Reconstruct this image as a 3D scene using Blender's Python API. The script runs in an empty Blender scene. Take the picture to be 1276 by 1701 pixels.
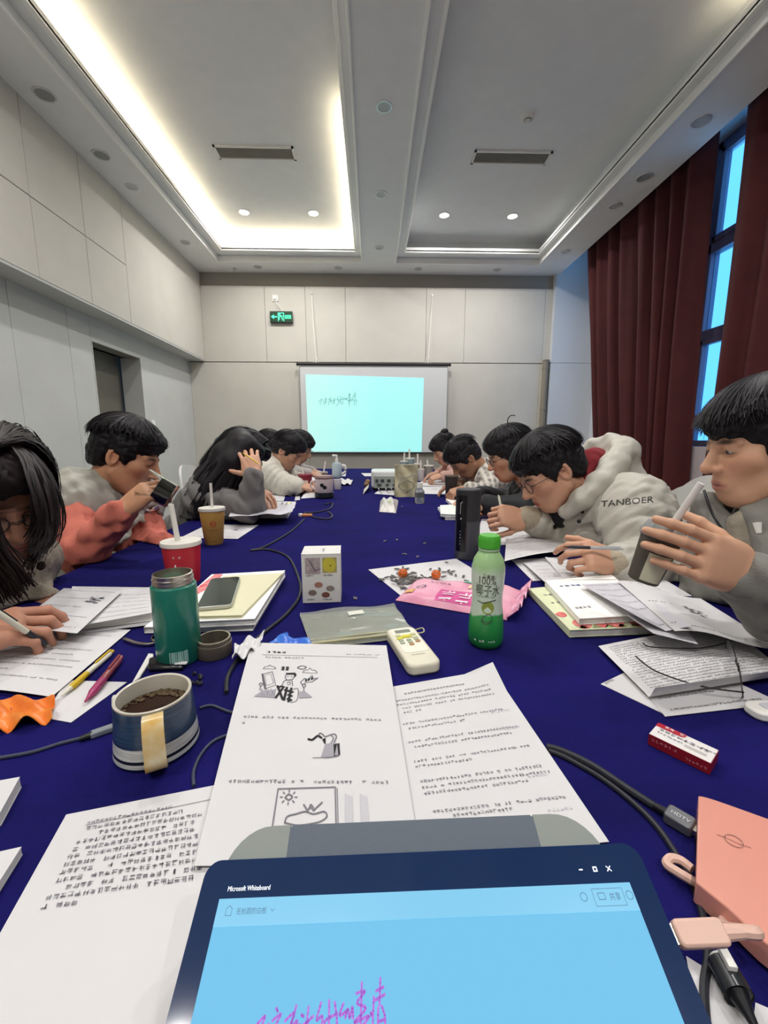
import bpy, bmesh, math, random
import numpy as np
from mathutils import Matrix, Vector, Euler
random.seed(7); RNG = np.random.default_rng(7)
SC = bpy.context.scene
COL = SC.collection
# ---------------------------------------------------------------- camera
EYE = Vector((0.0, 0.0, 1.095)); FPX = 690.0; PITCH = math.radians(9.46); YAW = math.radians(1.6)
cam_d = bpy.data.cameras.new('camera'); cam = bpy.data.objects.new('camera', cam_d); COL.objects.link(cam)
cam_d.sensor_fit = 'HORIZONTAL'; cam_d.sensor_width = 36.0; cam_d.lens = 36.0 * FPX / 1276.0
cam_d.clip_start = 0.02; cam_d.clip_end = 100
cam.location = EYE; cam.rotation_euler = (math.pi / 2 - PITCH, 0, -YAW)
SC.camera = cam
# ---------------------------------------------------------------- world, exposure
wd = bpy.data.worlds.new('daylight'); SC.world = wd; wd.use_nodes = True
bg = wd.node_tree.nodes['Background']; bg.inputs[0].default_value = (0.09, 0.36, 0.72, 1); bg.inputs[1].default_value = 2.6
vs = SC.view_settings; vs.view_transform = 'Standard'; vs.look = 'None'; vs.exposure = 0.0; vs.gamma = 1.0; vs.use_curve_mapping = False
LAMP_W = 19.0        # each lit downlight
STRIP_W = 2.7       # LED strip, per metre
# a pixel of the 1276x1701 frame seen on a real plane of the room
_fw = Vector((math.sin(YAW) * math.cos(PITCH), math.cos(YAW) * math.cos(PITCH), -math.sin(PITCH)))
_rt = Vector((math.cos(YAW), -math.sin(YAW), 0)); _up = _rt.cross(_fw)
def _ray(x, y): return _fw + _rt * ((x - 638) / FPX) + _up * ((850.5 - y) / FPX)
TZ = 0.756           # height of the tablecloth
def at(x, y, z=TZ):
    d = _ray(x, y); return EYE + d * ((z - EYE.z) / d.z)
def atY(x, y, Y):
    d = _ray(x, y); return EYE + d * ((Y - EYE.y) / d.y)
def atD(x, y, dep): return EYE + _ray(x, y) * dep
# ---------------------------------------------------------------- materials
def S(r, g=None, b=None):
    if g is None: r, g, b = [int(r[i:i + 2], 16) for i in (0, 2, 4)]
    f = lambda c: (c / 255) / 12.92 if c <= 10 else ((c / 255 + 0.055) / 1.055) ** 2.4
    return (f(r), f(g), f(b), 1)
MATS = {}
def mat(name, col, rough=0.6, metal=0, bump=0, bscale=60, var=0.0, vscale=8, spec=0.5, trans=0, emit=0, sheen=0, coat=0, alpha=1, ior=1.45, attr=None, stretch=None, col2=None):
    if name in MATS: return MATS[name]
    m = bpy.data.materials.new(name); m.use_nodes = True; nt = m.node_tree; N = nt.nodes; L = nt.links
    b = N['Principled BSDF']; I = b.inputs
    c = S(col) if isinstance(col, str) else (tuple(col) + (1,))[:4]
    I['Base Color'].default_value = c; I['Roughness'].default_value = rough; I['Metallic'].default_value = metal
    I['Specular IOR Level'].default_value = spec; I['Transmission Weight'].default_value = trans; I['IOR'].default_value = ior
    I['Alpha'].default_value = alpha; I['Coat Weight'].default_value = coat
    if sheen: I['Sheen Weight'].default_value = sheen; I['Sheen Roughness'].default_value = 0.4; I['Sheen Tint'].default_value = c
    if emit: I['Emission Color'].default_value = c; I['Emission Strength'].default_value = emit
    src = None
    tc = N.new('ShaderNodeTexCoord'); vec = tc.outputs['Object']
    if stretch:
        mp = N.new('ShaderNodeMapping'); mp.inputs['Scale'].default_value = stretch; L.new(vec, mp.inputs[0]); vec = mp.outputs[0]
    if attr:
        a = N.new('ShaderNodeAttribute'); a.attribute_name = attr; src = a.outputs['Color']; L.new(src, I['Base Color'])
    if var or col2:
        n = N.new('ShaderNodeTexNoise'); n.inputs['Scale'].default_value = vscale; n.inputs['Detail'].default_value = 4; L.new(vec, n.inputs['Vector'])
        mx = N.new('ShaderNodeMix'); mx.data_type = 'RGBA'
        if src is not None:
            mx.blend_type = 'MULTIPLY'; mx.inputs[0].default_value = 1.0
            rp = N.new('ShaderNodeMapRange'); rp.inputs[3].default_value = 1 - var; rp.inputs[4].default_value = 1 + var; L.new(n.outputs[0], rp.inputs[0])
            L.new(src, mx.inputs[6]); L.new(rp.outputs[0], mx.inputs[7])
        else:
            rp = N.new('ShaderNodeMapRange'); rp.inputs[1].default_value = 0.3; rp.inputs[2].default_value = 0.7; L.new(n.outputs[0], rp.inputs[0])
            L.new(rp.outputs[0], mx.inputs[0])
            c2 = S(col2) if isinstance(col2, str) else tuple(min(1, v * (1 + var)) for v in c[:3]) + (1,)
            c1 = c if col2 else tuple(v * (1 - var) for v in c[:3]) + (1,)
            mx.inputs[6].default_value = c1; mx.inputs[7].default_value = c2
        L.new(mx.outputs[2], I['Base Color'])
    if bump:
        n2 = N.new('ShaderNodeTexNoise'); n2.inputs['Scale'].default_value = bscale; n2.inputs['Detail'].default_value = 3; L.new(vec, n2.inputs['Vector'])
        bp = N.new('ShaderNodeBump'); bp.inputs['Strength'].default_value = bump; bp.inputs['Distance'].default_value = 0.004
        L.new(n2.outputs[0], bp.inputs['Height']); L.new(bp.outputs[0], I['Normal'])
    MATS[name] = m; return m
# ---------------------------------------------------------------- objects
def tag(o, label=None, cat=None, group=None, kind=None):
    if label: o['label'] = label
    if cat: o['category'] = cat
    if group: o['group'] = group
    if kind: o['kind'] = kind
    return o
def thing(name, label, cat, loc=(0, 0, 0), rz=0.0, group=None, kind=None, rot=None):
    o = bpy.data.objects.new(name, None); o.empty_display_size = 0.03; COL.objects.link(o)
    o.location = loc; o.rotation_euler = rot if rot else (0, 0, rz)
    return tag(o, label, cat, group, kind)
def mkobj(name, me, parent=None, world=False):
    o = bpy.data.objects.new(name, me); COL.objects.link(o)
    if parent is not None:
        o.parent = parent
        if world:
            t = Vector((0, 0, 0)); q = parent
            while q is not None: t += q.location; q = q.parent
            o.location = -t
    return o
def RZ(a): return Matrix.Rotation(a, 4, 'Z')
def RX(a): return Matrix.Rotation(a, 4, 'X')
def RY(a): return Matrix.Rotation(a, 4, 'Y')
def TR(*v): return Matrix.Translation(v if len(v) == 3 else v[0])
def catmull(P, n=8, closed=False):
    P = [Vector(p) for p in P]; out = []; L = len(P)
    rng = range(L) if closed else range(L - 1)
    for i in rng:
        g = (lambda k: P[k % L]) if closed else (lambda k: P[min(max(k, 0), L - 1)])
        a, b, c, d = g(i - 1), g(i), g(i + 1), g(i + 2)
        for k in range(n):
            t = k / n
            out.append(0.5 * ((2 * b) + (c - a) * t + (2 * a - 5 * b + 4 * c - d) * t * t + (3 * b - a - 3 * c + d) * t ** 3))
    if not closed: out.append(P[-1].copy())
    return out
class MB:
    def __init__(s, M=None): s.v = []; s.f = []; s.M = M or Matrix()
    def add(s, vs, fs, M=None):
        k = len(s.v); MM = s.M @ M if M is not None else s.M
        s.v += [MM @ Vector(p) for p in vs]; s.f += [tuple(i + k for i in f) for f in fs]; return s
    def box(s, x0, x1, y0, y1, z0, z1, M=None):
        return s.add([(x0, y0, z0), (x1, y0, z0), (x1, y1, z0), (x0, y1, z0), (x0, y0, z1), (x1, y0, z1), (x1, y1, z1), (x0, y1, z1)],
                     [(3, 2, 1, 0), (4, 5, 6, 7), (0, 1, 5, 4), (1, 2, 6, 5), (2, 3, 7, 6), (3, 0, 4, 7)], M)
    def lathe(s, prof, n=32, M=None, sx=1, sy=1, cap0=True, cap1=True):
        vs = []; fs = []
        for r, z in prof:
            for i in range(n): a = 2 * math.pi * i / n; vs.append((r * sx * math.cos(a), r * sy * math.sin(a), z))
        for j in range(len(prof) - 1):
            for i in range(n): fs.append((j * n + i, j * n + (i + 1) % n, (j + 1) * n + (i + 1) % n, (j + 1) * n + i))
        if cap0 and prof[0][0] > 1e-6: fs.append(tuple(range(n))[::-1])
        if cap1 and prof[-1][0] > 1e-6: fs.append(tuple((len(prof) - 1) * n + i for i in range(n)))
        return s.add(vs, fs, M)
    def cyl(s, r, z0, z1, n=24, M=None): return s.lathe([(r, z0), (r, z1)], n, M)
    def rod(s, a, b, r, r2=None, n=10):
        a = Vector(a); b = Vector(b); d = b - a; q = d.to_track_quat('Z', 'Y').to_matrix().to_4x4()
        return s.lathe([(r, 0), (r if r2 is None else r2, d.length)], n, TR(a) @ q)
    def tube(s, path, r, n=8, closed=False, flat=None):
        P = [Vector(p) for p in path]; L = len(P); vs = []; fs = []; pu = Vector((0, 0, 1))
        for i, p in enumerate(P):
            t = (P[(i + 1) % L] - P[i - 1]) if closed else (P[min(i + 1, L - 1)] - P[max(i - 1, 0)])
            t.normalize(); x = t.cross(pu)
            if x.length < 1e-4: x = t.cross(Vector((1, 0, 0)))
            x.normalize(); y = x.cross(t)
            rr = r[i] if isinstance(r, (list, tuple)) else r
            for k in range(n):
                a = 2 * math.pi * k / n; vs.append(p + x * (rr * math.cos(a)) + y * ((flat or 1) * rr * math.sin(a)))
        for j in range(L if closed else L - 1):
            for k in range(n): fs.append((j * n + k, j * n + (k + 1) % n, ((j + 1) % L) * n + (k + 1) % n, ((j + 1) % L) * n + k))
        if not closed: fs.append(tuple(range(n))); fs.append(tuple((L - 1) * n + k for k in range(n))[::-1])
        return s.add(vs, fs)
    def prism(s, out, z0, z1, M=None):
        n = len(out)
        return s.add([(p[0], p[1], z0) for p in out] + [(p[0], p[1], z1) for p in out],
                     [tuple(range(n))[::-1], tuple(range(n, 2 * n))] + [(i, (i + 1) % n, n + (i + 1) % n, n + i) for i in range(n)], M)
    def grid(s, fn, nu, nv, thick=0.0, M=None):
        P = [[Vector(fn(i / nu, j / nv)) for i in range(nu + 1)] for j in range(nv + 1)]
        vs = [p for r in P for p in r]; w = nu + 1
        fs = [(j * w + i, j * w + i + 1, (j + 1) * w + i + 1, (j + 1) * w + i) for j in range(nv) for i in range(nu)]
        if thick:
            k = len(vs); nv_ = []
            for j in range(nv + 1):
                for i in range(nu + 1):
                    du = P[j][min(i + 1, nu)] - P[j][max(i - 1, 0)]; dv = P[min(j + 1, nv)][i] - P[max(j - 1, 0)][i]
                    nn = du.cross(dv); nn = nn.normalized() if nn.length > 1e-12 else Vector((0, 0, 1)); nv_.append(P[j][i] - nn * thick)
            vs += nv_; fs += [tuple(q + k for q in f[::-1]) for f in fs]
            ring = [i for i in range(w)] + [j * w + nu for j in range(1, nv + 1)] + [nv * w + i for i in range(nu - 1, -1, -1)] + [j * w for j in range(nv - 1, 0, -1)]
            fs += [(ring[(q + 1) % len(ring)], ring[q], ring[q] + k, ring[(q + 1) % len(ring)] + k) for q in range(len(ring))]
        return s.add(vs, fs, M)
    def build(s, name, m, parent=None, smooth=False, bevel=0, world=False, seg=2, angle=35, kind=None, label=None):
        me = bpy.data.meshes.new(name); me.from_pydata([tuple(p) for p in s.v], [], s.f)
        me.materials.append(m)
        if smooth:
            me.polygons.foreach_set('use_smooth', [True] * len(me.polygons)); me.set_sharp_from_angle(angle=math.radians(angle))
        me.update()
        o = mkobj(name, me, parent, world)
        if bevel:
            b = o.modifiers.new('bevel', 'BEVEL'); b.width = bevel; b.segments = seg; b.limit_method = 'ANGLE'; b.angle_limit = math.radians(40)
            if smooth or seg > 1: me.polygons.foreach_set('use_smooth', [True] * len(me.polygons)); me.set_sharp_from_angle(angle=math.radians(40)); b.harden_normals = False
        if kind: o['kind'] = kind
        if label: o['label'] = label
        return o
def rrect(w, h, r, n=6, cx=0, cy=0):
    out = []
    for qx, qy, a0 in ((1, 1, 0), (-1, 1, 90), (-1, -1, 180), (1, -1, 270)):
        for i in range(n + 1):
            a = math.radians(a0 + 90 * i / n); out.append((cx + qx * (w / 2 - r) + r * math.cos(a), cy + qy * (h / 2 - r) + r * math.sin(a)))
    return out
def copy_tree(o, loc=None, rz=None, label=None, parent=None):
    c = o.copy(); COL.objects.link(c); c.parent = parent
    if loc is not None: c.location = loc
    if rz is not None: c.rotation_euler = (0, 0, rz)
    if label: c['label'] = label
    for ch in list(o.children): copy_tree(ch, parent=c)
    return c
# ================================================================ the room
M_wall = mat('wall_panel_cloth', 'd0ccc3', 0.8, bump=0.15, bscale=180, var=0.03, vscale=3)
M_wall2 = mat('wall_panel_grey', 'c9cac7', 0.8, bump=0.15, bscale=180, var=0.03, vscale=3)
M_joint = mat('wall_joint', '8d8a82', 0.9)
M_band = mat('wall_band', 'a19c92', 0.85, bump=0.1)
M_ceil = mat('ceiling_paint', 'ebecec', 0.75, bump=0.08, bscale=90, var=0.02)
M_white = mat('white_paint', 'f7f6f2', 0.5)
M_floor = mat('floor_carpet', '8a847a', 0.95, bump=0.4, bscale=200, var=0.12)
M_dark = mat('dark_void', '6d6a62', 0.9)
M_plast = mat('white_plastic', 'e9e7e1', 0.4)
M_black = mat('black_plastic', '15161a', 0.4)
XL, XLL, XR, XW, YB, YF, ZC, ZT = -2.5, -2.73, 2.77, 3.15, 6.6, -2.6, 3.54, 3.80
def struct(name, label, cat='wall'): return thing(name, label, cat, kind='structure')
st = struct('floor', 'dark grey-brown carpeted floor under the table', 'floor')
MB().box(-4.2, 3.6, YF - .1, YB + .1, -0.1, 0.0).build('carpet', M_floor, st)
# back wall
wb = struct('wall_back', 'beige fabric-panelled end wall behind the projection screen')
MB().box(-2.95, 3.6, YB, YB + .15, 0, 4.0).build('base', M_joint, wb)
MB().box(XL, 2.71, YB - .006, YB, 3.36, ZC).build('top_band', M_band, wb)
seams = [XL, -1.573, -.978, -.389, .815, 1.395, 2.60, 2.71]
for a, b in zip(seams[:-1], seams[1:]):
    MB().box(a + .002, b - .002, YB - .02, YB, 2.298, 3.357).build('panel', M_wall, wb, bevel=.002, seg=1)
for a, b in ((XLL, -.98), (-.98, .84), (.84, 2.58), (2.58, 2.71)):
    MB().box(a + .0015, b - .0015, YB - .02, YB, 0.1, 2.285).build('panel', M_wall, wb, bevel=.002, seg=1)
# left wall : upper soffit, recessed lower wall with a doorway
wl = struct('wall_left', 'pale grey panelled side wall with deep soffit and dark doorway')
MB().box(-3.0, XL - .02, YF, YB, 2.305, 3.9).build('soffit', M_joint, wl)
MB().box(-2.99, XL, YF, YB, 2.30, 2.318).build('soffit_underside', M_wall2, wl)
ys = [YF, -1.4, -.2, 1.05, 2.25, 2.85, 3.453, 4.052, 4.662, YB]
for a, b in zip(ys[:-1], ys[1:]):
    if b < 4.7:
        MB().box(XL - .02, XL, a + .0025, b - .0025, 2.322, 2.877).build('panel', M_wall, wl, bevel=.002, seg=1)
        MB().box(XL - .02, XL, a + .0025, b - .0025, 2.883, ZC).build('panel', M_wall, wl, bevel=.002, seg=1)
    else:
        MB().box(XL - .02, XL, a + .0025, b, 2.322, ZC).build('panel', M_wall, wl, bevel=.002, seg=1)
DY0, DY1, DZ = 4.34, 5.20, 2.075
m = MB(); m.box(-2.95, XLL - .02, YF, DY0, 0, 2.3).box(-2.95, XLL - .02, DY1, YB, 0, 2.3).box(-2.95, XLL - .02, DY0, DY1, DZ, 2.3)
m.build('base', M_joint, wl)
ys = [YF, -1.4, -.2, 1.05, 1.65, 2.25, 2.85, 3.416, 4.03, DY0]
for a, b in zip(ys[:-1], ys[1:]):
    MB().box(XLL - .02, XLL, a + .002, b - .002, 0.1, 2.3).build('panel', M_wall2, wl, bevel=.002, seg=1)
MB().box(XLL - .02, XLL, DY1 + .002, YB, 0.1, 2.3).build('panel', M_wall2, wl, bevel=.002, seg=1)
MB().box(XLL - .02, XLL, DY0, DY1, DZ, 2.3).build('panel', M_wall2, wl)
m = MB(); m.box(-3.15, -2.99, DY1, DY1 + .1, 0, DZ + .1).box(-3.15, -2.99, DY0 - .1, DY0, 0, DZ + .1).box(-3.15, -2.9, DY0, DY1, DZ, DZ + .1)
m.build('doorway_lining', M_dark, wl)
m = MB(); m.box(-2.97, XLL + .004, DY0 - .008, DY0 + .006, 0, DZ).box(-2.955, XLL + .004, DY1 - .006, DY1 + .008, 0, DZ)
m.build('door_trim', M_wall2, wl)
# front wall behind the camera
wf = struct('wall_front', 'beige wall behind the viewer')
MB().box(-3.0, 3.6, YF - .15, YF, 0, 4.0).build('base', M_wall, wf)
# right wall: sill wall, window reveal, window frames
wr = struct('wall_right', 'right side wall with tall window recess and blue-lit reveal')
M_reveal = mat('reveal_paint', 'd9dcdf', 0.7)
m = MB(); m.box(2.95, 3.6, YF, 6.5, 0, 1.06); m.build('sill_wall', mat('sill_wall_paint', 'a79a9e', .7), wr)
MB().box(2.71, 3.6, 6.5, YB + .01, 2.29, 4.0).build('reveal_panel', M_reveal, wr, bevel=.002, seg=1)
MB().box(2.71, 3.6, 6.5, YB + .01, 0.0, 2.285).build('reveal_panel', M_reveal, wr, bevel=.002, seg=1)
MB().box(3.38, 3.6, 6.05, 6.5, 1.06, 3.95).build('window_pier', M_reveal, wr)
MB().box(2.90, 3.6, YF, 6.5, 3.95, 4.05).build('pocket_top', M_ceil, wr)
M_frame = mat('window_frame_violet', '8c7f9a', .35, spec=.6)
M_glass = mat('window_glass', (.8, .9, 1), 0.02, trans=1, ior=1.1, spec=.3)
for k, (a, b) in enumerate(((5.2, 6.05), (4.46, 5.2), (3.0, 4.46), (1.4, 3.0), (-.1, 1.4), (-1.5, -.1))):
    w = struct('window_%d' % (k + 1), ['tall violet-framed window behind red curtain, ' + q for q in ('farthest', 'beside the daylight gap', 'nearest the daylight gap', 'outside the frame, fourth', 'outside the frame, fifth', 'outside the frame, last')][k], 'window')
    m = MB()
    for y0, y1, z0, z1 in ((a, a + .05, 1.06, 3.95), (b - .05, b, 1.06, 3.95), (a, b, 1.06, 1.12), (a, b, 1.27, 1.33), (a, b, 2.12, 2.22), (a, b, 2.95, 3.05), (a, b, 3.88, 3.95)):
        m.box(3.38, 3.48, y0, y1, z0, z1)
    m.build('frame', M_frame, w, bevel=.006)
    m = MB()
    for z0, z1 in ((1.33, 2.12), (3.05, 3.88)):
        for y0, y1, q0, q1 in ((a + .05, a + .10, z0, z1), (b - .10, b - .05, z0, z1), (a + .05, b - .05, z0, z0 + .05), (a + .05, b - .05, z1 - .05, z1)): m.box(3.365, 3.42, y0, y1, q0, q1)
    m.build('sash', M_frame, w, bevel=.006)
    for z0, z1 in ((1.12, 1.27), (1.33, 2.12), (2.22, 2.95), (3.05, 3.88)): MB().box(3.425, 3.431, a + .05, b - .05, z0, z1).build('pane', M_glass, w)
# ceiling with two recessed trays
ce = struct('ceiling', 'white plaster ceiling with two recessed cove trays and centre beam', 'ceiling')
TL = (-2.10, -.12); TRr = (.32, 2.34); TY0, TY1 = -1.9, 6.2
m = MB()
for x0, x1, y0, y1 in ((XL - .4, TL[0], YF, YB), (TL[1], TRr[0], YF, YB), (TRr[1], XR, YF, YB), (TL[0], TL[1], TY1, YB), (TRr[0], TRr[1], TY1, YB), (TL[0], TL[1], YF, TY0), (TRr[0], TRr[1], YF, TY0)):
    m.box(x0, x1, y0, y1, ZC, 4.05)
m.build('plaster_field', M_ceil, ce)
for (x0, x1) in (TL, TRr):
    MB().box(x0, x1, TY0, TY1, ZT, 4.05).build('tray_panel', M_ceil, ce)
    for a, b, c, d in ((x0, x0 + .135, TY0 + .2, TY1 - .21), (x1 - .10, x1, TY0 + .2, TY1 - .21), (x0, x1, TY1 - .21, TY1), (x0, x1, TY0, TY0 + .2)):
        MB().box(a, b, c, d, 3.6005, 3.615).build('cove_shelf', M_ceil, ce)
    i0, i1, j0, j1 = x0 + .135, x1 - .10, TY0 + .2, TY1 - .21
    for a, b, c, d in ((i0 - .03, i0, j0, j1), (i1, i1 + .03, j0, j1), (i0 - .03, i1 + .03, j1, j1 + .03), (i0 - .03, i1 + .03, j0 - .03, j0)):
        MB().box(a, b, c, d, 3.585, 3.65).build('cove_lip', M_white, ce, bevel=.004)
    for a, b, c, d in ((x0, x0 + .02, TY0 + .02, TY1 - .02), (x1 - .02, x1, TY0 + .02, TY1 - .02), (x0, x1, TY1 - .02, TY1), (x0, x1, TY0, TY0 + .02)):
        MB().box(a, b, c, d, 3.525, 3.60).build('tray_moulding', M_white, ce, bevel=.004)
# ---------------------------------------------------------------- LED strips in the coves
M_led = mat('led_strip_glow', (1.0, .86, .62), emit=2.0)
def led(label, cx, cy, w, h, power, aim=(0, 0, 0), col=(1.0, .86, .60)):
    t = thing('led_strip', label, 'led strip', (cx, cy, 3.616), group='LED strips hidden in the ceiling coves')
    MB().box(-w / 2, w / 2, -h / 2, h / 2, 0, .006).build('tape', M_led, t)
    l = bpy.data.lights.new('strip_light', 'AREA'); l.shape = 'RECTANGLE'; l.size = w; l.size_y = h; l.energy = power; l.color = col; l.spread = math.radians(170)
    o = bpy.data.objects.new('strip_light', l); COL.objects.link(o); o.parent = t; o.location = (0, 0, .012); o.rotation_euler = (math.pi + aim[0], aim[1], 0)
led('warm LED strip in left cove along the side wall', -2.035, 2.3, .03, 7.6, STRIP_W * 7.6, (0, .35))
led('warm LED strip in left cove beside the centre beam', -.155, 4.85, .03, 2.1, STRIP_W * 2.1 * .8, (0, -.35))
led('warm LED strip in left cove at the far end', -1.1, 6.11, 1.7, .03, STRIP_W * 1.7, (.35, 0))
led('short lit LED strip in right cove near the viewer', 2.30, 2.1, .03, 1.6, STRIP_W * 1.3, (0, -.35))
# ---------------------------------------------------------------- downlights
M_chrome = mat('satin_ring', 'd8d8d8', .3, metal=.4)
M_bulb = mat('lit_bulb', (1, .98, .95), emit=14)
M_lens = mat('frosted_lens', 'bfc2c4', .35, spec=.5)
M_lens2 = mat('grille_disc', '9a9c9c', .6, bump=.4, bscale=400)
def downlight(label, x, y, z, r, lit, group, lens=None):
    t = thing('downlight', label, 'ceiling light', (x, y, z), group=group)
    MB().lathe([(r * .78, -.001), (r * .8, -.006), (r * .95, -.006), (r, 0), (r, .002)], 32, cap0=False, cap1=False).build('trim_ring', M_chrome, t, smooth=True)
    MB().lathe([(0, -.002), (r * .79, -.002), (r * .79, .0)], 32).build('lens', M_bulb if lit else (lens or M_lens), t)
    if lit:
        l = bpy.data.lights.new('bulb_light', 'AREA'); l.shape = 'DISK'; l.size = r * 1.5; l.energy = LAMP_W; l.color = (1, .985, .965); l.spread = math.radians(165)
        o = bpy.data.objects.new('bulb_light', l); COL.objects.link(o); o.parent = t; o.location = (0, 0, -.012)
P = 'lit round downlight in the '
for row, (yy, w) in enumerate(((5.5, 'far end of the '), (2.0, 'middle of the '), (-1.0, 'near end of the '))):
    for x, s in ((-1.51, 'left tray near the side wall'), (-.69, 'left tray near the beam'), (.88, 'right tray near the beam'), (1.71, 'right tray near the curtains')):
        downlight(P + w + s, x, yy, ZT, .07, True, 'lit downlights')
for k, y in enumerate((1.5, 2.5, 3.51, 4.6, 5.75)): downlight('unlit round downlight on the centre beam, ' + ('nearest the viewer', 'second from the viewer', 'third from the viewer', 'fourth from the viewer', 'farthest one')[k], .10, y, ZC, .06, False, 'unlit beam downlights')
for k, (x, y, r, ls) in enumerate(((-2.32, 3.47, .075, M_lens2), (-2.32, 4.10, .075, M_lens2), (-2.316, 4.55, .06, M_lens), (-2.30, 5.68, .06, M_lens))):
    downlight(('grey speaker disc' if ls is M_lens2 else 'unlit downlight') + ' in ceiling strip above left wall, ' + ('nearest the viewer', 'second from the viewer', 'third from the viewer', 'farthest one')[k], x, y, ZC, r, False, 'discs along the left ceiling strip', ls)
for k, (x, y, r, ls) in enumerate(((2.545, 3.58, .07, M_lens), (2.555, 4.27, .075, M_lens2), (2.555, 4.74, .065, M_lens), (2.52, 5.80, .06, M_lens))):
    downlight(('grey speaker disc' if ls is M_lens2 else 'unlit downlight') + ' in ceiling strip along the curtains, ' + ('nearest the viewer', 'second from the viewer', 'third from the viewer', 'farthest one')[k], x, y, ZC, r, False, 'discs along the right ceiling strip', ls)
for k, x in enumerate((-1.6, -.47, .665, 1.8)): downlight('unlit downlight above the end wall, ' + ('leftmost', 'second from the left', 'second from the right', 'rightmost')[k], x, 6.39, ZC, .06, False, 'downlights above the end wall')
t = thing('sprinkler_head', 'small sprinkler head hanging from ceiling corner at far left', 'sprinkler', (-1.95, 6.45, ZC))
MB().lathe([(.03, 0), (.03, -.005), (.01, -.01), (.01, -.03), (.02, -.032), (.02, -.036), (0, -.04)][::-1], 16).build('head', M_chrome, t, smooth=True)
# AC vents
M_slat = mat('vent_slat', 'd5d3cd', .5)
for lab, x in (('linear air-conditioning grille in left ceiling tray', -1.09), ('linear air-conditioning grille in right ceiling tray', 1.345)):
    t = thing('air_vent', lab, 'air vent', (x, 4.46, ZT), group='ceiling air grilles')
    m = MB(); w, h = .74, .19
    for a in ((-w / 2, w / 2, -h / 2, -h / 2 + .02), (-w / 2, w / 2, h / 2 - .02, h / 2), (-w / 2, -w / 2 + .02, -h / 2, h / 2), (w / 2 - .02, w / 2, -h / 2, h / 2)): m.box(*a, -.012, 0)
    m.build('frame', M_plast, t)
    MB().box(-w / 2 + .01, w / 2 - .01, -h / 2 + .01, h / 2 - .01, -.002, 0).build('duct', mat('duct_dark', 'b0aea6', .8), t)
    for k in range(9): MB().box(-w / 2 + .02, w / 2 - .02, -.006, .006, -.001, .001, TR(0, -h / 2 + .03 + k * .0162, -.007) @ RX(.6)).build('slat', M_slat, t)
t = thing('smoke_detector', 'round white smoke detector on right ceiling tray', 'smoke detector', (1.316, 3.945, ZT))
MB().lathe([(0, -.045), (.025, -.044), (.03, -.03), (.05, -.026), (.055, 0)], 28).build('body', M_plast, t, smooth=True)
MB().lathe([(.031, -.038), (.031, -.033)], 28).build('vent_ring', mat('detector_slot', '77746c', .6), t)
for dx in (-.012, .012): MB().lathe([(0, -.047), (.004, -.046), (.004, -.043)], 10, TR(dx, -.005, 0)).build('indicator', mat('detector_led', '8a4038', .4), t)
# ================================================================ door in the left doorway
t = struct('door_1', 'dark olive-grey door set back in the left wall doorway', 'door')
M_door = mat('door_olive', '6f6b60', .6, var=.06, vscale=3)
MB().box(-3.02, -2.98, DY0, DY1, 0, DZ).build('leaf', M_door, t, bevel=.003)
for z in (1.0,): MB().tube([(-2.985, DY0 + .08, z), (-2.93, DY0 + .08, z), (-2.93, DY0 + .19, z)], .009).build('handle', M_chrome, t, smooth=True)
t = thing('wall_switch', 'small white switch on left wall beyond the doorway', 'switch', (XLL, 5.36, 1.33), rot=(0, 0, math.pi / 2))
MB().box(-.045, .045, -.012, 0, -.045, .045).build('plate', M_plast, t, bevel=.004); MB().box(-.02, .02, -.017, -.01, -.028, .028).build('rocker', M_white, t, bevel=.003)
# ================================================================ projection screen
t = thing('projection_screen', 'white pull-down projection screen showing a cyan whiteboard page', 'projection screen', (0.02, 6.5, .94))
M_scr = mat('screen_fabric', 'd9dadb', .8); M_bar = mat('screen_bar', '2f2c2e', .5)
w0, w1, zt = -1.10, 1.125, 1.285
MB().rod((w0 - .03, 0, zt + .03), (w1 + .03, 0, zt + .03), .02, n=16).build('roller_case', M_bar, t, smooth=True)
for x in (w0 - .03, w1 + .03): MB().rod((x - .012, 0, zt + .03), (x + .012, 0, zt + .03), .028, n=16).build('end_cap', M_bar, t, smooth=True)
MB().box(w0, w1, .004, .010, 0, zt + .02).build('fabric', M_scr, t)
for x in (w0, w1): MB().box(x - .005, x + .005, .002, .011, 0, zt).build('side_tape', mat('screen_tape', '9c9c9c', .7), t)
MB().rod((w0, 0, 0), (w1, 0, 0), .012, n=12).build('bottom_bar', M_bar, t, smooth=True)
# the projected page: projector light put in as the patch's own glow
pm = bpy.data.materials.new('projected_page'); pm.use_nodes = True; nt = pm.node_tree; pb = nt.nodes['Principled BSDF']
pb.inputs['Base Color'].default_value = (.22, .24, .24, 1); pb.inputs['Roughness'].default_value = .9
tc = nt.nodes.new('ShaderNodeTexCoord'); sp = nt.nodes.new('ShaderNodeSeparateXYZ'); nt.links.new(tc.outputs['Object'], sp.inputs[0])
rp = nt.nodes.new('ShaderNodeMapRange'); rp.inputs[1].default_value = -1.0; rp.inputs[2].default_value = .1; nt.links.new(sp.outputs[0], rp.inputs[0])
mx = nt.nodes.new('ShaderNodeMix'); mx.data_type = 'RGBA'; nt.links.new(rp.outputs[0], mx.inputs[0]); mx.inputs[6].default_value = S('aef0e6'); mx.inputs[7].default_value = S('93efec')
nt.links.new(mx.outputs[2], pb.inputs['Emission Color']); pb.inputs['Emission Strength'].default_value = .95
MATS['projected_page'] = pm
A, B, Cc, Dd = (-1.015, 0, 1.165), (.765, 0, 1.12), (.745, 0, .015), (-1.0, 0, .02)
img = MB().add([A, B, Cc, Dd], [(3, 2, 1, 0)]).build('projected_image', pm, t)
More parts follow.
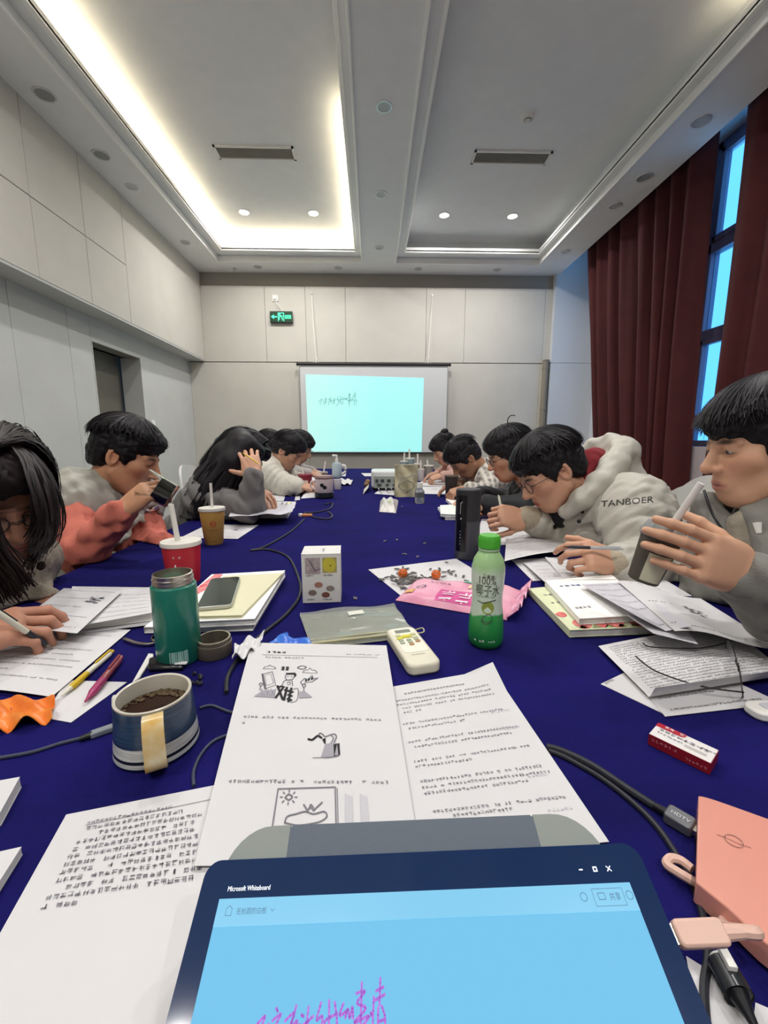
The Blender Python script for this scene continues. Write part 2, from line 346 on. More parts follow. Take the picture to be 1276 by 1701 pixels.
# handwriting strokes, used on the screen and on the tablet (unit box: x 0..6.2, y 0..1.3)
STROKES = [[(0, .35), (.55, .75), (.35, .3), (.2, 0)], [(.75, .55), (.9, .2), (.72, .1)], [(1.0, .95), (1.1, .85)], [(.9, .62), (1.25, .78), (1.0, .4), (1.2, .45), (1.05, .1)],
           [(1.45, .6), (1.85, .8), (1.6, .3), (1.5, 0)], [(1.9, 1.0), (1.75, .45), (2.0, .6), (1.95, .15)], [(2.15, .75), (2.28, .7)], [(2.1, .5), (2.25, .45)], [(2.25, .1), (2.5, .6)], [(2.45, .95), (2.4, .1)], [(2.3, .5), (2.7, .7)],
           [(3.0, 1.05), (2.85, .6), (3.1, .68), (3.0, .1), (2.7, -.1)], [(3.35, 1.1), (3.4, .3), (3.2, .55), (3.75, .75)], [(3.6, 1.05), (3.75, .5), (3.55, .2), (3.85, .15)],
           [(4.0, 1.0), (3.85, .7), (4.15, .8)], [(4.1, .62), (4.2, .85), (4.3, .62), (4.4, .9), (4.45, .6)], [(4.8, 1.55), (4.78, -.2)], [(4.55, 1.25), (4.95, 1.3), (4.6, 1.0), (5.0, .85), (4.5, .5), (5.15, .65), (4.55, .2)],
           [(5.35, 1.15), (5.3, .4)], [(5.22, .75), (5.25, .65)], [(5.65, 1.65), (5.6, .9)], [(5.45, 1.3), (5.8, 1.4)], [(5.4, 1.05), (5.85, 1.2)], [(5.55, .85), (5.5, 0)], [(5.7, .9), (5.85, .55), (5.75, 0)], [(5.55, .5), (5.8, .55)]]
def strokes(mb, org, sx, sy, wd, mapf):
    for k in STROKES:
        pts = [p.to_2d() for p in catmull([(a, b, 0) for a, b in k], 4)]
        for p, q in zip(pts[:-1], pts[1:]):
            d = (q - p)
            if d.length < 1e-6: continue
            n = Vector((-d.y, d.x)).normalized() * wd; e = d.normalized() * wd * .5
            mb.add([mapf(org[0] + c.x * sx, org[1] + c.y * sy) for c in (p - e - n, q + e - n, q + e + n, p - e + n)], [(0, 1, 2, 3)])
m = MB(); strokes(m, (-.83, .72), .098, .12, .028, lambda a, b: (a, -.001, b))
m.build('projected_writing', mat('teal_ink', '5fa8a2', .8, emit=.25), img)
m = MB()
for k in range(9): x = -.28 + k * .045; m.box(x, x + .012, -.0012, -.0005, .045 + (k % 3) * .012, .052 + (k % 3) * .012)
m.build('projected_icons', mat('teal_icon', '6fb3b0', .8, emit=.3), img, kind='stuff')
# cords holding the screen
for lab, a, b in (('white cord holding left end of projection screen', (-.88, 6.575, 3.26), (-.838, 6.52, 2.27)), ('white cord holding right end of projection screen', (.90, 6.575, 3.25), (.846, 6.52, 2.27))):
    t = thing('screen_cord', lab, 'cord', a, group='cords of the projection screen')
    d = Vector(b) - Vector(a); m = MB(); m.rod((0, 0, 0), d, .008, n=8)
    m.build('cord', M_plast, t, smooth=True)
    MB().tube(catmull([d + Vector((-.03, 0, -.03)), d + Vector((-.035, 0, .05)), d + Vector((0, 0, .09)), d + Vector((.035, 0, .05)), d + Vector((.03, 0, -.03))], 4), .005, 6).build('loop', M_plast, t, smooth=True)
    MB().lathe([(.012, 0), (.012, .02)], 12, RX(math.pi / 2)).build('hook', M_chrome, t)
# exit sign, socket and cable
t = thing('exit_sign', 'green lit exit sign with arrow and running figure', 'exit sign', (-1.33, 6.56, 2.92))
MB().box(-.165, .165, -.03, .015, -.08, .08).build('housing', mat('sign_housing', '3a4a44', .4), t, bevel=.006)
MB().box(-.155, .155, -.032, -.03, -.07, .07).build('face', mat('sign_face', '0d3a24', .4), t)
M_green = mat('sign_green_light', (.08, .95, .45), emit=1.6)
m = MB(); f = lambda *r: m.box(r[0], r[1], -.0335, -.032, r[2], r[3])
f(-.135, -.06, -.008, .008); m.prism([(-.145, 0), (-.105, .03), (-.105, -.03)], .032, .0335, RX(math.pi / 2))
for a in ((-.045, -.037, -.06, .055), (.035, .043, -.06, .055), (-.045, .043, .048, .056), (-.03, -.01, .025, .043), (-.025, .01, .0, .02), (-.03, -.022, -.04, 0), (.0, .025, -.018, -.01), (.012, .02, -.05, -.018), (.0, .03, .008, .015)): f(*a)
for k in range(4):
    x = .055 + k * .024
    for q in range(4): f(x, x + .018, -.024 + q * .013, -.018 + q * .013)
    f(x + .007, x + .011, -.026, .026)
m.build('pictogram', M_green, t)
t = thing('wall_socket', 'white socket above the exit sign', 'socket', (-1.415, 6.58, 3.19))
MB().box(-.045, .045, -.012, .0, -.045, .045).build('plate', M_plast, t, bevel=.004); MB().box(-.02, .02, -.035, -.012, -.02, .02).build('plug', M_white, t, bevel=.004)
t = thing('sign_cable', 'thin white cable from socket down to exit sign', 'cable', (-1.41, 6.55, 3.17))
MB().tube(catmull([(0, 0, 0), (.02, -.01, -.06), (.07, -.005, -.12), (.09, 0, -.17)], 5), .006, 6).build('cable', M_plast, t, smooth=True)
MB().lathe([(.008, -.01), (.008, .012)], 8).build('strain_relief', M_plast, t)
t = thing('riser_pipe', 'brown-grey vertical pipe in right corner of end wall', 'pipe', (2.645, 6.53, 0))
M_pipe = mat('pipe_paint', '8d8577', .6)
MB().lathe([(.045, 0), (.045, 2.31), (.05, 2.315), (.05, 2.335), (0, 2.34)], 20).build('pipe', M_pipe, t, smooth=True)
for z in (.5, 1.6, 2.2): MB().lathe([(.05, z), (.05, z + .03)], 20).build('clamp', M_pipe, t)
# ================================================================ curtains
M_curt = mat('wine_velvet', '461214', .85, bump=.25, bscale=260, var=.12, vscale=5, sheen=.2)
def curtain(label, top, bot, folds, seed):
    rr = random.Random(seed); ph = [0]
    for k in range(folds): ph.append(ph[-1] + rr.uniform(.6, 1.4))
    ph = [p / ph[-1] for p in ph]
    am = [rr.uniform(.7, 1.25) for _ in range(folds + 1)]
    t = thing('curtain', label, 'curtain', ((2.86), (top[0] + top[1]) / 2, 0), group='wine red curtains')
    def fn(u, v):
        z = 3.93 * (1 - v)
        k = max(i for i in range(folds) if ph[i] <= u + 1e-9); q = (u - ph[k]) / (ph[k + 1] - ph[k]); a = am[k] * (1 - q) + am[k + 1] * q
        y0 = top[0] + (bot[0] - top[0]) * v ** 1.2; y1 = top[1] + (bot[1] - top[1]) * v ** 1.2
        y = y0 + (y1 - y0) * (u + .012 * math.sin(9 * u + 4 * v))
        x = 2.855 + a * (.045 + .035 * v) * math.cos(2 * math.pi * (k + q) + .9 * v * math.sin(7 * u)) + .012 * math.sin(5 * math.pi * (k + q) + 3 * v)
        return (x, y, z)
    MB().grid(fn, folds * 12, 40, .004).build('cloth', M_curt, t, smooth=True, angle=180, world=True)
    def pl(u, v): p = fn(u, 0); return (p[0] - .004, p[1], 3.93 - .1 * v)
    MB().grid(pl, folds * 6, 2, .003).build('heading_tape', mat('curtain_tape', '3d1416', .9), t, smooth=True, angle=180, world=True)
    return t
curtain('wine red curtain hanging left of the daylight gap', (5.98, 3.86), (5.0, 3.72), 8, 3)
curtain('wine red curtain hanging right of the daylight gap, nearest the viewer', (3.60, .9), (3.55, .7), 9, 9)
curtain('wine red curtain beyond the right edge of view', (.85, -2.3), (.65, -2.3), 10, 5)
t = thing('curtain_rail', 'hidden white rail carrying the wine red curtains', 'curtain rail', (2.86, 1.8, 3.95))
MB().box(-.02, .02, -4.2, 4.3, -.02, 0).build('rail', M_plast, t)
# cabinet and plant by the window
t = thing('wooden_cabinet', 'dark brown wooden cabinet by window beyond the hooded coat', 'cabinet', (2.58, 5.6, 0))
M_dwood = mat('dark_wood', '3a2a22', .45, var=.2, stretch=(1, 8, 1))
MB().box(-.2, .14, -.2, .35, 0, 1.11).build('body', M_dwood, t, bevel=.004); MB().box(-.21, .15, -.22, .36, 1.11, 1.135).build('top', M_dwood, t, bevel=.004)
for x0, x1 in ((-.19, -.035), (-.025, .13)):
    d = MB().box(x0, x1, -.215, -.2, .06, 1.08).build('door', M_dwood, t, bevel=.004); xk = x1 - .03 if x0 < -.1 else x0 + .03
    MB().rod((xk, -.23, .5), (xk, -.23, .6), .006).build('handle', M_chrome, d)
t = thing('potted_plant', 'small dark green leafy plant beside the wooden cabinet', 'plant', (2.24, 5.0, 0))
MB().lathe([(.10, 0), (.14, .3), (.15, .3), (.15, .34), (.13, .34), (.12, .3)], 20).build('pot', mat('pot_glaze', '4b4a48', .4), t, smooth=True)
MB().tube([(0, 0, .3), (.01, 0, .7), (0, .01, 1.05)], .012).build('stem', mat('plant_stem', '3c4a2c', .7), t, smooth=True)
M_leaf = mat('plant_leaf', '24473c', .5)
rr = random.Random(4)
for k in range(16):
    a = k * 2.4; z = .75 + .026 * k; l = .13 + .03 * rr.random()
    def lf(u, v, a=a, z=z, l=l):
        w = .028 * math.sin(math.pi * min(1, v * .95 + .04)); r = .02 + l * v
        return (r * math.cos(a) - (u - .5) * 2 * w * math.sin(a), r * math.sin(a) + (u - .5) * 2 * w * math.cos(a), z + .09 * v - .12 * v * v + .01 * abs(u - .5))
    MB().grid(lf, 2, 5, .0012).build('leaf', M_leaf, t, smooth=True)
# blue-grey chair back, water jugs
t = thing('office_chair', 'empty blue-grey high-backed chair behind the long-haired girl', 'chair', (-1.47, 4.45, 0))
M_bg = mat('bluegrey_fabric', '6e7b88', .85, bump=.3, bscale=300)
MB().prism(rrect(.36, .62, .07), -.03, .03, TR(0, 0, .85) @ RX(math.pi / 2)).build('backrest', M_bg, t, bevel=.012)
MB().prism(rrect(.44, .44, .08), 0, .07, TR(0, -.24, .43)).build('seat', M_bg, t, bevel=.015)
MB().rod((0, -.24, .08), (0, -.24, .43), .025).build('column', M_black, t, smooth=True)
MB().tube([(0, -.2, .44), (0, .03, .46), (0, .035, .6)], .02).build('back_bracket', M_black, t, smooth=True)
for k in range(5): a = k * 1.2566; MB().rod((0, -.24, .09), (.26 * math.cos(a), -.24 + .26 * math.sin(a), .035), .018, .012).build('leg', M_black, t, smooth=True)
M_jug = mat('jug_plastic', '8fa9b8', .12, trans=.75, ior=1.2)
for lab, x, y in (('clear blue water jug on floor, the one nearer the grey sweatshirt', -1.93, 4.15), ('clear blue water jug on floor, the one nearer the left wall', -2.24, 4.35)):
    t = thing('water_jug', lab, 'water jug', (x, y, 0), group='water jugs on the floor')
    MB().lathe([(0, 0), (.12, .004), (.135, .02), (.135, .10), (.13, .11), (.135, .12), (.135, .21), (.13, .22), (.135, .23), (.135, .33), (.12, .37), (.06, .42), (.03, .44), (.028, .47)], 32).build('body', M_jug, t, smooth=True, angle=60)
    MB().lathe([(.033, .445), (.034, .50), (.028, .505), (0, .505)], 20).build('cap', mat('jug_cap', '2c3f52', .4), t, smooth=True)
# ================================================================ table and cloth
TX0, TX1, TY_0, TY_1 = -.80, .80, -.16, 5.58
M_twood = mat('table_wood', '6b4a30', .45, var=.15, stretch=(1, 6, 1))
for k in range(3):
    a = TY_0 + k * (TY_1 - TY_0) / 3; b = a + (TY_1 - TY_0) / 3
    t = thing('conference_table', ['wooden conference table under the blue cloth, ' + q for q in ('nearest the viewer', 'middle one', 'farthest one')][k], 'table', (0, (a + b) / 2, 0), group='conference tables')
    h = (b - a) / 2
    MB().box(TX0 + .01, TX1 - .01, -h + .004, h - .004, .71, .748).build('tabletop', M_twood, t, bevel=.004)
    MB().box(TX0 + .15, TX1 - .15, -h + .1, -h + .12, .45, .71).build('apron', M_twood, t)
    for sx in (TX0 + .1, TX1 - .16):
        for sy in (-h + .08, h - .14): MB().box(sx, sx + .06, sy, sy + .06, 0, .71).build('leg', M_twood, t, bevel=.004)
def velvet():
    m = mat('royal_blue_velvet', (.012, .008, .12), .9, spec=.05, bump=.35, bscale=420, sheen=0)
    nt = m.node_tree; N = nt.nodes; L = nt.links; b = N['Principled BSDF']
    b.inputs['Sheen Weight'].default_value = .06; b.inputs['Sheen Roughness'].default_value = .35; b.inputs['Sheen Tint'].default_value = (.10, .06, .95, 1)
    tc = N.new('ShaderNodeTexCoord'); mp = N.new('ShaderNodeMapping'); mp.inputs['Scale'].default_value = (1.2, 3.2, 1); L.new(tc.outputs['Object'], mp.inputs[0])
    n = N.new('ShaderNodeTexNoise'); n.inputs['Scale'].default_value = 2.6; n.inputs['Detail'].default_value = 6; L.new(mp.outputs[0], n.inputs['Vector'])
    r = N.new('ShaderNodeMapRange'); r.inputs[1].default_value = .3; r.inputs[2].default_value = .7; L.new(n.outputs[0], r.inputs[0])
    x = N.new('ShaderNodeMix'); x.data_type = 'RGBA'; L.new(r.outputs[0], x.inputs[0]); x.inputs[6].default_value = (.0075, .0073, .064, 1); x.inputs[7].default_value = (.012, .0098, .115, 1)
    L.new(x.outputs[2], b.inputs['Base Color']); return m
M_velvet = velvet()
def cloth(label, y0, y1, z, ends):
    t = thing('tablecloth', label, 'tablecloth', (0, (y0 + y1) / 2, z), group='blue velvet tablecloths')
    MB().box(TX0 - .004, TX1 + .004, y0 - .004, y1 + .004, z - .005, z).build('cloth_top', M_velvet, t, world=True)
    def skirt(p0, p1, nx, ny, n):
        def fn(u, v):
            w = .018 * v * math.sin(2 * math.pi * n * u) + .008 * v * math.sin(2 * math.pi * n * 2.3 * u + 1) + .012 * v
            return (p0[0] + (p1[0] - p0[0]) * u + nx * w, p0[1] + (p1[1] - p0[1]) * u + ny * w, z - .0005 - .11 * v)
        MB().grid(fn, int(n * 8), 6, .003).build('skirt', M_velvet, t, smooth=True, angle=180, world=True)
    L = y1 - y0
    skirt((TX0 - .004, y1), (TX0 - .004, y0), -1, 0, max(3, int(L * 5))); skirt((TX1 + .004, y0), (TX1 + .004, y1), 1, 0, max(3, int(L * 5)))
    if 'n' in ends: skirt((TX0, y0 - .004), (TX1, y0 - .004), 0, -1, 8)
    if 'f' in ends: skirt((TX1, y1 + .004), (TX0, y1 + .004), 0, 1, 8)
    return t
cloth('long royal blue velvet cloth covering the near part of the table', TY_0, 4.30, TZ, 'n')
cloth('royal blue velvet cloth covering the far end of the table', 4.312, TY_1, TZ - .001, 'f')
# ================================================================ print and paper helpers
_tc = {}
def glyphs(txt):
    if txt in _tc: return _tc[txt]
    cu = bpy.data.curves.new('txt', 'FONT'); cu.body = txt; cu.size = 1; cu.resolution_u = 2; cu.fill_mode = 'FRONT'
    o = bpy.data.objects.new('txt', cu); COL.objects.link(o); bpy.context.view_layer.update()
    dg = bpy.context.evaluated_depsgraph_get(); me = o.evaluated_get(dg).to_mesh()
    vs = [(v.co.x, v.co.y) for v in me.vertices]; fs = [tuple(p.vertices) for p in me.polygons]
    o.evaluated_get(dg).to_mesh_clear(); bpy.data.objects.remove(o); bpy.data.curves.remove(cu)
    w = max([v[0] for v in vs] or [1]); _tc[txt] = (vs, fs, w); return _tc[txt]
def write(mb, txt, u, v, size, mapf, width=None, sx=1.0):
    vs, fs, w = glyphs(txt); k = sx * size if width is None else width / w
    mb.add([mapf(u + p[0] * k, v + p[1] * size) for p in vs], fs)
def scribble(mb, mapf, u, v, n, size, rr, dens=1.0):       # a run of n unreadable small printed characters
    for k in range(n):
        if rr.random() > .93 * dens: continue
        x0 = u + k * size * 1.08
        for q in range(5 if size > .004 else 3):
            t = size * ((.035 + .03 * rr.random()) if size > .004 else (.055 + .04 * rr.random()))
            if rr.random() < .55:
                yy = v + size * (.1 + .8 * rr.random()); a, b = x0 + size * .1 * rr.random(), x0 + size * (.7 + .25 * rr.random()); r = (a, yy - t, b, yy + t)
            else:
                xx = x0 + size * (.15 + .7 * rr.random()); a, b = v + size * .1 * rr.random(), v + size * (.65 + .3 * rr.random()); r = (xx - t, a, xx + t, b)
            mb.add([mapf(r[0], r[1]), mapf(r[2], r[1]), mapf(r[2], r[3]), mapf(r[0], r[3])], [(0, 1, 2, 3)])
def line2(mb, mapf, pts, wd, closed=False, n=5):
    P = [p.to_2d() for p in catmull([(a, b, 0) for a, b in pts], n, closed)]
    if closed: P.append(P[0])
    for p, q in zip(P[:-1], P[1:]):
        d = q - p
        if d.length < 1e-7: continue
        nn = Vector((-d.y, d.x)).normalized() * wd; e = d.normalized() * wd * .6
        mb.add([mapf(*(p - e - nn)), mapf(*(q + e - nn)), mapf(*(q + e + nn)), mapf(*(p - e + nn))], [(0, 1, 2, 3)])
def poly2(mb, mapf, pts): mb.add([mapf(*p) for p in pts], [tuple(range(len(pts)))])
M_paper = mat('office_paper', 'cfcdce', .75, var=.012, vscale=14)
M_paper2 = mat('thin_paper', 'c8c5cc', .75, var=.012, vscale=14)
M_cream = mat('cream_paper', 'd8d4b4', .75, var=.02)
M_ink = mat('printed_ink', '77757d', .8); M_ink2 = mat('faint_ink', '9b98a0', .8); M_inkd = mat('dark_ink', '1d1c20', .8)
def quad(px, z):
    z = z if isinstance(z, (list, tuple)) else [z] * 4
    return [at(p[0], p[1], zz) for p, zz in zip(px, z)]
def paper(label, px, z=TZ + .001, curl=None, text=None, group='loose sheets of paper', m=None, n=(14, 14), name='paper_sheet', thick=.0005, draw=None, cat='paper', seed=1, parent_extra=None):
    """px: pixel corners far-left, far-right, near-right, near-left on the table. u runs along the far edge, v from the near edge to the far edge"""
    q = quad(px, z); c0 = (q[0] + q[1] + q[2] + q[3]) / 4
    Wm = ((q[1] - q[0]).length + (q[2] - q[3]).length) / 2; Hm = ((q[0] - q[3]).length + (q[1] - q[2]).length) / 2
    def S3(u, v, off=0.0):
        p = (q[3] * (1 - u) + q[2] * u) * (1 - v) + (q[0] * (1 - u) + q[1] * u) * v
        if curl: p = p + Vector(curl(u, v)) if not isinstance(curl(u, v), float) else p + Vector((0, 0, curl(u, v)))
        return p + Vector((0, 0, off)) - Vector((c0.x, c0.y, q[0].z))
    t = thing(name, label, cat, (c0.x, c0.y, q[0].z), group=group)
    MB().grid(lambda u, v: S3(u, v), n[0], n[1], thick).build('sheet', m or M_paper, t, smooth=True, angle=60)
    mm = lambda a, b: S3(a / Wm, b / Hm, .0007)     # metres on the sheet
    rr = random.Random(seed)
    if text:
        ink = MB()
        for u0, v0, u1, size, dens in text:
            scribble(ink, mm, u0 * Wm, v0 * Hm, max(1, int((u1 - u0) * Wm / (size * 1.08))), size, rr, dens)
        ink.build('print', M_ink, t, kind='stuff')
    if draw: draw(t, mm, Wm, Hm)
    return t
def lines(u0, u1, v0, v1, n, size, rr, d=1.0): return [(u0, v0 + (v1 - v0) * k / max(1, n - 1), u1 if rr.random() < .8 else u0 + (u1 - u0) * (.3 + .6 * rr.random()), size, d) for k in range(n)]
RT = random.Random(11)
# ---------------------------------------------------------------- foreground: sheet with the cartoons
def cartoons(t, mm, W, H):
    g = MB(); d = MB(); l = MB()
    X = lambda a: a * W
    Yv = lambda b: b * H
    line2(l, mm, [(X(.10), Yv(.888)), (X(.92), Yv(.888))], .0004, n=1)
    scribble(d, mm, X(.13), Yv(.905), 4, .0068, RT); scribble(g, mm, X(.70), Yv(.905), 13, .0035, RT, .8); scribble(g, mm, X(.10), Yv(.862), 13, .0044, RT)
    # first cartoon: boy above a wall of big characters, telephone, clouds
    cx, cy, k, ky = X(.30), Yv(.675), W * .0021, W * .0036
    f = lambda pts: [(cx + a * k, cy + b * ky) for a, b in pts]
    cloud = lambda x, y, s: [(x - 16 * s, y - 4 * s), (x - 12 * s, y + 2 * s), (x - 5 * s, y + 3 * s), (x, y + 8 * s), (x + 6 * s, y + 3 * s), (x + 12 * s, y + 3 * s), (x + 16 * s, y - 4 * s)]
    for c in (cloud(-62, 55, 1.2), cloud(70, 45, 1.4)): line2(l, mm, f(c + [c[0]]), .00045)
    line2(l, mm, f([(30, 58), (42, 64), (58, 60), (48, 52), (34, 54), (30, 58)]), .0008)
    for a in ((-22, 46, -12, 60), (-8, 46, 2, 60)):
        for q in range(3): poly2(d, mm, f([(a[0], a[1] + q * 5), (a[2], a[1] + q * 5), (a[2], a[1] + q * 5 + 3), (a[0], a[1] + q * 5 + 3)]))
        poly2(d, mm, f([(a[0] + 4, a[1]), (a[0] + 6, a[1]), (a[0] + 6, a[3]), (a[0] + 4, a[3])]))
    line2(l, mm, f([(-80, 30), (-50, 40), (-32, -5), (-62, -18), (-80, 30)]), .0005, n=1); line2(d, mm, f([(-80, 30), (-62, -18)]), .0013, n=1); line2(l, mm, f([(-72, 26), (-54, 33), (-40, 0), (-60, -8), (-72, 26)]), .0003, n=1)
    poly2(d, mm, f([(-6, 36), (24, 38), (30, 30), (24, 22), (20, 31), (-4, 31)])); line2(l, mm, f([(-4, 31), (-6, 22), (-1, 14), (8, 12), (18, 15), (22, 24)]), .0006)
    line2(l, mm, f([(0, 24), (4, 25)]), .0006, n=1); line2(l, mm, f([(12, 24), (16, 25)]), .0006, n=1); line2(l, mm, f([(-12, -6), (-8, 8), (2, 12), (16, 12), (20, -6)]), .0006); line2(l, mm, f([(2, 2), (10, 6), (14, 0), (4, -4)]), .0005)
    for a in ([(-26, -8), (-4, -48)], [(-6, -10), (-26, -44)], [(-22, -12), (-12, -8)], [(4, -12), (0, -50)], [(-2, -20), (14, -24)], [(18, -14), (14, -54)], [(10, -22), (24, -26)], [(10, -34), (22, -38)], [(10, -46), (22, -50)]): line2(d, mm, f(a), .0016, n=1)
    line2(l, mm, f([(24, -18), (34, -14), (40, -22), (38, -50), (20, -56)]), .0005)
    poly2(MB(), mm, [(0, 0)] * 3)
    gr = MB(); poly2(gr, mm, f([(-92, -42), (-70, -24), (-30, -20), (-28, -44)])); poly2(gr, mm, f([(42, -24), (60, -22), (84, -40), (44, -44)]))
    gr.build('cartoon_shading', M_ink2, t, kind='stuff')
    for a in range(7): line2(l, mm, f([(-74 + a * 7, -40), (-72 + a * 7, -18 - 6 * (a % 2))]), .0005, n=1)
    for x in (-78, 56): line2(l, mm, f([(x, -22), (x, -12), (x - 5, -4), (x, 0), (x + 5, -4), (x, -12)]), .0007)
    line2(l, mm, f([(44, 6), (56, 20), (64, 14), (80, 30), (84, 18), (98, 22), (80, 8), (62, 6), (50, -2), (44, 6)]), .0006, n=1)
    for a in range(3): poly2(d, mm, f([(58 + a * 9, 8 + a * 3), (64 + a * 9, 10 + a * 3), (64 + a * 9, 18 + a * 3), (58 + a * 9, 16 + a * 3)]))
    for v, u0, u1 in ((.475, .07, .93), (.445, .07, .095), (.215, .07, .93)): scribble(g, mm, X(u0), Yv(v), max(1, int((u1 - u0) * W / .0047)), .0043, RT, .95)
    # second cartoon: bent figure with a long dark skirt
    cx, cy, k, ky = X(.58), Yv(.355), W * .0017, W * .0027
    gg = MB(); poly2(gg, mm, f([(-22, -30), (-10, 4), (8, 8), (30, 8), (34, -26), (0, -30)])); gg.build('cartoon_grey', M_ink2, t)
    poly2(d, mm, f([(20, -28), (18, 4), (38, 8), (40, -24)])); poly2(d, mm, f([(-20, 18), (-8, 22), (-8, 4), (-14, 8)]))
    line2(d, mm, f([(-66, 18), (-54, 16), (-44, 22), (-34, 28), (-22, 22)]), .0013); line2(l, mm, f([(-34, 28), (-28, 36), (-18, 32), (-10, 26), (8, 32), (22, 34), (28, 26), (20, 10)]), .0007); line2(l, mm, f([(10, 30), (18, 22), (10, 8)]), .0006); line2(l, mm, f([(-48, -32), (-20, -31), (0, -32), (34, -27)]), .0004, n=1)
    # third cartoon: figure on a rain cloud inside a frame, grey bars beside it
    cx, cy, k, ky = X(.49), Yv(.085), W * .0025, W * .0030
    line2(l, mm, f([(-70, -80), (-64, 66), (52, 70), (56, -80)]), .0007, n=1); line2(l, mm, f([(60, -80), (56, 68)]), .0004, n=1)
    line2(l, mm, f([(-48, 50), (-42, 56), (-34, 52), (-40, 46), (-48, 50)]), .0007)
    for a in range(8): an = a * .785; line2(l, mm, f([(-41 + 12 * math.cos(an), 51 + 9 * math.sin(an)), (-41 + 17 * math.cos(an), 51 + 13 * math.sin(an))]), .0006, n=1)
    line2(l, mm, f([(-44, 8), (-40, 18), (-24, 22), (-6, 26), (10, 22), (30, 26), (36, 18), (24, 10), (4, 6), (-20, 4), (-44, 8)]), .0007)
    line2(l, mm, f([(-10, 38), (-2, 28), (4, 34), (10, 28), (26, 42)]), .0008, n=1); line2(l, mm, f([(0, 30), (4, 38), (10, 32)]), .0006)
    line2(d, mm, f([(-8, 2), (-20, -50)]), .0012, n=1); line2(d, mm, f([(6, 4), (34, -48)]), .0012, n=1); line2(d, mm, f([(-18, -6), (-4, -2)]), .0012, n=1)
    for a in range(46): x, y = RT.uniform(-46, 36), RT.uniform(-70, 0); line2(l, mm, f([(x, y), (x - 1, y - 3)]), .0005, n=1)
    gb = MB()
    for a in (68, 98): poly2(gb, mm, f([(a, -80), (a + 20, -80), (a + 18, 52), (a + 4, 58)]))
    gb.build('grey_bars', mat('pale_grey_print', 'bdbbc0', .8), t, kind='stuff')
    g.build('print', M_ink, t, kind='stuff'); d.build('dark_print', M_inkd, t, kind='stuff'); l.build('line_drawing', M_ink, t, kind='stuff')
paper('printed sheet with three black cartoons, lying behind the tablet', [(418, 1068), (642, 1072), (700, 1432), (322, 1438)], [TZ + .014, TZ + .012, TZ + .006, TZ + .006], curl=lambda u, v: .004 * math.sin(3 * v) * (1 - u), draw=cartoons, name='cartoon_sheet', group='printed sheets around the tablet')
for k in range(3):
    o = 3 * k + 2; paper(('blank-edged sheet directly under the cartoon sheet', 'second sheet under the cartoon sheet', 'lowest sheet under the cartoon sheet')[k], [(421 + o, 1070 + k), (641 - o, 1074 + k), (699 + (-3, 2, -5)[k], 1432), (326 + o, 1438)], [TZ + .011 - .003 * k, TZ + .009 - .002 * k, TZ + .0045 - .001 * k, TZ + .0045 - .001 * k], m=M_paper2, n=(6, 6), group='sheets under the cartoon sheet')
def txt_right(t, mm, W, H):
    g = MB(); sz = .0037
    scribble(g, mm, W * .22, H * .905, 19, .0042, RT)
    for v, u0, u1, n in ((.855, .02, .90, 0), (.82, .02, .90, 0), (.785, .05, .91, 0), (.752, .05, .22, 0), (.665, .02, .92, 0), (.63, .05, .55, 0), (.54, .02, .93, 0), (.505, .05, .85, 0), (.42, .02, .93, 0), (.39, .02, .46, 0), (.31, .02, .93, 0), (.28, .02, .96, 0), (.25, .02, .80, 0), (.165, .04, .96, 0), (.14, .14, .56, 0)):
        scribble(g, mm, W * (u0 + .12), H * v, int((u1 - u0) * .86 * W / (sz * 1.08)), sz, RT)
    g.build('print', M_ink, t, kind='stuff'); b = MB()
    for v, u in ((.655, .78), (.535, .78), (.27, .78), (.12, .78)): scribble(b, mm, W * u, H * v, 6, .004, RT)
    b.build('faint_print', mat('ghost_print', 'cbc8ce', .8), t, kind='stuff')
paper('printed text sheet right of the cartoon sheet, far right corner lifted', [(620, 1146), (818, 1112), (1012, 1398), (688, 1428)], [TZ + .002, TZ + .003, TZ + .003, TZ + .003], curl=lambda u, v: .012 * max(0, u - .75) * max(0, v - .8) * 20, draw=txt_right, n=(20, 20), group='printed sheets around the tablet')
def txt_left(t, mm, W, H):
    g = MB(); sz = .0047
    scribble(g, mm, W * .15, H * .892, 20, .0036, RT); line2(g, mm, [(W * .15, H * .885), (W * .95, H * .905)], .0003, n=1)
    for k, (u0, u1) in enumerate(((.14, .80), (.22, .92), (.12, .92), (.12, .92), (.11, .92), (.11, .92), (.11, .92), (.11, .92), (.17, .94), (.10, .92), (.10, .30))):
        scribble(g, mm, W * (u0 + .02), H * (.848 - .0415 * k), int((u1 - u0) * .82 * W / (sz * 1.08)), sz, RT)
    g.build('print', M_ink, t, kind='stuff')
paper('large printed text sheet at lower left beside the tablet', [(110, 1353), (388, 1298), (420, 1690), (-95, 1720)], TZ + .002, draw=txt_left, n=(16, 16), group='printed sheets around the tablet')
paper('sheet slid halfway under the tablet at its left edge', [(272, 1517), (420, 1500), (460, 1701), (200, 1701)], TZ + .003, n=(6, 6), group='printed sheets around the tablet')
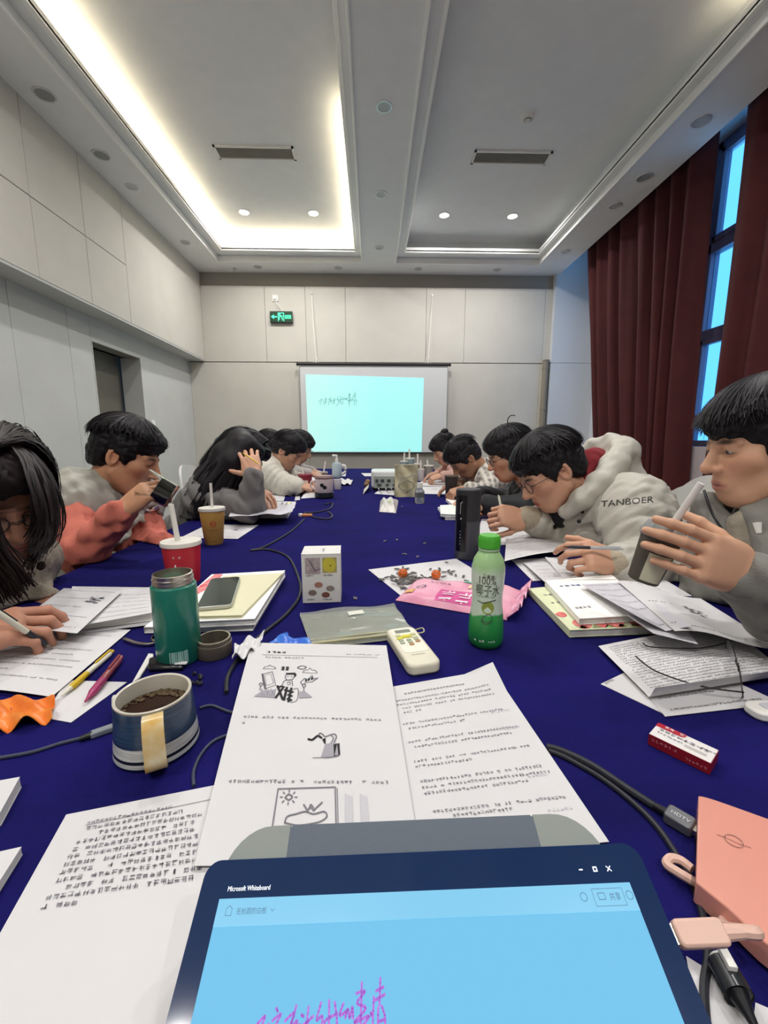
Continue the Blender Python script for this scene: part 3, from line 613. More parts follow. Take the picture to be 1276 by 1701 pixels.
# ---------------------------------------------------------------- L1 papers
def sidetext(n, size, a, b, rr=RT): return [(a, .93 - .86 * k / (n - 1), b if rr.random() < .75 else a + (b - a) * (.4 + .5 * rr.random()), size, 1) for k in range(n)]
def rot_print(nl, size, u0=.08, u1=.92, v0=.06, v1=.94, blob=None):
    def d(t, mm, W, H):           # lines of print running from near to far, read by someone at the side
        g = MB(); f = lambda a, b: mm(W - b, a) if False else mm(b, a)
        for k in range(nl):
            x = W * (u0 + (u1 - u0) * k / max(1, nl - 1))
            scribble(g, f, H * v0, x, int(H * (v1 - v0) / (size * 1.08) * (1 if RT.random() < .75 else RT.uniform(.4, .9))), size, RT)
        g.build('print', M_ink, t, kind='stuff')
        if blob:
            b = MB()
            for k in range(26):
                x, y = W * (blob[0] + RT.uniform(-.10, .10)), H * (blob[1] + RT.uniform(-.10, .10)); s = RT.uniform(.002, .006)
                poly2(b, mm, [(x - s, y), (x, y - s * .5), (x + s, y), (x, y + s * .6)])
            b.build('picture_print', M_ink, t, kind='stuff')
    return d
def row_print(nl, size, u0=.08, u1=.92, v0=.94, v1=.08, blob=None, dens=1):
    def d(t, mm, W, H):
        g = MB()
        for k in range(nl):
            scribble(g, mm, W * u0, H * (v0 + (v1 - v0) * k / max(1, nl - 1)), int(W * (u1 - u0) / (size * 1.08) * (1 if RT.random() < .7 else RT.uniform(.3, .9))), size, RT, dens)
        g.build('print', M_ink, t, kind='stuff')
        if blob:
            b = MB()
            for k in range(26):
                x, y = W * (blob[0] + RT.uniform(-.10, .10)), H * (blob[1] + RT.uniform(-.08, .08)); s = RT.uniform(.002, .007)
                poly2(b, mm, [(x - s, y), (x, y - s * .5), (x + s, y), (x, y + s * .6)])
            b.build('picture_print', M_ink, t, kind='stuff')
    return d
GL = 'papers of the girl in beige'
paper('text sheet the girl in beige is writing on', [(30, 1040), (217, 1046), (86, 1158), (-110, 1140)], TZ + .003, draw=row_print(11, .0036), group=GL, m=M_paper, curl=lambda u, v: .004 * (1 - v) * math.sin(3 * u))
paper('sheet with dark picture lying beyond the hand of the girl in beige', [(106, 977), (203, 982), (128, 1052), (20, 1040)], TZ + .030, draw=row_print(5, .0036, blob=(.72, .72)), group=GL)
paper('text sheet left of the green thermos, its edge under the picture sheet', [(120, 974), (264, 976), (262, 1016), (105, 1044)], TZ + .024, draw=row_print(8, .0034), group=GL)
paper('sheet at bottom of the pile left of the green thermos', [(110, 985), (266, 985), (262, 1036), (100, 1056)], TZ + .005, draw=row_print(4, .0034), group=GL)
def book(label, px, z0, h, m_cover, m_page=M_paper, name='book', cat='book', group=None, deco=None, spine=True, r=.004):
    q = quad(px, z0); c0 = (q[0] + q[1] + q[2] + q[3]) / 4
    t = thing(name, label, cat, (c0.x, c0.y, z0), group=group)
    L = [(p - c0) for p in q]
    ins = [p * .985 for p in L]
    MB().prism([(p.x, p.y) for p in ins][::-1], .0012, h - .0012).build('pages', m_page, t)
    MB().prism([(p.x, p.y) for p in L][::-1], 0, .0012).build('back_cover', m_cover, t)
    MB().prism([(p.x, p.y) for p in L][::-1], h - .0012, h).build('front_cover', m_cover, t)
    if spine: MB().add([L[0], L[3], L[3] + Vector((0, 0, h)), L[0] + Vector((0, 0, h))], [(0, 1, 2, 3)]).build('spine', m_cover, t)
    if deco:
        def mm(u, v, off=.0006): p = (L[3] * (1 - u) + L[2] * u) * (1 - v) + (L[0] * (1 - u) + L[1] * u) * v; return p + Vector((0, 0, h + off))
        deco(t, mm)
    return t
def pages(k=.3): return mat('page_edges', 'd5d3cf', .8, var=.05, vscale=80, stretch=(1, 1, 60))
book('white notebook under the sheets left of the green thermos', [(118, 990), (262, 985), (262, 1030), (116, 1048)], TZ + .0065, .014, M_white, pages(), group='notebooks and books')
# stack under the phone
M_peony = mat('peony_cover', 'd9d6b0', .5, col2='c94a52', vscale=16)
def redflower(t, mm):
    g = MB(); poly2(g, mm, [(.0, .55), (.05, 1), (.16, .98), (.2, .7), (.1, .5)]); g.build('red_flower', mat('flower_red', 'c83a48', .5, col2='e9a0a0', vscale=60), t)
GB = 'books under the smartphone'
book('white book lowest under the smartphone', [(348, 968), (474, 958), (420, 1048), (240, 1052)], TZ + .001, .012, M_white, pages(), group=GB)
book('white magazine with red flower cover under the cream folder', [(352, 962), (474, 955), (424, 1038), (262, 1046)], TZ + .0135, .012, M_white, pages(), group=GB, deco=redflower)
book('cream folder lying directly under the smartphone', [(372, 960), (470, 955), (402, 1026), (318, 1028)], TZ + .026, .005, M_cream, M_cream, name='folder', cat='folder', group=None, spine=False)
# papers farther along the left side
GF = 'papers along the left side of the table'
paper('sheet with grey picture under the yellow drink cup', [(345, 871), (430, 872), (395, 895), (300, 893)], TZ + .001, draw=row_print(4, .0045, blob=(.75, .6)), group=GF, n=(6, 6))
for k in range(4):
    book('%s in the tall paper pile before the girl in grey' % ('lowest folder', 'second folder', 'third folder', 'topmost folder')[k], [(370 + 2 * k, 838 - k), (492 - 7 * k, 836), (478 - 9 * k, 861 - 2 * k), (345 + 2 * k, 862 - 2 * k)], TZ + .001 + .012 * k, .010, (M_paper2, M_cream, M_paper2, M_paper)[k], pages(), name='paper_folder', cat='folder', group='paper pile before the girl in grey', spine=False)
paper('wrinkled sheet on top of the tall paper pile before the girl in grey', [(395, 836), (492, 838), (486, 852), (380, 858)], TZ + .051, curl=lambda u, v: .006 * math.sin(14 * u) * u + .004 * math.sin(9 * v), group=GF, m=M_paper2)
paper('sheet under the writing hand of the girl in grey', [(430, 812), (500, 806), (498, 830), (412, 834)], TZ + .003, draw=row_print(5, .006), group=GF, n=(8, 8), curl=lambda u, v: .004 * math.sin(6 * u))
paper('sheet beside the red drink carton', [(470, 803), (505, 800), (500, 822), (470, 824)], TZ + .006, group=GF, n=(6, 6), curl=lambda u, v: .008 * math.sin(8 * u))
paper('sheet under the arm of the girl in white', [(455, 800), (497, 797), (480, 812), (440, 812)], TZ + .001, group=GF, n=(6, 6))
paper('sheet left of the white pump jug', [(512, 790), (550, 789), (548, 797), (505, 798)], TZ + .001, group=GF, n=(6, 6))
paper('crumpled sheet right of the small white cup', [(562, 797), (586, 799), (584, 806), (562, 807)], TZ + .003, group=GF, n=(8, 8), curl=lambda u, v: .02 * abs(math.sin(7 * u + 3 * v)))
paper('sheet on the table at far left end', [(505, 786), (545, 785), (542, 789), (500, 790)], TZ + .001, group=GF, n=(6, 6))
paper('small sheet left of the projector', [(600, 786), (620, 786), (622, 791), (606, 791)], TZ + .001, group=GF, n=(6, 6))
paper('small sheet right of the white pump jug', [(566, 786), (575, 786), (574, 791), (564, 791)], TZ + .001, group=GF, n=(6, 6))
# right side
GR = 'papers along the right side of the table'
paper('sheet with dark pictures before the man in plaid', [(700, 797), (748, 797), (746, 808), (698, 807)], TZ + .001, draw=row_print(3, .008, blob=(.4, .5)), group=GR, n=(6, 6))
paper('sheet left of the dark paper cup', [(696, 808), (742, 808), (742, 821), (690, 820)], TZ + .001, draw=row_print(3, .008, blob=(.6, .6)), group=GR, n=(6, 6))
paper('sheet before the pink jacket at far right', [(715, 788), (745, 788), (745, 795), (708, 795)], TZ + .001, group=GR, n=(6, 6))
book('white notebook by the elbow of the man in black', [(740, 832), (812, 832), (822, 842), (752, 842)], TZ + .001, .012, M_white, pages(), group='notebooks and books', spine=False)
book('black notebook under the black cylinder speaker side', [(752, 842), (870, 842), (880, 850), (745, 852)], TZ + .001, .012, M_black, pages(), group='notebooks and books')
book('orange book under the hand of the man in white coat', [(770, 852), (838, 851), (835, 858), (770, 860)], TZ + .001, .014, mat('orange_cover', 'd5672e', .5), pages(), group='notebooks and books')
for k in range(2): book('%s white pad left of the black cylinder speaker' % ('lower', 'upper')[k], [(727 + 4 * k, 846 - 3 * k), (775, 844 - 3 * k), (775, 864 - 4 * k), (740 - 8 * k, 864 - 6 * k)], TZ + .001 + .0135 * k, .012, (M_paper2, mat('green_white_pad', 'dfe9de', .6))[k], pages(), name='notepad', cat='notepad', group='pads left of the speaker', spine=False)
paper('large white sheet under the forearm of the man in white coat', [(800, 862), (900, 858), (950, 905), (790, 905)], TZ + .002, group=GR)
paper('sheet with curled front edge right of the coconut bottle', [(842, 885), (950, 880), (978, 912), (838, 938)], TZ + .012, draw=row_print(8, .005, dens=.8), curl=lambda u, v: .010 * (1 - v) ** 3 + .004 * math.sin(5 * u), group=GR)
paper('sheet poking out below the curled sheet beside the coconut bottle', [(850, 930), (930, 925), (975, 960), (885, 965)], TZ + .002, draw=row_print(6, .005), group=GR)
paper('folded sheet between the curled sheet and the peony book', [(870, 935), (960, 930), (1010, 975), (915, 985)], TZ + .007, draw=row_print(7, .0045), group=GR, curl=lambda u, v: .012 * (1 - u) * (1 - v))
paper('sheet under the pen hand of the man in white coat', [(905, 925), (1075, 945), (1150, 990), (960, 990)], TZ + .013, draw=row_print(9, .0045, u1=.6), group=GR)
def peony(t, mm):
    M_r = mat('peony_red', 'c23f45', .5, col2='e58e86', vscale=70); M_l = mat('peony_leaf', '5c6a3a', .5, col2='9a9a66', vscale=50)
    rr = random.Random(8)
    for k, (u, v, s) in enumerate(((.18, .10, .10), (.5, .12, .12), (.72, .10, .10), (.9, .14, .09), (.06, .30, .06), (.35, .08, .07))):
        g = MB(); poly2(g, mm, [(u + s * math.cos(a * .7) * rr.uniform(.8, 1.1), v + 1.0 * s * math.sin(a * .7) * rr.uniform(.8, 1.1)) for a in range(9)]); g.build('flower_print', M_r, t)
    for k in range(7): u = .1 + .13 * k; g = MB(); poly2(g, mm, [(u, .02), (u + .05, .07), (u + .1, .03), (u + .06, .015)]); g.build('leaf_print', M_l, t)
    g = MB()
    for v, n in ((.55, 5), (.75, 4)): scribble(g, lambda a, b: mm(a, b), .08, v, n, .05, rr)
    g.build('title_print', M_ink, t, kind='stuff')
book('pale green book with red peony cover at right', [(878, 987), (1012, 975), (1112, 1052), (946, 1059)], TZ + .001, .014, mat('pale_green_cover', 'd9deb8', .5), pages(), deco=peony, group='notebooks and books')
def bluetitle(t, mm):
    g = MB(); scribble(g, mm, .12, .75, 4, .07, RT); g.build('title_print', mat('blue_ink', '3a5aa8', .6), t, kind='stuff'); g = MB(); scribble(g, mm, .06, .2, 4, .05, RT); g.build('small_print', M_ink, t, kind='stuff')
book('white notebook with blue title lying on the peony book', [(905, 973), (1015, 962), (1095, 1030), (962, 1038)], TZ + .016, .012, M_white, pages(), deco=bluetitle, group='notebooks and books')
paper('curled sheet drooping over the white notebook with blue title', [(965, 975), (1030, 972), (1148, 1060), (1065, 1048)], TZ + .032, curl=lambda u, v: .03 * abs(u - .5) * (1 - v) + .006, draw=row_print(7, .0045), m=M_paper2, group=GR)
paper('large sketch sheet spreading to the right edge near the grey jacket', [(1025, 972), (1165, 985), (1300, 1066), (1120, 1058)], TZ + .034, curl=lambda u, v: .012 * math.sin(4 * u + 1), draw=row_print(3, .005, blob=(.6, .5), dens=.7), group=GR)
paper('triangular folded sheet tip beside the spectacles', [(1040, 1030), (1110, 1010), (1160, 1070), (1085, 1062)], TZ + .03, m=M_paper2, n=(6, 6), group=GR, curl=lambda u, v: .010 * (1 - u))
# newspaper-like folded sheets with spectacles
def roll(u, v):                 # near edge rolled over
    if v > .22: return (0, 0, .001 + .004 * math.sin(3 * u))
    a = (.22 - v) / .22 * 2.6; return (0, .022 * (.22 - v) / .22 * 2.2 * .5, .012 * (1 - math.cos(a)))
paper('densely printed folded sheet under the spectacles', [(994, 1074), (1210, 1040), (1345, 1150), (1108, 1188)], TZ + .006, curl=roll, draw=row_print(20, .0036, u0=.05, u1=.97, v0=.93, v1=.25), n=(16, 24), group=GR)
paper('lower printed sheet poking out under the spectacles sheet', [(1040, 1112), (1130, 1090), (1300, 1168), (1105, 1190)], TZ + .002, draw=row_print(5, .004), group=GR)
paper('left corner of the lower printed sheet near the medicine box', [(998, 1136), (1046, 1113), (1120, 1160), (1112, 1190)], TZ + .001, draw=row_print(2, .004), n=(8, 8), group=GR)
# ================================================================ things on the table
def pz(p):
    v = Vector(p) - EYE; z = v.dot(_fw); return 638 + FPX * v.dot(_rt) / z, 850.5 - FPX * v.dot(_up) / z, z
def htop(b, ytop):
    lo, hi = 0.0, 1.0
    for _ in range(40):
        mid = (lo + hi) / 2
        if pz((b.x, b.y, b.z + mid))[1] > ytop: lo = mid
        else: hi = mid
    return lo
def wpx(b, w): return w / FPX * pz(b)[2]
GT = TZ + .0006
# ---------------------------------------------------------------- tablet computer
ang = math.radians(25); tw, th = .284, .185
t = thing('tablet_computer', 'black-framed tablet computer with a blue whiteboard page, nearest the viewer', 'tablet', (.0, .0, 0))
topL, topR = atD(345, 1428, .281), atD(1056, 1398, .277)
mid = (topL + topR) / 2; ux = (topR - topL).normalized(); tw = (topR - topL).length
back = Vector((-ux.y, ux.x, 0)).normalized(); vv = (back * math.cos(ang) + Vector((0, 0, math.sin(ang)))); vv = (vv - ux * vv.dot(ux)).normalized(); nn = ux.cross(vv)
th = (mid.z - TZ - .012) / vv.z
MT = Matrix((ux, vv, nn)).transposed().to_4x4(); MT.translation = mid - vv * (th / 2)
t.matrix_world = MT
M_tab = mat('tablet_shell', '20242c', .35, spec=.5); M_glassb = mat('tablet_bezel_glass', '102a52', .08, spec=.6, coat=.3)  # bezel base colour tinted blue to stand in for the window's reflection
MB().prism(rrect(tw, th, .010), -.008, -.001).build('shell', mat('tablet_rim', '5d6268', .35, metal=.5), t, bevel=.001)
MB().prism(rrect(tw - .0012, th - .0012, .0095), -.001, 0).build('bezel_glass', M_glassb, t)
sw, sh, top = tw - .029, th - .042, .0205
y1 = th / 2 - top; y0 = -th / 2 + .012; x0 = -sw / 2 + .0; x1 = sw / 2
M_page = mat('tablet_page', S(70, 150, 200)[:3], .5, emit=0, spec=.1); M_bar2 = mat('tablet_toolbar', S(90, 165, 210)[:3], .25, emit=0, spec=.3)
for m_, c_ in ((M_page, S(112, 196, 238)), (M_bar2, S(128, 204, 240))):
    b_ = m_.node_tree.nodes['Principled BSDF']; b_.inputs['Base Color'].default_value = (.03, .04, .05, 1); b_.inputs['Emission Color'].default_value = c_; b_.inputs['Emission Strength'].default_value = .95
scr = MB().box(x0, x1, y0, y1, 0, .0003).build('screen', M_page, t)
MB().box(x0, x1, y1 - .0125, y1, .0003, .0005).build('toolbar', M_bar2, scr)
MB().box(x0, x1, y1 - .0130, y1 - .0125, .0003, .0005).build('toolbar_edge', mat('toolbar_line', S(96, 168, 205)[:3], .3, emit=.4), scr)
f = lambda a, b: (a, b, .0007)
m = MB(); write(m, 'Microsoft Whiteboard', x0 + .004, y1 + .0035, .0036, f, width=.0275); m.build('window_title', mat('screen_white', (.9, .95, 1), .4, emit=.8), t)
MS = mat('screen_grey', S(60, 100, 135)[:3], .4, emit=.1)
m = MB(); write(m, '无标题的白板', x0 + .0125, y1 - .0075, .0034, f, width=.0190); m.build('board_name', MS, scr)
m = MB(); line2(m, f, [(x0 + .006, y1 - .008), (x0 + .006, y1 - .0048), (x0 + .0078, y1 - .0033), (x0 + .0096, y1 - .0048), (x0 + .0096, y1 - .008), (x0 + .006, y1 - .008)], .00013, n=1); m.build('home_icon', MS, scr)
m = MB(); line2(m, f, [(x0 + .034, y1 - .0055), (x0 + .0352, y1 - .0067), (x0 + .0364, y1 - .0055)], .00013, n=1); m.build('chevron', MS, scr)
m = MB(); write(m, '共享', x1 - .0155, y1 - .0078, .0040, f, width=.0068); m.build('share_text', MS, scr)
m = MB(); line2(m, f, [(x1 - .025, y1 - .0105), (x1 - .025, y1 - .0025), (x1 - .0065, y1 - .0025), (x1 - .0065, y1 - .0105), (x1 - .025, y1 - .0105)], .00012, n=1); m.build('share_button', MS, scr)
m = MB(); line2(m, f, [(x1 - .022, y1 - .0075), (x1 - .022, y1 - .0045), (x1 - .018, y1 - .0045), (x1 - .018, y1 - .0075), (x1 - .022, y1 - .0075)], .00016, n=1); m.build('share_icon', MS, scr)
for cx in (x1 - .031, x1 - .003): m = MB(); line2(m, f, [(cx + .002 * math.cos(a * .785), y1 - .006 + .002 * math.sin(a * .785)) for a in range(8)], .00014, True); m.build('round_icon', MS, scr)
MW = MATS['screen_white']; yy = y1 + .007
m = MB(); line2(m, f, [(x1 - .0285, yy), (x1 - .0265, yy)], .0003, n=1); m.build('minimise_icon', MW, t)
m = MB(); line2(m, f, [(x1 - .0195, yy - .001), (x1 - .0195, yy + .001), (x1 - .0175, yy + .001), (x1 - .0175, yy - .001), (x1 - .0195, yy - .001)], .0003, n=1); m.build('restore_icon', MW, t)
m = MB(); line2(m, f, [(x1 - .011, yy - .0012), (x1 - .0085, yy + .0012)], .00025, n=1); line2(m, f, [(x1 - .011, yy + .0012), (x1 - .0085, yy - .0012)], .00025, n=1); m.build('close_icon', MW, t)
m = MB(); strokes(m, (x0 + .033, y1 - .0585), .0122, .0135, .045, lambda a, b: (a, b, .0006)); m.v = [Vector(p) for p in m.v]
m.build('handwriting', mat('violet_ink', S(150, 80, 185)[:3], .4, emit=.35), scr)
# plate behind the tablet
sL, sR = atD(381, 1400, .297), atD(985, 1392, .297); sm = (sL + sR) / 2; sw2 = (sR - sL).length
topz = atD(680, 1362, .297); hh = (topz - Vector((sm.x, sm.y, topz.z))).length
t = thing('tablet_stand', 'grey stand plate with lighter rounded ends behind the tablet', 'stand', (0, 0, 0))
MS2 = Matrix((ux, vv, nn)).transposed().to_4x4(); MS2.translation = atD(683, 1361, .300) - vv * .06 - nn * .004; t.matrix_world = MS2
sh2 = 2 * (.06); M_sg = mat('stand_grey', '58616d', .6, bump=.1, bscale=500); M_sl = mat('stand_end', '868c88', .6)
out = rrect(sw2, .12, .028, 8)
MB().prism([p for p in rrect(sw2 - .085, .12, .002, 1)], -.0032, .0028).build('plate', M_sg, t)
for s in (-1, 1):
    pts = [(s * (sw2 / 2 - .0425), -.06), (s * (sw2 / 2 - .002), -.06)] + [(s * (sw2 / 2 - .03 + .03 * math.cos(a * math.pi / 16)), .06 - .03 + .03 * math.sin(a * math.pi / 16)) for a in range(9)] + [(s * (sw2 / 2 - .0425), .06)]
    MB().prism(pts if s > 0 else pts[::-1], -.003, .003).build('end_piece', M_sl, t)
lowp = MS2 @ Vector((0, -.055, -.003))
t2 = MB().tube([(x, -.02, -.004) for x in (-.05, 0, .05)], .003).build('hinge', M_black, t)
MB().box(-.05, .05, -.0025, .0, -.040, -.004, TR(0, -.028, 0) @ RX(-.25)).build('kickstand', M_sg, t)
# ---------------------------------------------------------------- mug with gold handle
b = at(263, 1236); h = htop(b, 1150); r = wpx(b, 63)
t = thing('tea_mug', 'blue brushed mug with white stripes, gold handle and dark tea', 'mug', (b.x, b.y, GT))
h = h * .99; R0, R1 = r * 1.02, r * .90
def rad(z): return R0 + (R1 - R0) * (z / h) ** .8
mm_ = bpy.data.materials.new('mug_glaze'); mm_.use_nodes = True; nt = mm_.node_tree; pb = nt.nodes['Principled BSDF']; pb.inputs['Roughness'].default_value = .25
tc = nt.nodes.new('ShaderNodeTexCoord'); sp = nt.nodes.new('ShaderNodeSeparateXYZ'); nt.links.new(tc.outputs['Object'], sp.inputs[0])
rp = nt.nodes.new('ShaderNodeMapRange'); rp.inputs[2].default_value = h; nt.links.new(sp.outputs[2], rp.inputs[0])
cr = nt.nodes.new('ShaderNodeValToRGB'); cr.color_ramp.interpolation = 'CONSTANT'; nt.links.new(rp.outputs[0], cr.inputs[0]); el = cr.color_ramp.elements
stops = [(0, '3c4a58'), (.06, 'c6c6c2'), (.13, '22252e'), (.185, 'cfcfca'), (.38, '2b3a55'), (.42, '30455f'), (.97, 'a49a88')]
el[0].position = 0; el[0].color = S(stops[0][1]); el[1].position = stops[1][0]; el[1].color = S(stops[1][1])
for p_, c_ in stops[2:]: e = el.new(p_); e.color = S(c_)
mp = nt.nodes.new('ShaderNodeMapping'); mp.inputs['Scale'].default_value = (8, 8, 160); nt.links.new(tc.outputs['Object'], mp.inputs[0])
ns = nt.nodes.new('ShaderNodeTexNoise'); ns.inputs['Scale'].default_value = 3; ns.inputs['Detail'].default_value = 5; nt.links.new(mp.outputs[0], ns.inputs['Vector'])
r2 = nt.nodes.new('ShaderNodeMapRange'); r2.inputs[1].default_value = .3; r2.inputs[2].default_value = .7; r2.inputs[3].default_value = .55; r2.inputs[4].default_value = 1.25; nt.links.new(ns.outputs[0], r2.inputs[0])
mx = nt.nodes.new('ShaderNodeMix'); mx.data_type = 'RGBA'; mx.blend_type = 'MULTIPLY'; mx.inputs[0].default_value = 1; nt.links.new(cr.outputs[0], mx.inputs[6]); nt.links.new(r2.outputs[0], mx.inputs[7]); nt.links.new(mx.outputs[2], pb.inputs['Base Color'])
MB().lathe([(R0 * .93, 0), (R0 * .99, .003)] + [(rad(h * k / 12), h * k / 12) for k in range(1, 13)], 56, cap1=False).build('body', mm_, t, smooth=True)
M_cer = mat('cream_ceramic', 'cfc9bb', .25)
MB().lathe([(rad(h), h), (rad(h) - .0012, h + .0012), (rad(h) - .003, h)] + [(rad(h * k / 8) - .0035, h * k / 8) for k in range(7, 3, -1)], 56, cap0=False, cap1=False).build('inner_wall', M_cer, t, smooth=True)
tea = MB().lathe([(0, h * .70), (rad(h * .70) - .003, h * .70)], 40, cap1=False).build('tea', mat('dark_tea', '2a1710', .08, spec=.5), t)
rr = random.Random(3); M_foam = mat('tea_leaves', '5b4a34', .8)
m = MB()
for k in range(110):
    a = rr.gauss(1.4, .9); q = (rad(h * .7) - .006) * (1 - .28 * rr.random() ** 1.5); s = rr.uniform(.0012, .003)
    m.lathe([(0, 0), (s, s * .3), (s * .7, s * .7), (0, s * .8)], 6, TR(q * math.cos(a), q * math.sin(a), h * .70))
m.build('floating_leaves', M_foam, t, kind='stuff')
ha = math.atan2(-b.y, -b.x) - .06; ce_ = lambda q, z: (q * math.cos(ha), q * math.sin(ha), z)
hw = .0098
def handle_path(s):
    P = catmull([(rad(h * .86) - .003, h * .86, 0), (R1 + .010, h * .90, 0), (R1 + .018, h * .78, 0), (R1 + .020, h * .52, 0), (R0 + .013, h * .28, 0), (rad(h * .12) - .002, h * .12, 0)], 6)
    return P[min(len(P) - 1, int(round(s * (len(P) - 1))))]
def hfn(u, v): p = handle_path(v); q = (u - .5) * 2 * hw; return (p.x * math.cos(ha) - q * math.sin(ha), p.x * math.sin(ha) + q * math.cos(ha), p.y)
MB().grid(hfn, 4, 30, .006).build('handle', mat('gold_glaze', 'd8cfae', .18, metal=.0, col2='c89a3c', vscale=45, spec=.8), t, smooth=True, angle=50)
# ---------------------------------------------------------------- thermos and its lid
b = at(299, 1094); h = htop(b, 952); r = wpx(b, 34)
t = thing('thermos_bottle', 'green steel thermos bottle, open, with bare metal neck', 'thermos', (b.x, b.y, GT))
M_tg = mat('green_enamel', '1f7a66', .3, spec=.5, coat=.3); M_steel = mat('brushed_steel', 'b9b3a8', .25, metal=.95)
MB().lathe([(r * .92, 0), (r, .004), (r, h * .84), (r * .99, h * .87), (r * .92, h * .885)], 48).build('body', M_tg, t, smooth=True)
MB().lathe([(r * .86, h * .88), (r * .86, h * .90), (r * .9, h * .905), (r * .9, h * .915), (r * .86, h * .92), (r * .86, h * .94), (r * .9, h * .945), (r * .9, h * .955), (r * .86, h * .96), (r * .87, h), (r * .80, h * 1.003), (r * .78, h * .9), (0, h * .86)], 48).build('neck', M_steel, t, smooth=True)
cm = math.atan2(-b.y, -b.x)
m = MB()
for k in range(9): a = cm - .05 + (k - 4) * .09; m.box(r, r + .0006, -.0008 - .0004 * (k % 3), .0008 + .0004 * (k % 3), .008, .026, RZ(a))
m.build('barcode', mat('barcode_grey', '8fb8ad', .5), t, kind='stuff')
b = at(357, 1086); rl = wpx(b, 28); hl = .028
t = thing('screw_top', 'brown-grey screw lid lying open-side up beside the thermos', 'lid', (b.x, b.y, GT))
MB().lathe([(rl * .96, 0), (rl, .002), (rl, hl * .75), (rl * .93, hl * .78), (rl * .93, hl), (rl * .84, hl), (rl * .82, hl * .35), (0, hl * .3)], 44).build('body', mat('lid_brown', '5d564b', .45), t, smooth=True)
MB().lathe([(rl * .935, hl * .98), (rl * .935, hl * 1.02), (rl * .84, hl * 1.02), (rl * .84, hl * .98)], 44, cap0=False, cap1=False).build('rim', mat('lid_rim', '8c8571', .4), t, smooth=True)
# ---------------------------------------------------------------- drinks
def cup(name, label, cat, base, top_y, wb, wt, parts, m, lid=None, straw=None, liquid=None, group=None, straw_col='e6e2da', cap_h=.006):
    b = at(*base); h = htop(b, top_y); rb, rt_ = wpx(b, wb / 2), wpx(b + Vector((0, 0, h)), wt / 2)
    t = thing(name, label, cat, (b.x, b.y, GT), group=group)
    MB().lathe([(rb * .95, 0), (rb, .002), (rt_, h * .97), (rt_, h), (rt_ * .95, h), (rb * .9, h * .06), (0, h * .05)], 36).build('cup_body', m, t, smooth=True)
    if liquid: MB().lathe([(rb * .9, h * .05), (rb + (rt_ - rb) * .8 - .002, h * .80), (0, h * .80)], 32).build('drink', liquid, t, smooth=True)
    if lid: MB().lathe([(rt_ * 1.05, h - .004), (rt_ * 1.07, h), (rt_ * 1.04, h + cap_h), (0, h + cap_h)], 36).build('lid', lid, t, smooth=True)
    if straw:
        z1 = htop(b, straw[1]); p1 = atY(straw[0], straw[1], b.y); r = straw[2]
        MB().rod((0, 0, h * .3), (p1.x - b.x, 0, z1), r, n=12).build('straw', mat('straw_white', straw_col, .4), t, smooth=True)
    if parts: parts(t, b, h, rb, rt_)
    return t
def wrap_print(fn):
    def p(t, b, h, rb, rt_):
        a0 = math.atan2(-b.y, -b.x)
        def mapf(x, z, off=.0006): rr_ = rb + (rt_ - rb) * z / h + off; a = a0 + x / rr_; return (rr_ * math.cos(a), rr_ * math.sin(a), z)
        fn(t, mapf, h, rb)
    return p
M_red = mat('red_card_cup', 'b3202e', .45); M_lid = mat('lid_white', 'e0dcd2', .35); M_clear = mat('clear_plastic', 'eceff0', .08, trans=.9, ior=1.2)
def redp(t, f, h, r):
    m = MB(); [m.add([f(a, h * .1), f(a + .003, h * .1), f(a + .003, h * .55), f(a, h * .55)], [(0, 1, 2, 3)]) for a in (-.018,)]; m.build('white_mark', M_white, t)
    m = MB(); scribble(m, f, -.022, h * .7, 3, .006, RT); m.build('lettering', M_lid, t, kind='stuff')
cup('drink_cup', 'red paper cup with white lid and thick straw behind the thermos', 'cup', (306, 966), 902, 50, 60, wrap_print(redp), M_red, M_lid, (284, 838, .0062))
M_juice = mat('orange_drink', 'c08a3a', .3); M_cupclear = mat('yellow_cup', 'cfa35c', .25, trans=.3, ior=1.1)
def yel(t, f, h, r):
    g = MB(); pts = [(.010 * math.cos(a * .52), h * .62 + .011 * math.sin(a * .52)) for a in range(12)]; poly2(g, lambda a, b: f(a, b, .001), pts); g.build('round_emblem', mat('emblem_orange', 'b5552a', .5), t)
    g = MB(); line2(g, lambda a, b: f(a, b, .0015), [(-.004, h * .66), (.002, h * .68), (.004, h * .62), (0, h * .58), (-.004, h * .6)], .0012); g.build('emblem_face', mat('emblem_light', 'd8a25c', .5), t)
    g = MB(); scribble(g, lambda a, b: f(a, b, .001), -.013, h * .42, 6, .004, RT); scribble(g, lambda a, b: f(a, b, .001), -.009, h * .10, 5, .0035, RT); g.build('lettering', mat('brown_print', '7a4426', .5), t, kind='stuff')
    MB().lathe([(r * 1.0, h * .81), (r * 1.36, h * .99)], 36, cap0=False, cap1=False).build('milk_top', mat('pale_drink', 'd9c69a', .3), t, smooth=True)
cup('drink_cup', 'yellow fruit drink cup with white lid and straw on a sheet', 'cup', (356, 903), 846, 29, 40, wrap_print(yel), mat('yellow_cup_wall', 'c79a4e', .25), M_lid, (350, 803, .0045))
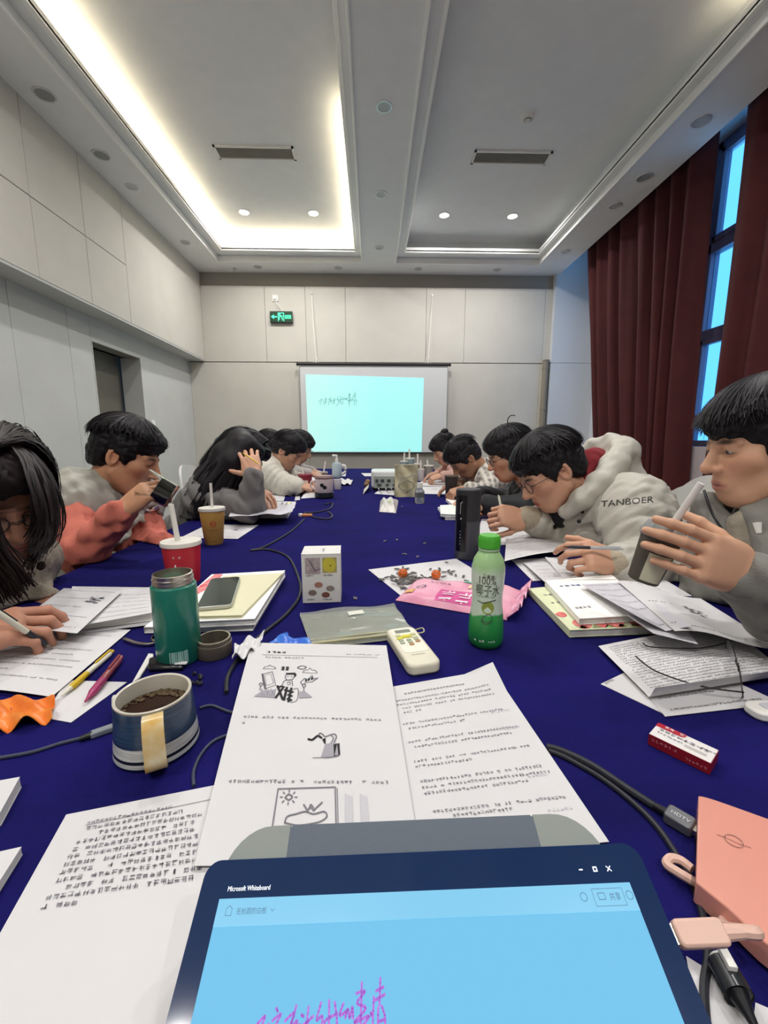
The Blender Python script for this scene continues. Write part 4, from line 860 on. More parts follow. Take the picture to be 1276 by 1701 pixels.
# coconut bottle
b = at(806, 1068); h = htop(b, 889); r = wpx(b, 27)
t = thing('coconut_drink_bottle', 'green and white coconut water bottle with green cap', 'bottle', (b.x, b.y, GT))
prof = [(.88, 0), (1.0, .02), (1.06, .06), (1.05, .16), (.98, .28), (.90, .38), (.89, .46), (.95, .56), (.98, .66), (.97, .72), (.86, .79), (.66, .84), (.55, .865), (.52, .88)]
bm_ = bpy.data.materials.new('coconut_label'); bm_.use_nodes = True; nt = bm_.node_tree; pb = nt.nodes['Principled BSDF']; pb.inputs['Roughness'].default_value = .25
tc = nt.nodes.new('ShaderNodeTexCoord'); sp = nt.nodes.new('ShaderNodeSeparateXYZ'); nt.links.new(tc.outputs['Object'], sp.inputs[0])
nz = nt.nodes.new('ShaderNodeTexNoise'); nz.inputs['Scale'].default_value = 28; nz.inputs['Detail'].default_value = 1; nt.links.new(tc.outputs['Object'], nz.inputs['Vector'])
ad = nt.nodes.new('ShaderNodeMath'); ad.operation = 'MULTIPLY_ADD'; nt.links.new(nz.outputs[0], ad.inputs[0]); ad.inputs[1].default_value = h * .16; nt.links.new(sp.outputs[2], ad.inputs[2])
rp = nt.nodes.new('ShaderNodeMapRange'); rp.inputs[1].default_value = h * .08; rp.inputs[2].default_value = h * 1.08; nt.links.new(ad.outputs[0], rp.inputs[0])
cr = nt.nodes.new('ShaderNodeValToRGB'); nt.links.new(rp.outputs[0], cr.inputs[0]); el = cr.color_ramp.elements
el[0].position = 0; el[0].color = S('1e6b34'); el[1].position = .30; el[1].color = S('2f9a48')
for p_, c_ in ((.32, 'c3d6c0'), (.66, 'ccd6c6'), (.74, '9fc48c'), (.95, 'a3cc90')): e = el.new(p_); e.color = S(c_)
nt.links.new(cr.outputs[0], pb.inputs['Base Color'])
MB().lathe([(r * a, h * z) for a, z in [(prof[0][0], 0)] + prof], 48).build('body', bm_, t, smooth=True, angle=60)
MB().lathe([(r * .56, h * .865), (r * .62, h * .868), (r * .62, h * .885), (r * .52, h * .89)], 36).build('neck_ring', mat('bottle_neck', 'b9d9ae', .2, trans=.3), t, smooth=True)
cap = MB().lathe([(r * .60, h * .89), (r * .63, h * .895), (r * .63, h * .985), (r * .57, h), (0, h)], 40).build('cap', mat('green_cap', '4fae36', .35), t, smooth=True)
for k in range(30): MB().box(r * .625, r * .645, -.0005, .0005, h * .90, h * .97, RZ(k * 2 * math.pi / 30)).build('cap_rib', MATS['green_cap'], cap)
a0 = math.atan2(-b.y, -b.x)
def brad(z):
    q = z / h
    for (ra, za), (rb_, zb) in zip(prof[:-1], prof[1:]):
        if za <= q <= zb: return r * (ra + (rb_ - ra) * (q - za) / (zb - za + 1e-9))
    return r
bf = lambda x, z: ((brad(z) + .0006) * math.cos(a0 + x / r), (brad(z) + .0006) * math.sin(a0 + x / r), z)
M_bt = mat('bottle_print', '47503f', .5)
m = MB(); write(m, '100%', -.017, h * .595, .019, bf, width=.031); m.build('percentage_print', M_bt, t)
m = MB(); write(m, '椰子水', -.021, h * .50, .021, bf, width=.043); m.build('name_print', M_bt, t)
m = MB(); scribble(m, bf, -.009, h * .655, 3, .0065, RT); scribble(m, bf, -.017, h * .475, 9, .0032, RT); m.build('small_print', M_bt, t, kind='stuff')
m = MB(); scribble(m, bf, -.018, h * .075, 4, .004, RT); scribble(m, bf, .0, h * .075, 5, .0035, RT); m.build('white_print', M_white, t, kind='stuff')
m = MB(); poly2(m, bf, [(.002 + .011 * math.cos(a * .52), h * .385 + .011 * math.sin(a * .52)) for a in range(12)]); m.build('green_coconut_print', mat('coconut_green', '8c9a3e', .5), t)
m = MB(); line2(m, bf, [(-.017, h * .435), (-.006, h * .425), (.004, h * .44), (.016, h * .455)], .0008); m.build('stalk_print', M_bt, t)
m = MB(); line2(m, bf, [(-.006, h * .30), (.004, h * .33), (.010, h * .30), (.004, h * .26), (-.006, h * .27), (-.006, h * .30)], .0005); line2(m, bf, [(-.008, h * .27), (0, h * .24), (.01, h * .27)], .0005); m.build('sketch_print', M_bt, t)
# dark speaker cylinder
b = at(775, 926); h = htop(b, 812); r = wpx(b, 20)
t = thing('speaker_cylinder', 'tall black and grey cylinder speaker with button strip', 'speaker', (b.x, b.y, GT))
MB().lathe([(r * .96, 0), (r, .003), (r, h * .55)], 40, cap1=False).build('lower_shell', mat('speaker_grey', '46474d', .45), t, smooth=True)
MB().lathe([(r, h * .55), (r, h * .985), (r * .93, h), (r * .85, h * .995), (0, h * .99)], 40, cap0=False).build('upper_shell', mat('speaker_black', '2a2a2d', .5, bump=.2, bscale=700), t, smooth=True)
a0 = math.atan2(-b.y, -b.x) - .55
sf = lambda x, z, o=.0012: ((r + o) * math.cos(a0 + x / r), (r + o) * math.sin(a0 + x / r), z)
m = MB(); m.grid(lambda u, v: sf((u - .5) * r * .95, h * (.12 + .80 * v)), 8, 4); st_ = m.build('button_strip', mat('strip_gloss', '0e0e10', .2), t, smooth=True)
m = MB(); g = lambda a, z: sf(a, z, .002)
line2(m, g, [(-.002, h * .66), (-.001, h * .80)], .0011, n=1); line2(m, g, [(-.002, h * .80), (.003, h * .83)], .0016, n=1); poly2(m, g, [(-.002, h * .58), (.003, h * .58), (.003, h * .605), (-.002, h * .605)])
for k in range(5): scribble(m, g, -.003, h * (.22 + .045 * k), 1, .005, RT)
m.build('symbols', mat('strip_symbols', '9a9aa0', .5), st_, kind='stuff')
# ---------------------------------------------------------------- cosmetics box
q = [at(503, 1003), at(567, 1001)]; hb = htop((q[0] + q[1]) / 2, 921); ux_ = (q[1] - q[0]).normalized(); vy_ = Vector((-ux_.y, ux_.x, 0)); wb = (q[1] - q[0]).length; db = wb * .85
t = thing('gift_box', 'small white carton with product pictures at table centre', 'box', (q[0].x, q[0].y, GT), rz=math.atan2(ux_.y, ux_.x))
M_card = mat('white_card', 'd9d6d2', .5)
MB().box(0, wb, 0, db, 0, hb).build('carton', M_card, t, bevel=.0012)
m = MB(); m.box(0, wb, -.0008, db, hb, hb + .0008); m.build('lid_flap', M_card, t)
bx = lambda a, b: (a * wb, -.0004, b * hb)
def face(n_, pts, col, **k): m = MB(); m.add([bx(*p) for p in pts], [tuple(range(len(pts)))]); return m.build(n_, mat('print_' + col, col, .5, **k), t)
face('picture', [(.09, .60), (.48, .60), (.48, .93), (.09, .93)], 'b9a9a8', col2='8d8082', vscale=120)
face('picture', [(.53, .62), (.90, .62), (.90, .93), (.53, .93)], 'a89a60')
bx = lambda a, b: (a * wb, -.0007, b * hb)
face('lemon_print', [(.705 + .175 * math.cos(a * .52), .78 + .155 * math.sin(a * .52)) for a in range(12)], 'c2b43c'); face('stalk_spot', [(.72, .75), (.76, .75), (.76, .78), (.72, .78)], '6d5a2a')
for p_, c_ in ((( .42, .38), 'a37462'), ((.26, .22), '7d6a62'), ((.72, .30), '8a7c74'), ((.60, .17), '7a4a42')):
    face('item_print', [(p_[0] + .11 * math.cos(a * .8), p_[1] + .06 * math.sin(a * .8)) for a in range(8)], c_)
face('strap_print', [(.18, .88), (.22, .88), (.36, .68), (.48, .72), (.48, .70), (.34, .64)], '6f6570')
m = MB(); f = lambda a, b: (a, -.0008, b)
for u, v, n_ in ((.10, .555, 4), (.55, .555, 5), (.12, .06, 4), (.52, .06, 5)): scribble(m, f, u * wb, v * hb, n_, .0038, RT)
m.build('caption_print', M_inkd, t, kind='stuff')
m = MB(); f = lambda a, b: (a, b, hb + .0012)
scribble(m, f, wb * .44, db * .5, 1, .004, RT); scribble(m, lambda a, b: f(wb * .58 - b, db * .25 + a), 0, 0, 4, .007, RT); m.build('top_print', M_ink2, t, kind='stuff')
# ---------------------------------------------------------------- clear zip folder
fo = [(498, 1017), (655, 1003), (692, 1052), (518, 1072)]
M_pvc = mat('grey_clear_pvc', 'c3c6bd', .12, trans=.55, ior=1.1, spec=.7, alpha=.55)
t = paper('transparent grey plastic folder behind the remote control', fo, TZ + .008, m=M_pvc, name='plastic_folder', cat='plastic folder', group=None, curl=lambda u, v: .0025 * math.sin(9 * u + 4 * v) + .002 * math.sin(13 * v), thick=.001, n=(20, 12))
q = quad(fo, TZ + .009); c0 = Vector(t.location)
MB().grid(lambda u, v: ((q[3] * (1 - u) + q[2] * u) * (1 - v) + (q[0] * (1 - u) + q[1] * u) * v) - c0 + Vector((0, 0, -.006)), 2, 2, .001).build('back_sheet', mat('folder_back', 'a9aba0', .25, spec=.6), t)
M_zip = mat('zip_edge', 'b8b28c', .2, spec=.8)
MB().tube([p - c0 + Vector((0, 0, .001)) for p in (q[3] * .97 + q[0] * .03, q[2] * .97 + q[1] * .03)], .0025, 8).build('zip_strip', M_zip, t, smooth=True)
MB().tube([p - c0 + Vector((0, 0, .001)) for p in (q[3] * .88 + q[0] * .12, q[2] * .88 + q[1] * .12)], .0015, 8).build('zip_strip', M_zip, t, smooth=True)
MB().tube([p - c0 for p in catmull([q[2], q[2] + Vector((.012, -.004, .004)), q[2] + Vector((.012, .012, .004)), q[2] + Vector((0, .014, 0))], 5)], .0012, 6).build('cord_loop', M_zip, t, smooth=True)
MB().add([(q[0] * (1 - a) + q[1] * a) * (1 - b_) + (q[3] * (1 - a) + q[2] * a) * b_ - c0 + Vector((0, 0, .004)) for a, b_ in ((.46, .2), (.62, .18), (.62, .3), (.46, .32))], [(0, 1, 2, 3)]).build('sticker', mat('clear_sticker', 'd8d8cc', .3), t)
# remote control
q = [at(646, 1063), at(680, 1054), at(724, 1114), at(690, 1131)]
c0 = sum(q, Vector()) / 4; ay = ((q[0] + q[1]) - (q[2] + q[3])); L_ = ay.length / 2; ay.normalize(); Wd = .052
t = thing('remote_control', 'cream air-conditioner remote with small screen and yellow buttons', 'remote control', (c0.x, c0.y, GT), rz=math.atan2(ay.y, ay.x) - math.pi / 2)
M_rem = mat('remote_cream', 'd6d1bd', .4)
MB().prism(rrect(Wd, L_, .012, 6), 0, .018).build('body', M_rem, t, bevel=.004, seg=3)
MB().prism(rrect(Wd * .78, L_ * .66, .006, 4, 0, L_ * .12), .018, .0186).build('button_plate', mat('remote_plate', 'e3dfcf', .4), t)
MB().prism(rrect(Wd * .52, L_ * .085, .002, 3, 0, L_ * .36), .0186, .0190).build('display', mat('remote_lcd', '7d8478', .2), t)
for k, (x, y, w_, h_, c_) in enumerate(((0, .20, .016, .008, 'd0c93a'), (-.013, .24, .009, .006, 'c8c9a0'), (.013, .24, .009, .006, 'c8c9a0'), (-.013, .16, .010, .006, 'd0c93a'), (.013, .16, .010, .006, 'c8c9a0'), (0, .10, .008, .005, 'a9b09a'), (-.013, .10, .008, .005, 'a9b09a'), (.013, .10, .008, .005, 'a9b09a'), (-.013, .04, .008, .005, 'a9b09a'), (0, .04, .008, .005, 'a9b09a'), (.013, .04, .008, .005, 'b58a60'), (0, -.02, .008, .005, 'b58a60'))):
    MB().prism(rrect(w_, h_, .002, 3, x, L_ * y), .0186, .0205).build('button', mat('button_' + c_, c_, .5), t)
m = MB(); scribble(m, lambda a, b: (a, b, .0184), -.012, -L_ * .28, 6, .0035, RT); m.build('brand_print', M_ink, t, kind='stuff')
# blue packet and tissue under the cartoon sheet
paper('shiny blue packet tucked behind the cartoon sheet', [(448, 1066), (476, 1048), (528, 1072), (470, 1084)], TZ + .004, m=mat('blue_foil', '1f4fc0', .25, col2='4a86e0', vscale=40), name='foil_packet', cat='packet', group=None, curl=lambda u, v: .006 * math.sin(8 * u) * math.sin(6 * v), thick=.002)
paper('crumpled white tissue at far left corner of the cartoon sheet', [(392, 1080), (440, 1062), (430, 1090), (386, 1106)], TZ + .004, m=mat('tissue', 'dcdadb', .9), name='tissue', cat='tissue', group=None, curl=lambda u, v: .012 + .008 * math.sin(11 * u + 3 * v) * math.cos(7 * v), thick=.001)
# ---------------------------------------------------------------- sunflower seeds and tomatoes on a sheet, pink bag
paper('white sheet under the sunflower seeds', [(612, 946), (758, 928), (852, 985), (668, 991)], TZ + .001, group='snack sheets', n=(8, 8))
M_seed = mat('seed_shell', '3c3a3c', .6, col2='6a6662', vscale=200)
rr = random.Random(12); sme = MB().lathe([(0, -.010), (.0022, -.007), (.0034, -.001), (.0028, .005), (0, .009)], 6, RY(math.pi / 2) @ Matrix.Diagonal((.6, 1, 1, 1))).build('sunflower_seed', M_seed, smooth=True); seeds = []
spots = [(rr.gauss(676, 17), rr.gauss(963, 7)) for _ in range(60)] + [(745, 951), (752, 952), (738, 953), (770, 960), (775, 968), (748, 955), (715, 948), (730, 948), (722, 951), (757, 958), (642, 962), (660, 948)]
for k, (x, y) in enumerate(spots):
    p = at(x, y); o = sme if k == 0 else sme.copy()
    if k: COL.objects.link(o)
    lvl = .0035 + (.004 if k % 3 == 0 and k < 60 else 0)
    o.location = (p.x, p.y, TZ + .0015 + lvl); o.rotation_euler = (rr.uniform(-.3, .3), rr.uniform(-.2, .2), rr.uniform(0, 6.3))
    s = rr.uniform(.85, 1.25); o.scale = (s, s, s)
    tag(o, 'dark striped sunflower seed on the white sheet beside the pink bag', 'seed', 'sunflower seeds on the sheet')
for lab, x, y in (('orange cherry tomato on the heap of seeds', 669, 960), ('orange cherry tomato beside the pink bag', 724, 962)):
    p = at(x, y); t = thing('cherry_tomato', lab, 'tomato', (p.x, p.y, TZ + .0025), group='cherry tomatoes')
    MB().lathe([(0, 0), (.006, .001), (.0115, .006), (.0125, .012), (.0105, .018), (.005, .0215), (0, .021)], 20, RX(.3)).build('fruit', mat('tomato_skin', 'c8501e', .25, col2='d8742e', vscale=30), t, smooth=True)
    for k in range(5): MB().add([(0, 0, .021), (.006, .0015, .0215), (.009, 0, .019), (.006, -.0015, .0215)], [(0, 1, 2, 3)], RX(.3) @ RZ(k * 1.256)).build('sepal', M_leaf, t)
pb_ = [(688, 966), (868, 980), (842, 1030), (657, 997)]
M_pink = mat('pink_foil', 'd98aa8', .35, col2='e8b0c0', vscale=14)
def bagz(u, v): e = min(u, 1 - u, v, 1 - v); return .018 * min(1, e * 6) ** .6 * (1 + .12 * math.sin(17 * u) * math.sin(9 * v)) + .006 * math.sin(25 * v) * max(0, u - .85) * 6
def bagdeco(t, mm, W, H):
    m = MB(); M2 = lambda a, b: mm(a, b) + Vector((0, 0, .0012))
    pts = [(W * .38, H * .06), (W * .80, H * .06), (W * .80, H * .40), (W * .38, H * .40)]; m.grid(lambda u, v: mm(W * (.36 + .5 * u), H * (.07 + .33 * v)), 10, 5); m.build('magenta_panel', mat('magenta_print', 'c9458a', .4), t, smooth=True)
    m = MB()
    for k in range(3):
        x = W * (.40 + .15 * k)
        for a in ([(0, .1), (.10, .12)], [(.02, .18), (.10, .2)], [(0, .26), (.11, .28)], [(.05, .08), (.055, .34)], [(.09, .10), (.095, .33)]): line2(m, M2, [(x + W * p[0], H * p[1]) for p in a], .0017, n=1)
    m.build('white_characters', mat('bag_white', 'efe3e8', .5), t, kind='stuff')
    m = MB(); scribble(m, M2, W * .22, H * .62, 5, .009, RT); scribble(m, M2, W * .24, H * .80, 4, .006, RT); m.build('dark_print', mat('bag_plum', '5a2a48', .5), t, kind='stuff')
    m = MB(); line2(m, M2, [(W * .17 + .010 * math.cos(a * .785), H * .42 + .010 * math.sin(a * .785)) for a in range(8)], .0012, True); m.build('round_mark', mat('bag_navy', '2d2f62', .5), t)
    for u, v, c_ in ((.55, .85, '7fc0a8'), (.78, .80, '9ec4d8'), (.10, .2, 'dca860'), (.62, .6, 'e5c6a0')): m = MB(); m.grid(lambda a, b, u=u, v=v: M2(W * (u - .04 + .08 * a), H * (v - .08 + .16 * b)), 4, 3); m.build('sticker_print', mat('bag_' + c_, c_, .5), t, smooth=True)
t = paper('pink snack bag with white lettering beside the coconut bottle', pb_, TZ + .002, m=M_pink, name='snack_bag', cat='snack bag', group=None, curl=bagz, thick=.003, n=(26, 16), draw=bagdeco)
q = quad(pb_, TZ + .002); c0 = Vector(t.location)
MB().grid(lambda u, v: (q[1] * (1 - v) + q[2] * v) - c0 + Vector((.022 * u, 0, .004 + .016 * u + .006 * math.sin(22 * v) * (.5 + u))), 6, 24, .0015).build('crimped_end', mat('pink_foil_dark', 'c46a90', .3, col2='e6b4c6', vscale=60), t, smooth=True)
# ---------------------------------------------------------------- medicine box
zb = .0135; tl, tr_, br_, bl_ = at(1095, 1201, TZ + zb), at(1193, 1247, TZ + zb), at(1182, 1268, TZ + zb), at(1077, 1219, TZ + zb)
c0 = (tl + tr_ + br_ + bl_) / 4; ax = (tr_ - tl + br_ - bl_); L_ = ax.length / 2; Wd = ((tl - bl_).length + (tr_ - br_).length) / 2
t = thing('medicine_box', 'small white and red medicine carton at right', 'box', (c0.x, c0.y, GT), rz=math.atan2(ax.y, ax.x))
MB().box(-L_ / 2, L_ / 2, -Wd / 2, Wd / 2, 0, zb).build('carton', mat('med_white', 'dcd8d6', .4), t, bevel=.0006)
M_mr = mat('med_red', 'a8162c', .4); M_md = mat('med_dark_red', '8a1420', .45)
MB().box(-L_ / 2, L_ / 2, -Wd / 2 - .0004, -Wd / 2, 0, zb * .97).build('red_side', M_md, t); MB().box(L_ / 2, L_ / 2 + .0004, -Wd / 2, Wd / 2, 0, zb * .97).build('red_end', M_md, t)
m = MB(); m.prism([(-L_ / 2, Wd / 2), (-L_ / 2, Wd * .22), (-L_ * .06, Wd * .22), (0, Wd * .32), (.0, Wd / 2)], zb, zb + .0003); m.build('red_tab', M_mr, t)
f = lambda a, b: (a, b, zb + .0006)
m = MB(); scribble(m, f, -L_ * .36, Wd * .30, 5, .0045, RT); m.build('tab_lettering', M_white, t, kind='stuff')
m = MB(); scribble(m, f, -L_ * .42, 0, 8, .0055, RT); scribble(m, f, -L_ * .42, -Wd * .2, 8, .003, RT); scribble(m, f, L_ * .28, Wd * .1, 4, .003, RT); m.build('lettering', M_ink, t, kind='stuff')
m = MB(); m.box(L_ * .05, L_ * .40, -Wd * .28, -Wd * .12, zb, zb + .0003); m.build('tube_picture', mat('med_grey', 'b5b2ae', .5), t)
m = MB(); scribble(m, lambda a, b: (a, -Wd / 2 - .0008, b), -L_ * .45, zb * .5, 6, .004, RT); scribble(m, lambda a, b: (a, -Wd / 2 - .0008, b), L_ * .12, zb * .3, 6, .003, RT); m.build('side_lettering', mat('med_pink', 'd68a92', .5), t, kind='stuff')
# spectacles on the folded sheet
M_wire = mat('spectacle_wire', '3a3636', .35, metal=.4)
t = thing('spectacles', 'thin dark-framed spectacles lying on the printed sheet', 'spectacles', at(1200, 1110, TZ + .012))
zz = TZ + .012; A1, A2 = at(1205, 1070, zz + .004), at(1224, 1100, zz + .004); A3 = at(1226, 1108, zz + .004); A4 = at(1234, 1152, zz + .004)
def loop(p, q, lift): 
    c = (p + q) / 2; d = (q - p) / 2; n = 20; return [c + d * math.cos(k * 2 * math.pi / n) + Vector((-.004, 0, lift)) * math.sin(k * 2 * math.pi / n) for k in range(n)]
for p, q in ((A1, A2), (A3, A4)):
    MB().tube(loop(p, q, .017), .0009, 6, closed=True).build('rim', M_wire, t, smooth=True, world=True)
    lp = loop(p, q, .0165); MB().add(lp, [tuple(range(len(lp)))]).build('spectacle_lens', mat('spec_lens', (.9, .92, .95), .02, alpha=.25, spec=.8), t, world=True)
MB().tube(catmull([A2, (A2 + A3) / 2 + Vector((-.004, 0, .006)), A3], 5), .0009, 6).build('bridge', M_wire, t, smooth=True, world=True)
for pts in ([(1207, 1068), (1160, 1077), (1085, 1075), (1068, 1068)], [(1236, 1150), (1165, 1140), (1090, 1115), (1056, 1090)]):
    P = [at(*p, zz + .003) for p in pts]; MB().tube(catmull(P, 8), .0011, 6).build('temple', M_wire, t, smooth=True, world=True)
# power bank hub, connectors and cables
M_pk = mat('pink_gloss', 'd99686', .16, spec=.6, coat=.6)
zp = .020
p0, p1, p2 = at(1160, 1322, TZ + zp), at(1156, 1466, TZ + zp), at(1290, 1385, TZ + zp); p3 = at(1290, 1562, TZ + zp)
c0 = (p0 + p1 + p2 + p3) / 4
t = thing('power_bank', 'glossy pink power bank with chrome edge at right', 'power bank', (c0.x, c0.y, GT))
out = [p - c0 for p in catmull([p0, p0 + (p2 - p0) * .35 + Vector((.0, .008, 0)), p2 + Vector((.02, .004, 0)), p2 + Vector((.055, -.02, 0)), p3 + Vector((.05, -.005, 0)), p3 + Vector((0, -.01, 0)), p1 + (p3 - p1) * .35 + Vector((0, -.004, 0)), p1], 5)]
out = [(p.x, p.y) for p in out]
MB().prism(out[::-1], .002, zp).build('shell', M_pk, t, bevel=.003, seg=3)
MB().add([Vector((p0.x - c0.x - .0006, p0.y - c0.y - .003, .003)), Vector((p1.x - c0.x - .0006, p1.y - c0.y + .003, .003)), Vector((p1.x - c0.x - .0006, p1.y - c0.y + .003, zp - .003)), Vector((p0.x - c0.x - .0006, p0.y - c0.y - .003, zp - .003))], [(3, 2, 1, 0)]).build('chrome_edge', mat('rose_chrome', 'c9a59a', .12, metal=1), t)
e = at(1219, 1397, TZ + zp + .0008) - Vector((c0.x, c0.y, GT)); m = MB()
line2(m, lambda a, b: (e.x + a, e.y + b, zp + .0005), [(.006 * math.cos(a * .785), .0055 * math.sin(a * .785)) for a in range(8)], .0004, True); line2(m, lambda a, b: (e.x + a, e.y + b, zp + .0005), [(-.009, .006), (-.003, .002), (.003, -.003), (.009, -.006)], .0004); m.build('emblem', mat('emblem_pale', 'e3a496', .2), t)
def plug(name, label, a, b_, w, hgt, m, collar=None, text=None):
    a = at(*a, TZ + hgt / 2); b_ = at(*b_, TZ + hgt / 2); d = b_ - a; L_ = d.length
    t = thing(name, label, 'connector', (a.x, a.y, GT), rz=math.atan2(d.y, d.x))
    MB().prism(rrect(L_, w, w * .2, 4, L_ / 2, 0), 0, hgt).build('plug_body', m, t, bevel=.0015)
    MB().box(L_ - .001, L_ + .008, -w * .3, w * .3, hgt * .25, hgt * .75).build('contact', M_steel, t)
    MB().rod((-.010, 0, hgt / 2), (.002, 0, hgt / 2), .0028, .004).build('strain_relief', collar or M_black, t, smooth=True)
    if text: mm = MB(); write(mm, text, L_ * .18, -.003, .0055, lambda x, y: (x, y, hgt + .0006)); mm.build('lettering', mat('plug_text', 'cfd0d2', .4), t)
    return t
plug('hdmi_plug', 'grey metal plug with white lettering in the pink power bank', (1106, 1350), (1153, 1378), .017, .010, mat('plug_grey', '6d6f74', .35, metal=.5), text='HDTV')
M_ppr = mat('pale_pink_rubber', 'd9b3a4', .5)
yb = min((abs(pz(MT @ Vector((tw / 2, y_ / 1000, -.0045)))[1] - 1553), y_ / 1000) for y_ in range(-90, 90))[1]
PE = MT @ Vector((tw / 2 + .0008, yb, -.0045)); t = thing('usb_plug', 'pale pink charging plug in side of the tablet', 'connector', PE)
Mq = Matrix((ux, vv, nn)).transposed().to_4x4(); Mq.translation = PE; t.matrix_world = Mq
MB().prism(rrect(.029, .0125, .003, 4, .0155, 0), -.004, .004).build('plug_body', M_ppr, t, bevel=.0015)
MB().box(-.0005, .003, -.0045, .0045, -.0016, .0016).build('contact', M_steel, t)
MB().rod((.029, 0, 0), (.040, 0, 0), .0042, .0034).build('strain_relief', M_ppr, t, smooth=True)
PEND = Mq @ Vector((.040, 0, 0))
plug('usb_plug', 'grey plug of the thin cable left of the mug', (150, 1222), (196, 1206), .009, .007, mat('grey_rubber', '7f858a', .5))
M_cab = mat('black_cable', '23242c', .5); M_cab2 = mat('slate_cable', '3a3f52', .5)
def cable(label, pts, r, m, z=0, ends=None):
    P = [q if isinstance(q, Vector) else at(q[0], q[1], TZ + r + z) for q in pts]; c0 = P[0].copy()
    t = thing('cable', label, 'cable', c0, group='cables on the table')
    MB().tube([p - c0 for p in catmull(P, 8)], r, 8).build('cord', m, t, smooth=True); return t
cable('black cable snaking down the table centre past the white carton', [(540, 838), (552, 836), (548, 845), (525, 851), (506, 852), (520, 859), (545, 862), (552, 856), (545, 850)], .0035, M_cab)
cable('long black cable from the orange clip to the plastic folder', [(506, 862), (483, 883), (440, 908), (417, 914), (445, 913), (478, 925), (496, 960), (498, 988), (478, 1018), (440, 1050), (408, 1078), (380, 1120), (376, 1150)], .0032, M_cab)
cable('thin slate cable beside the mug and cartoon sheet', [(332, 1176), (352, 1172), (380, 1182), (420, 1190)], .0018, M_cab2)
cable('thin slate cable looping below the mug to the lower left sheet', [(322, 1305), (322, 1280), (336, 1250), (360, 1228), (400, 1215)], .0018, M_cab2)
cable('thin cable from the grey plug to left edge', [(148, 1223), (100, 1235), (50, 1250), (-20, 1262)], .002, M_cab2)
cable('thick black cable feeding the grey metal plug', [(908, 1240), (935, 1248), (985, 1272), (1050, 1315), (1098, 1346)], .0036, M_cab)
cable('thin black cable passing under the pale pink cable to the lower right', [(912, 1247), (945, 1261), (1010, 1300), (1080, 1360), (1130, 1430), (1162, 1500), (1176, 1580), (1170, 1640), (1175, 1720)], .0026, M_cab)
t = cable('pale pink charging cable curling between power bank and tablet', [PEND, PEND + ux * .010 - nn * .003, at(1204, 1540, TZ + .014), at(1204, 1520, TZ + .007), (1192, 1498), (1160, 1470), (1128, 1450), (1108, 1436), (1114, 1426), (1132, 1430), (1150, 1444)], .0034, MATS['pale_pink_rubber'], z=.003)
t = thing('cable_clip', 'small orange and white clip on the black cable', 'clip', at(510, 858, GT))
MB().prism(rrect(.05, .022, .006), 0, .012).build('orange_tab', mat('clip_orange', 'c87a4a', .5), t, bevel=.003); MB().prism(rrect(.018, .02, .005, 4, -.03, 0), 0, .014).build('white_tab', M_plast, t, bevel=.003)
# ---------------------------------------------------------------- pens, notes, wrapper, bracelet, tea things on the left
paper('white note under the yellow and pink pens', [(110, 1130), (211, 1133), (118, 1200), (72, 1192)], TZ + .001, group='notes under the pens', n=(6, 6))
def pen(label, a, b_, r, mats_, z=.001, grp='pens on the table', za=0, zb=0, cat='pen', name='pen', clip=True):
    a = at(*a, TZ + z + r + za) if len(a) == 2 else Vector(a); b_ = at(*b_, TZ + z + r + zb) if len(b_) == 2 else Vector(b_)
    d = b_ - a; L_ = d.length; q = d.to_track_quat('Z', 'Y')
    t = thing(name, label, cat, a, group=grp); t.rotation_mode = 'QUATERNION'; t.rotation_quaternion = q
    MB().lathe([(0, 0), (r * .25, .001), (r * .35, .006), (r * .8, .018)], 14).build('tip', mats_[0], t, smooth=True)
    MB().lathe([(r * .8, .018), (r, .022), (r, L_ * .42), (r * .96, L_ * .44)], 14).build('grip', mats_[1], t, smooth=True)
    MB().lathe([(r * .96, L_ * .44), (r * .96, L_ * .9), (r * .8, L_ * .92)], 14).build('barrel', mats_[2], t, smooth=True)
    MB().lathe([(r * .6, L_ * .92), (r * .6, L_ * .99), (0, L_)], 14).build('end_cap', mats_[3], t, smooth=True)
    if clip: MB().box(-r * .3, r * .3, r * .9, r * 1.35, L_ * .62, L_ * .95).build('clip', mats_[3], t, bevel=.0004)
    return t
M_y = mat('pen_yellow', 'cfae1e', .4); M_pw = mat('pen_white', 'dbd7c4', .4); M_pp = mat('pen_magenta', 'b0386e', .35, trans=.2); M_pr = mat('pen_clear_red', 'b05058', .2, trans=.4)
pen('yellow and white pen lying on the note', (102, 1156), (188, 1081), .0045, (M_pw, M_y, M_pw, M_y), z=.001)
pen('translucent magenta pen lying on the note', (141, 1166), (202, 1091), .0055, (M_pp, M_pp, M_pr, M_pr), z=.001)
paper('orange crumpled candy wrapper at left edge', [(-20, 1162), (92, 1162), (86, 1198), (-30, 1222)], TZ + .004, m=mat('orange_foil', 'd8671c', .35, col2='e88a3a', vscale=25), name='candy_wrapper', cat='wrapper', group=None, thick=.001, n=(20, 10), curl=lambda u, v: .010 * abs(math.sin(6 * u + 1)) * (1 - .5 * v) + .005 * math.sin(9 * v + 12 * u))
t = thing('bracelet_watch', 'silver chain bracelet watch lying left of the thermos', 'watch', at(235, 1066, GT))
P = catmull([at(x, y, TZ + .004) for x, y in ((208, 1062), (225, 1068), (245, 1070), (262, 1066), (268, 1058), (262, 1054))], 5)
for k in range(0, len(P) - 1, 1): d = P[k + 1] - P[k]; MB().box(-.0035, .0035, -.0028, .0028, -.002, .002, TR(P[k]) @ RZ(math.atan2(d.y, d.x))).build('link', M_steel, t, world=True, bevel=.0006)
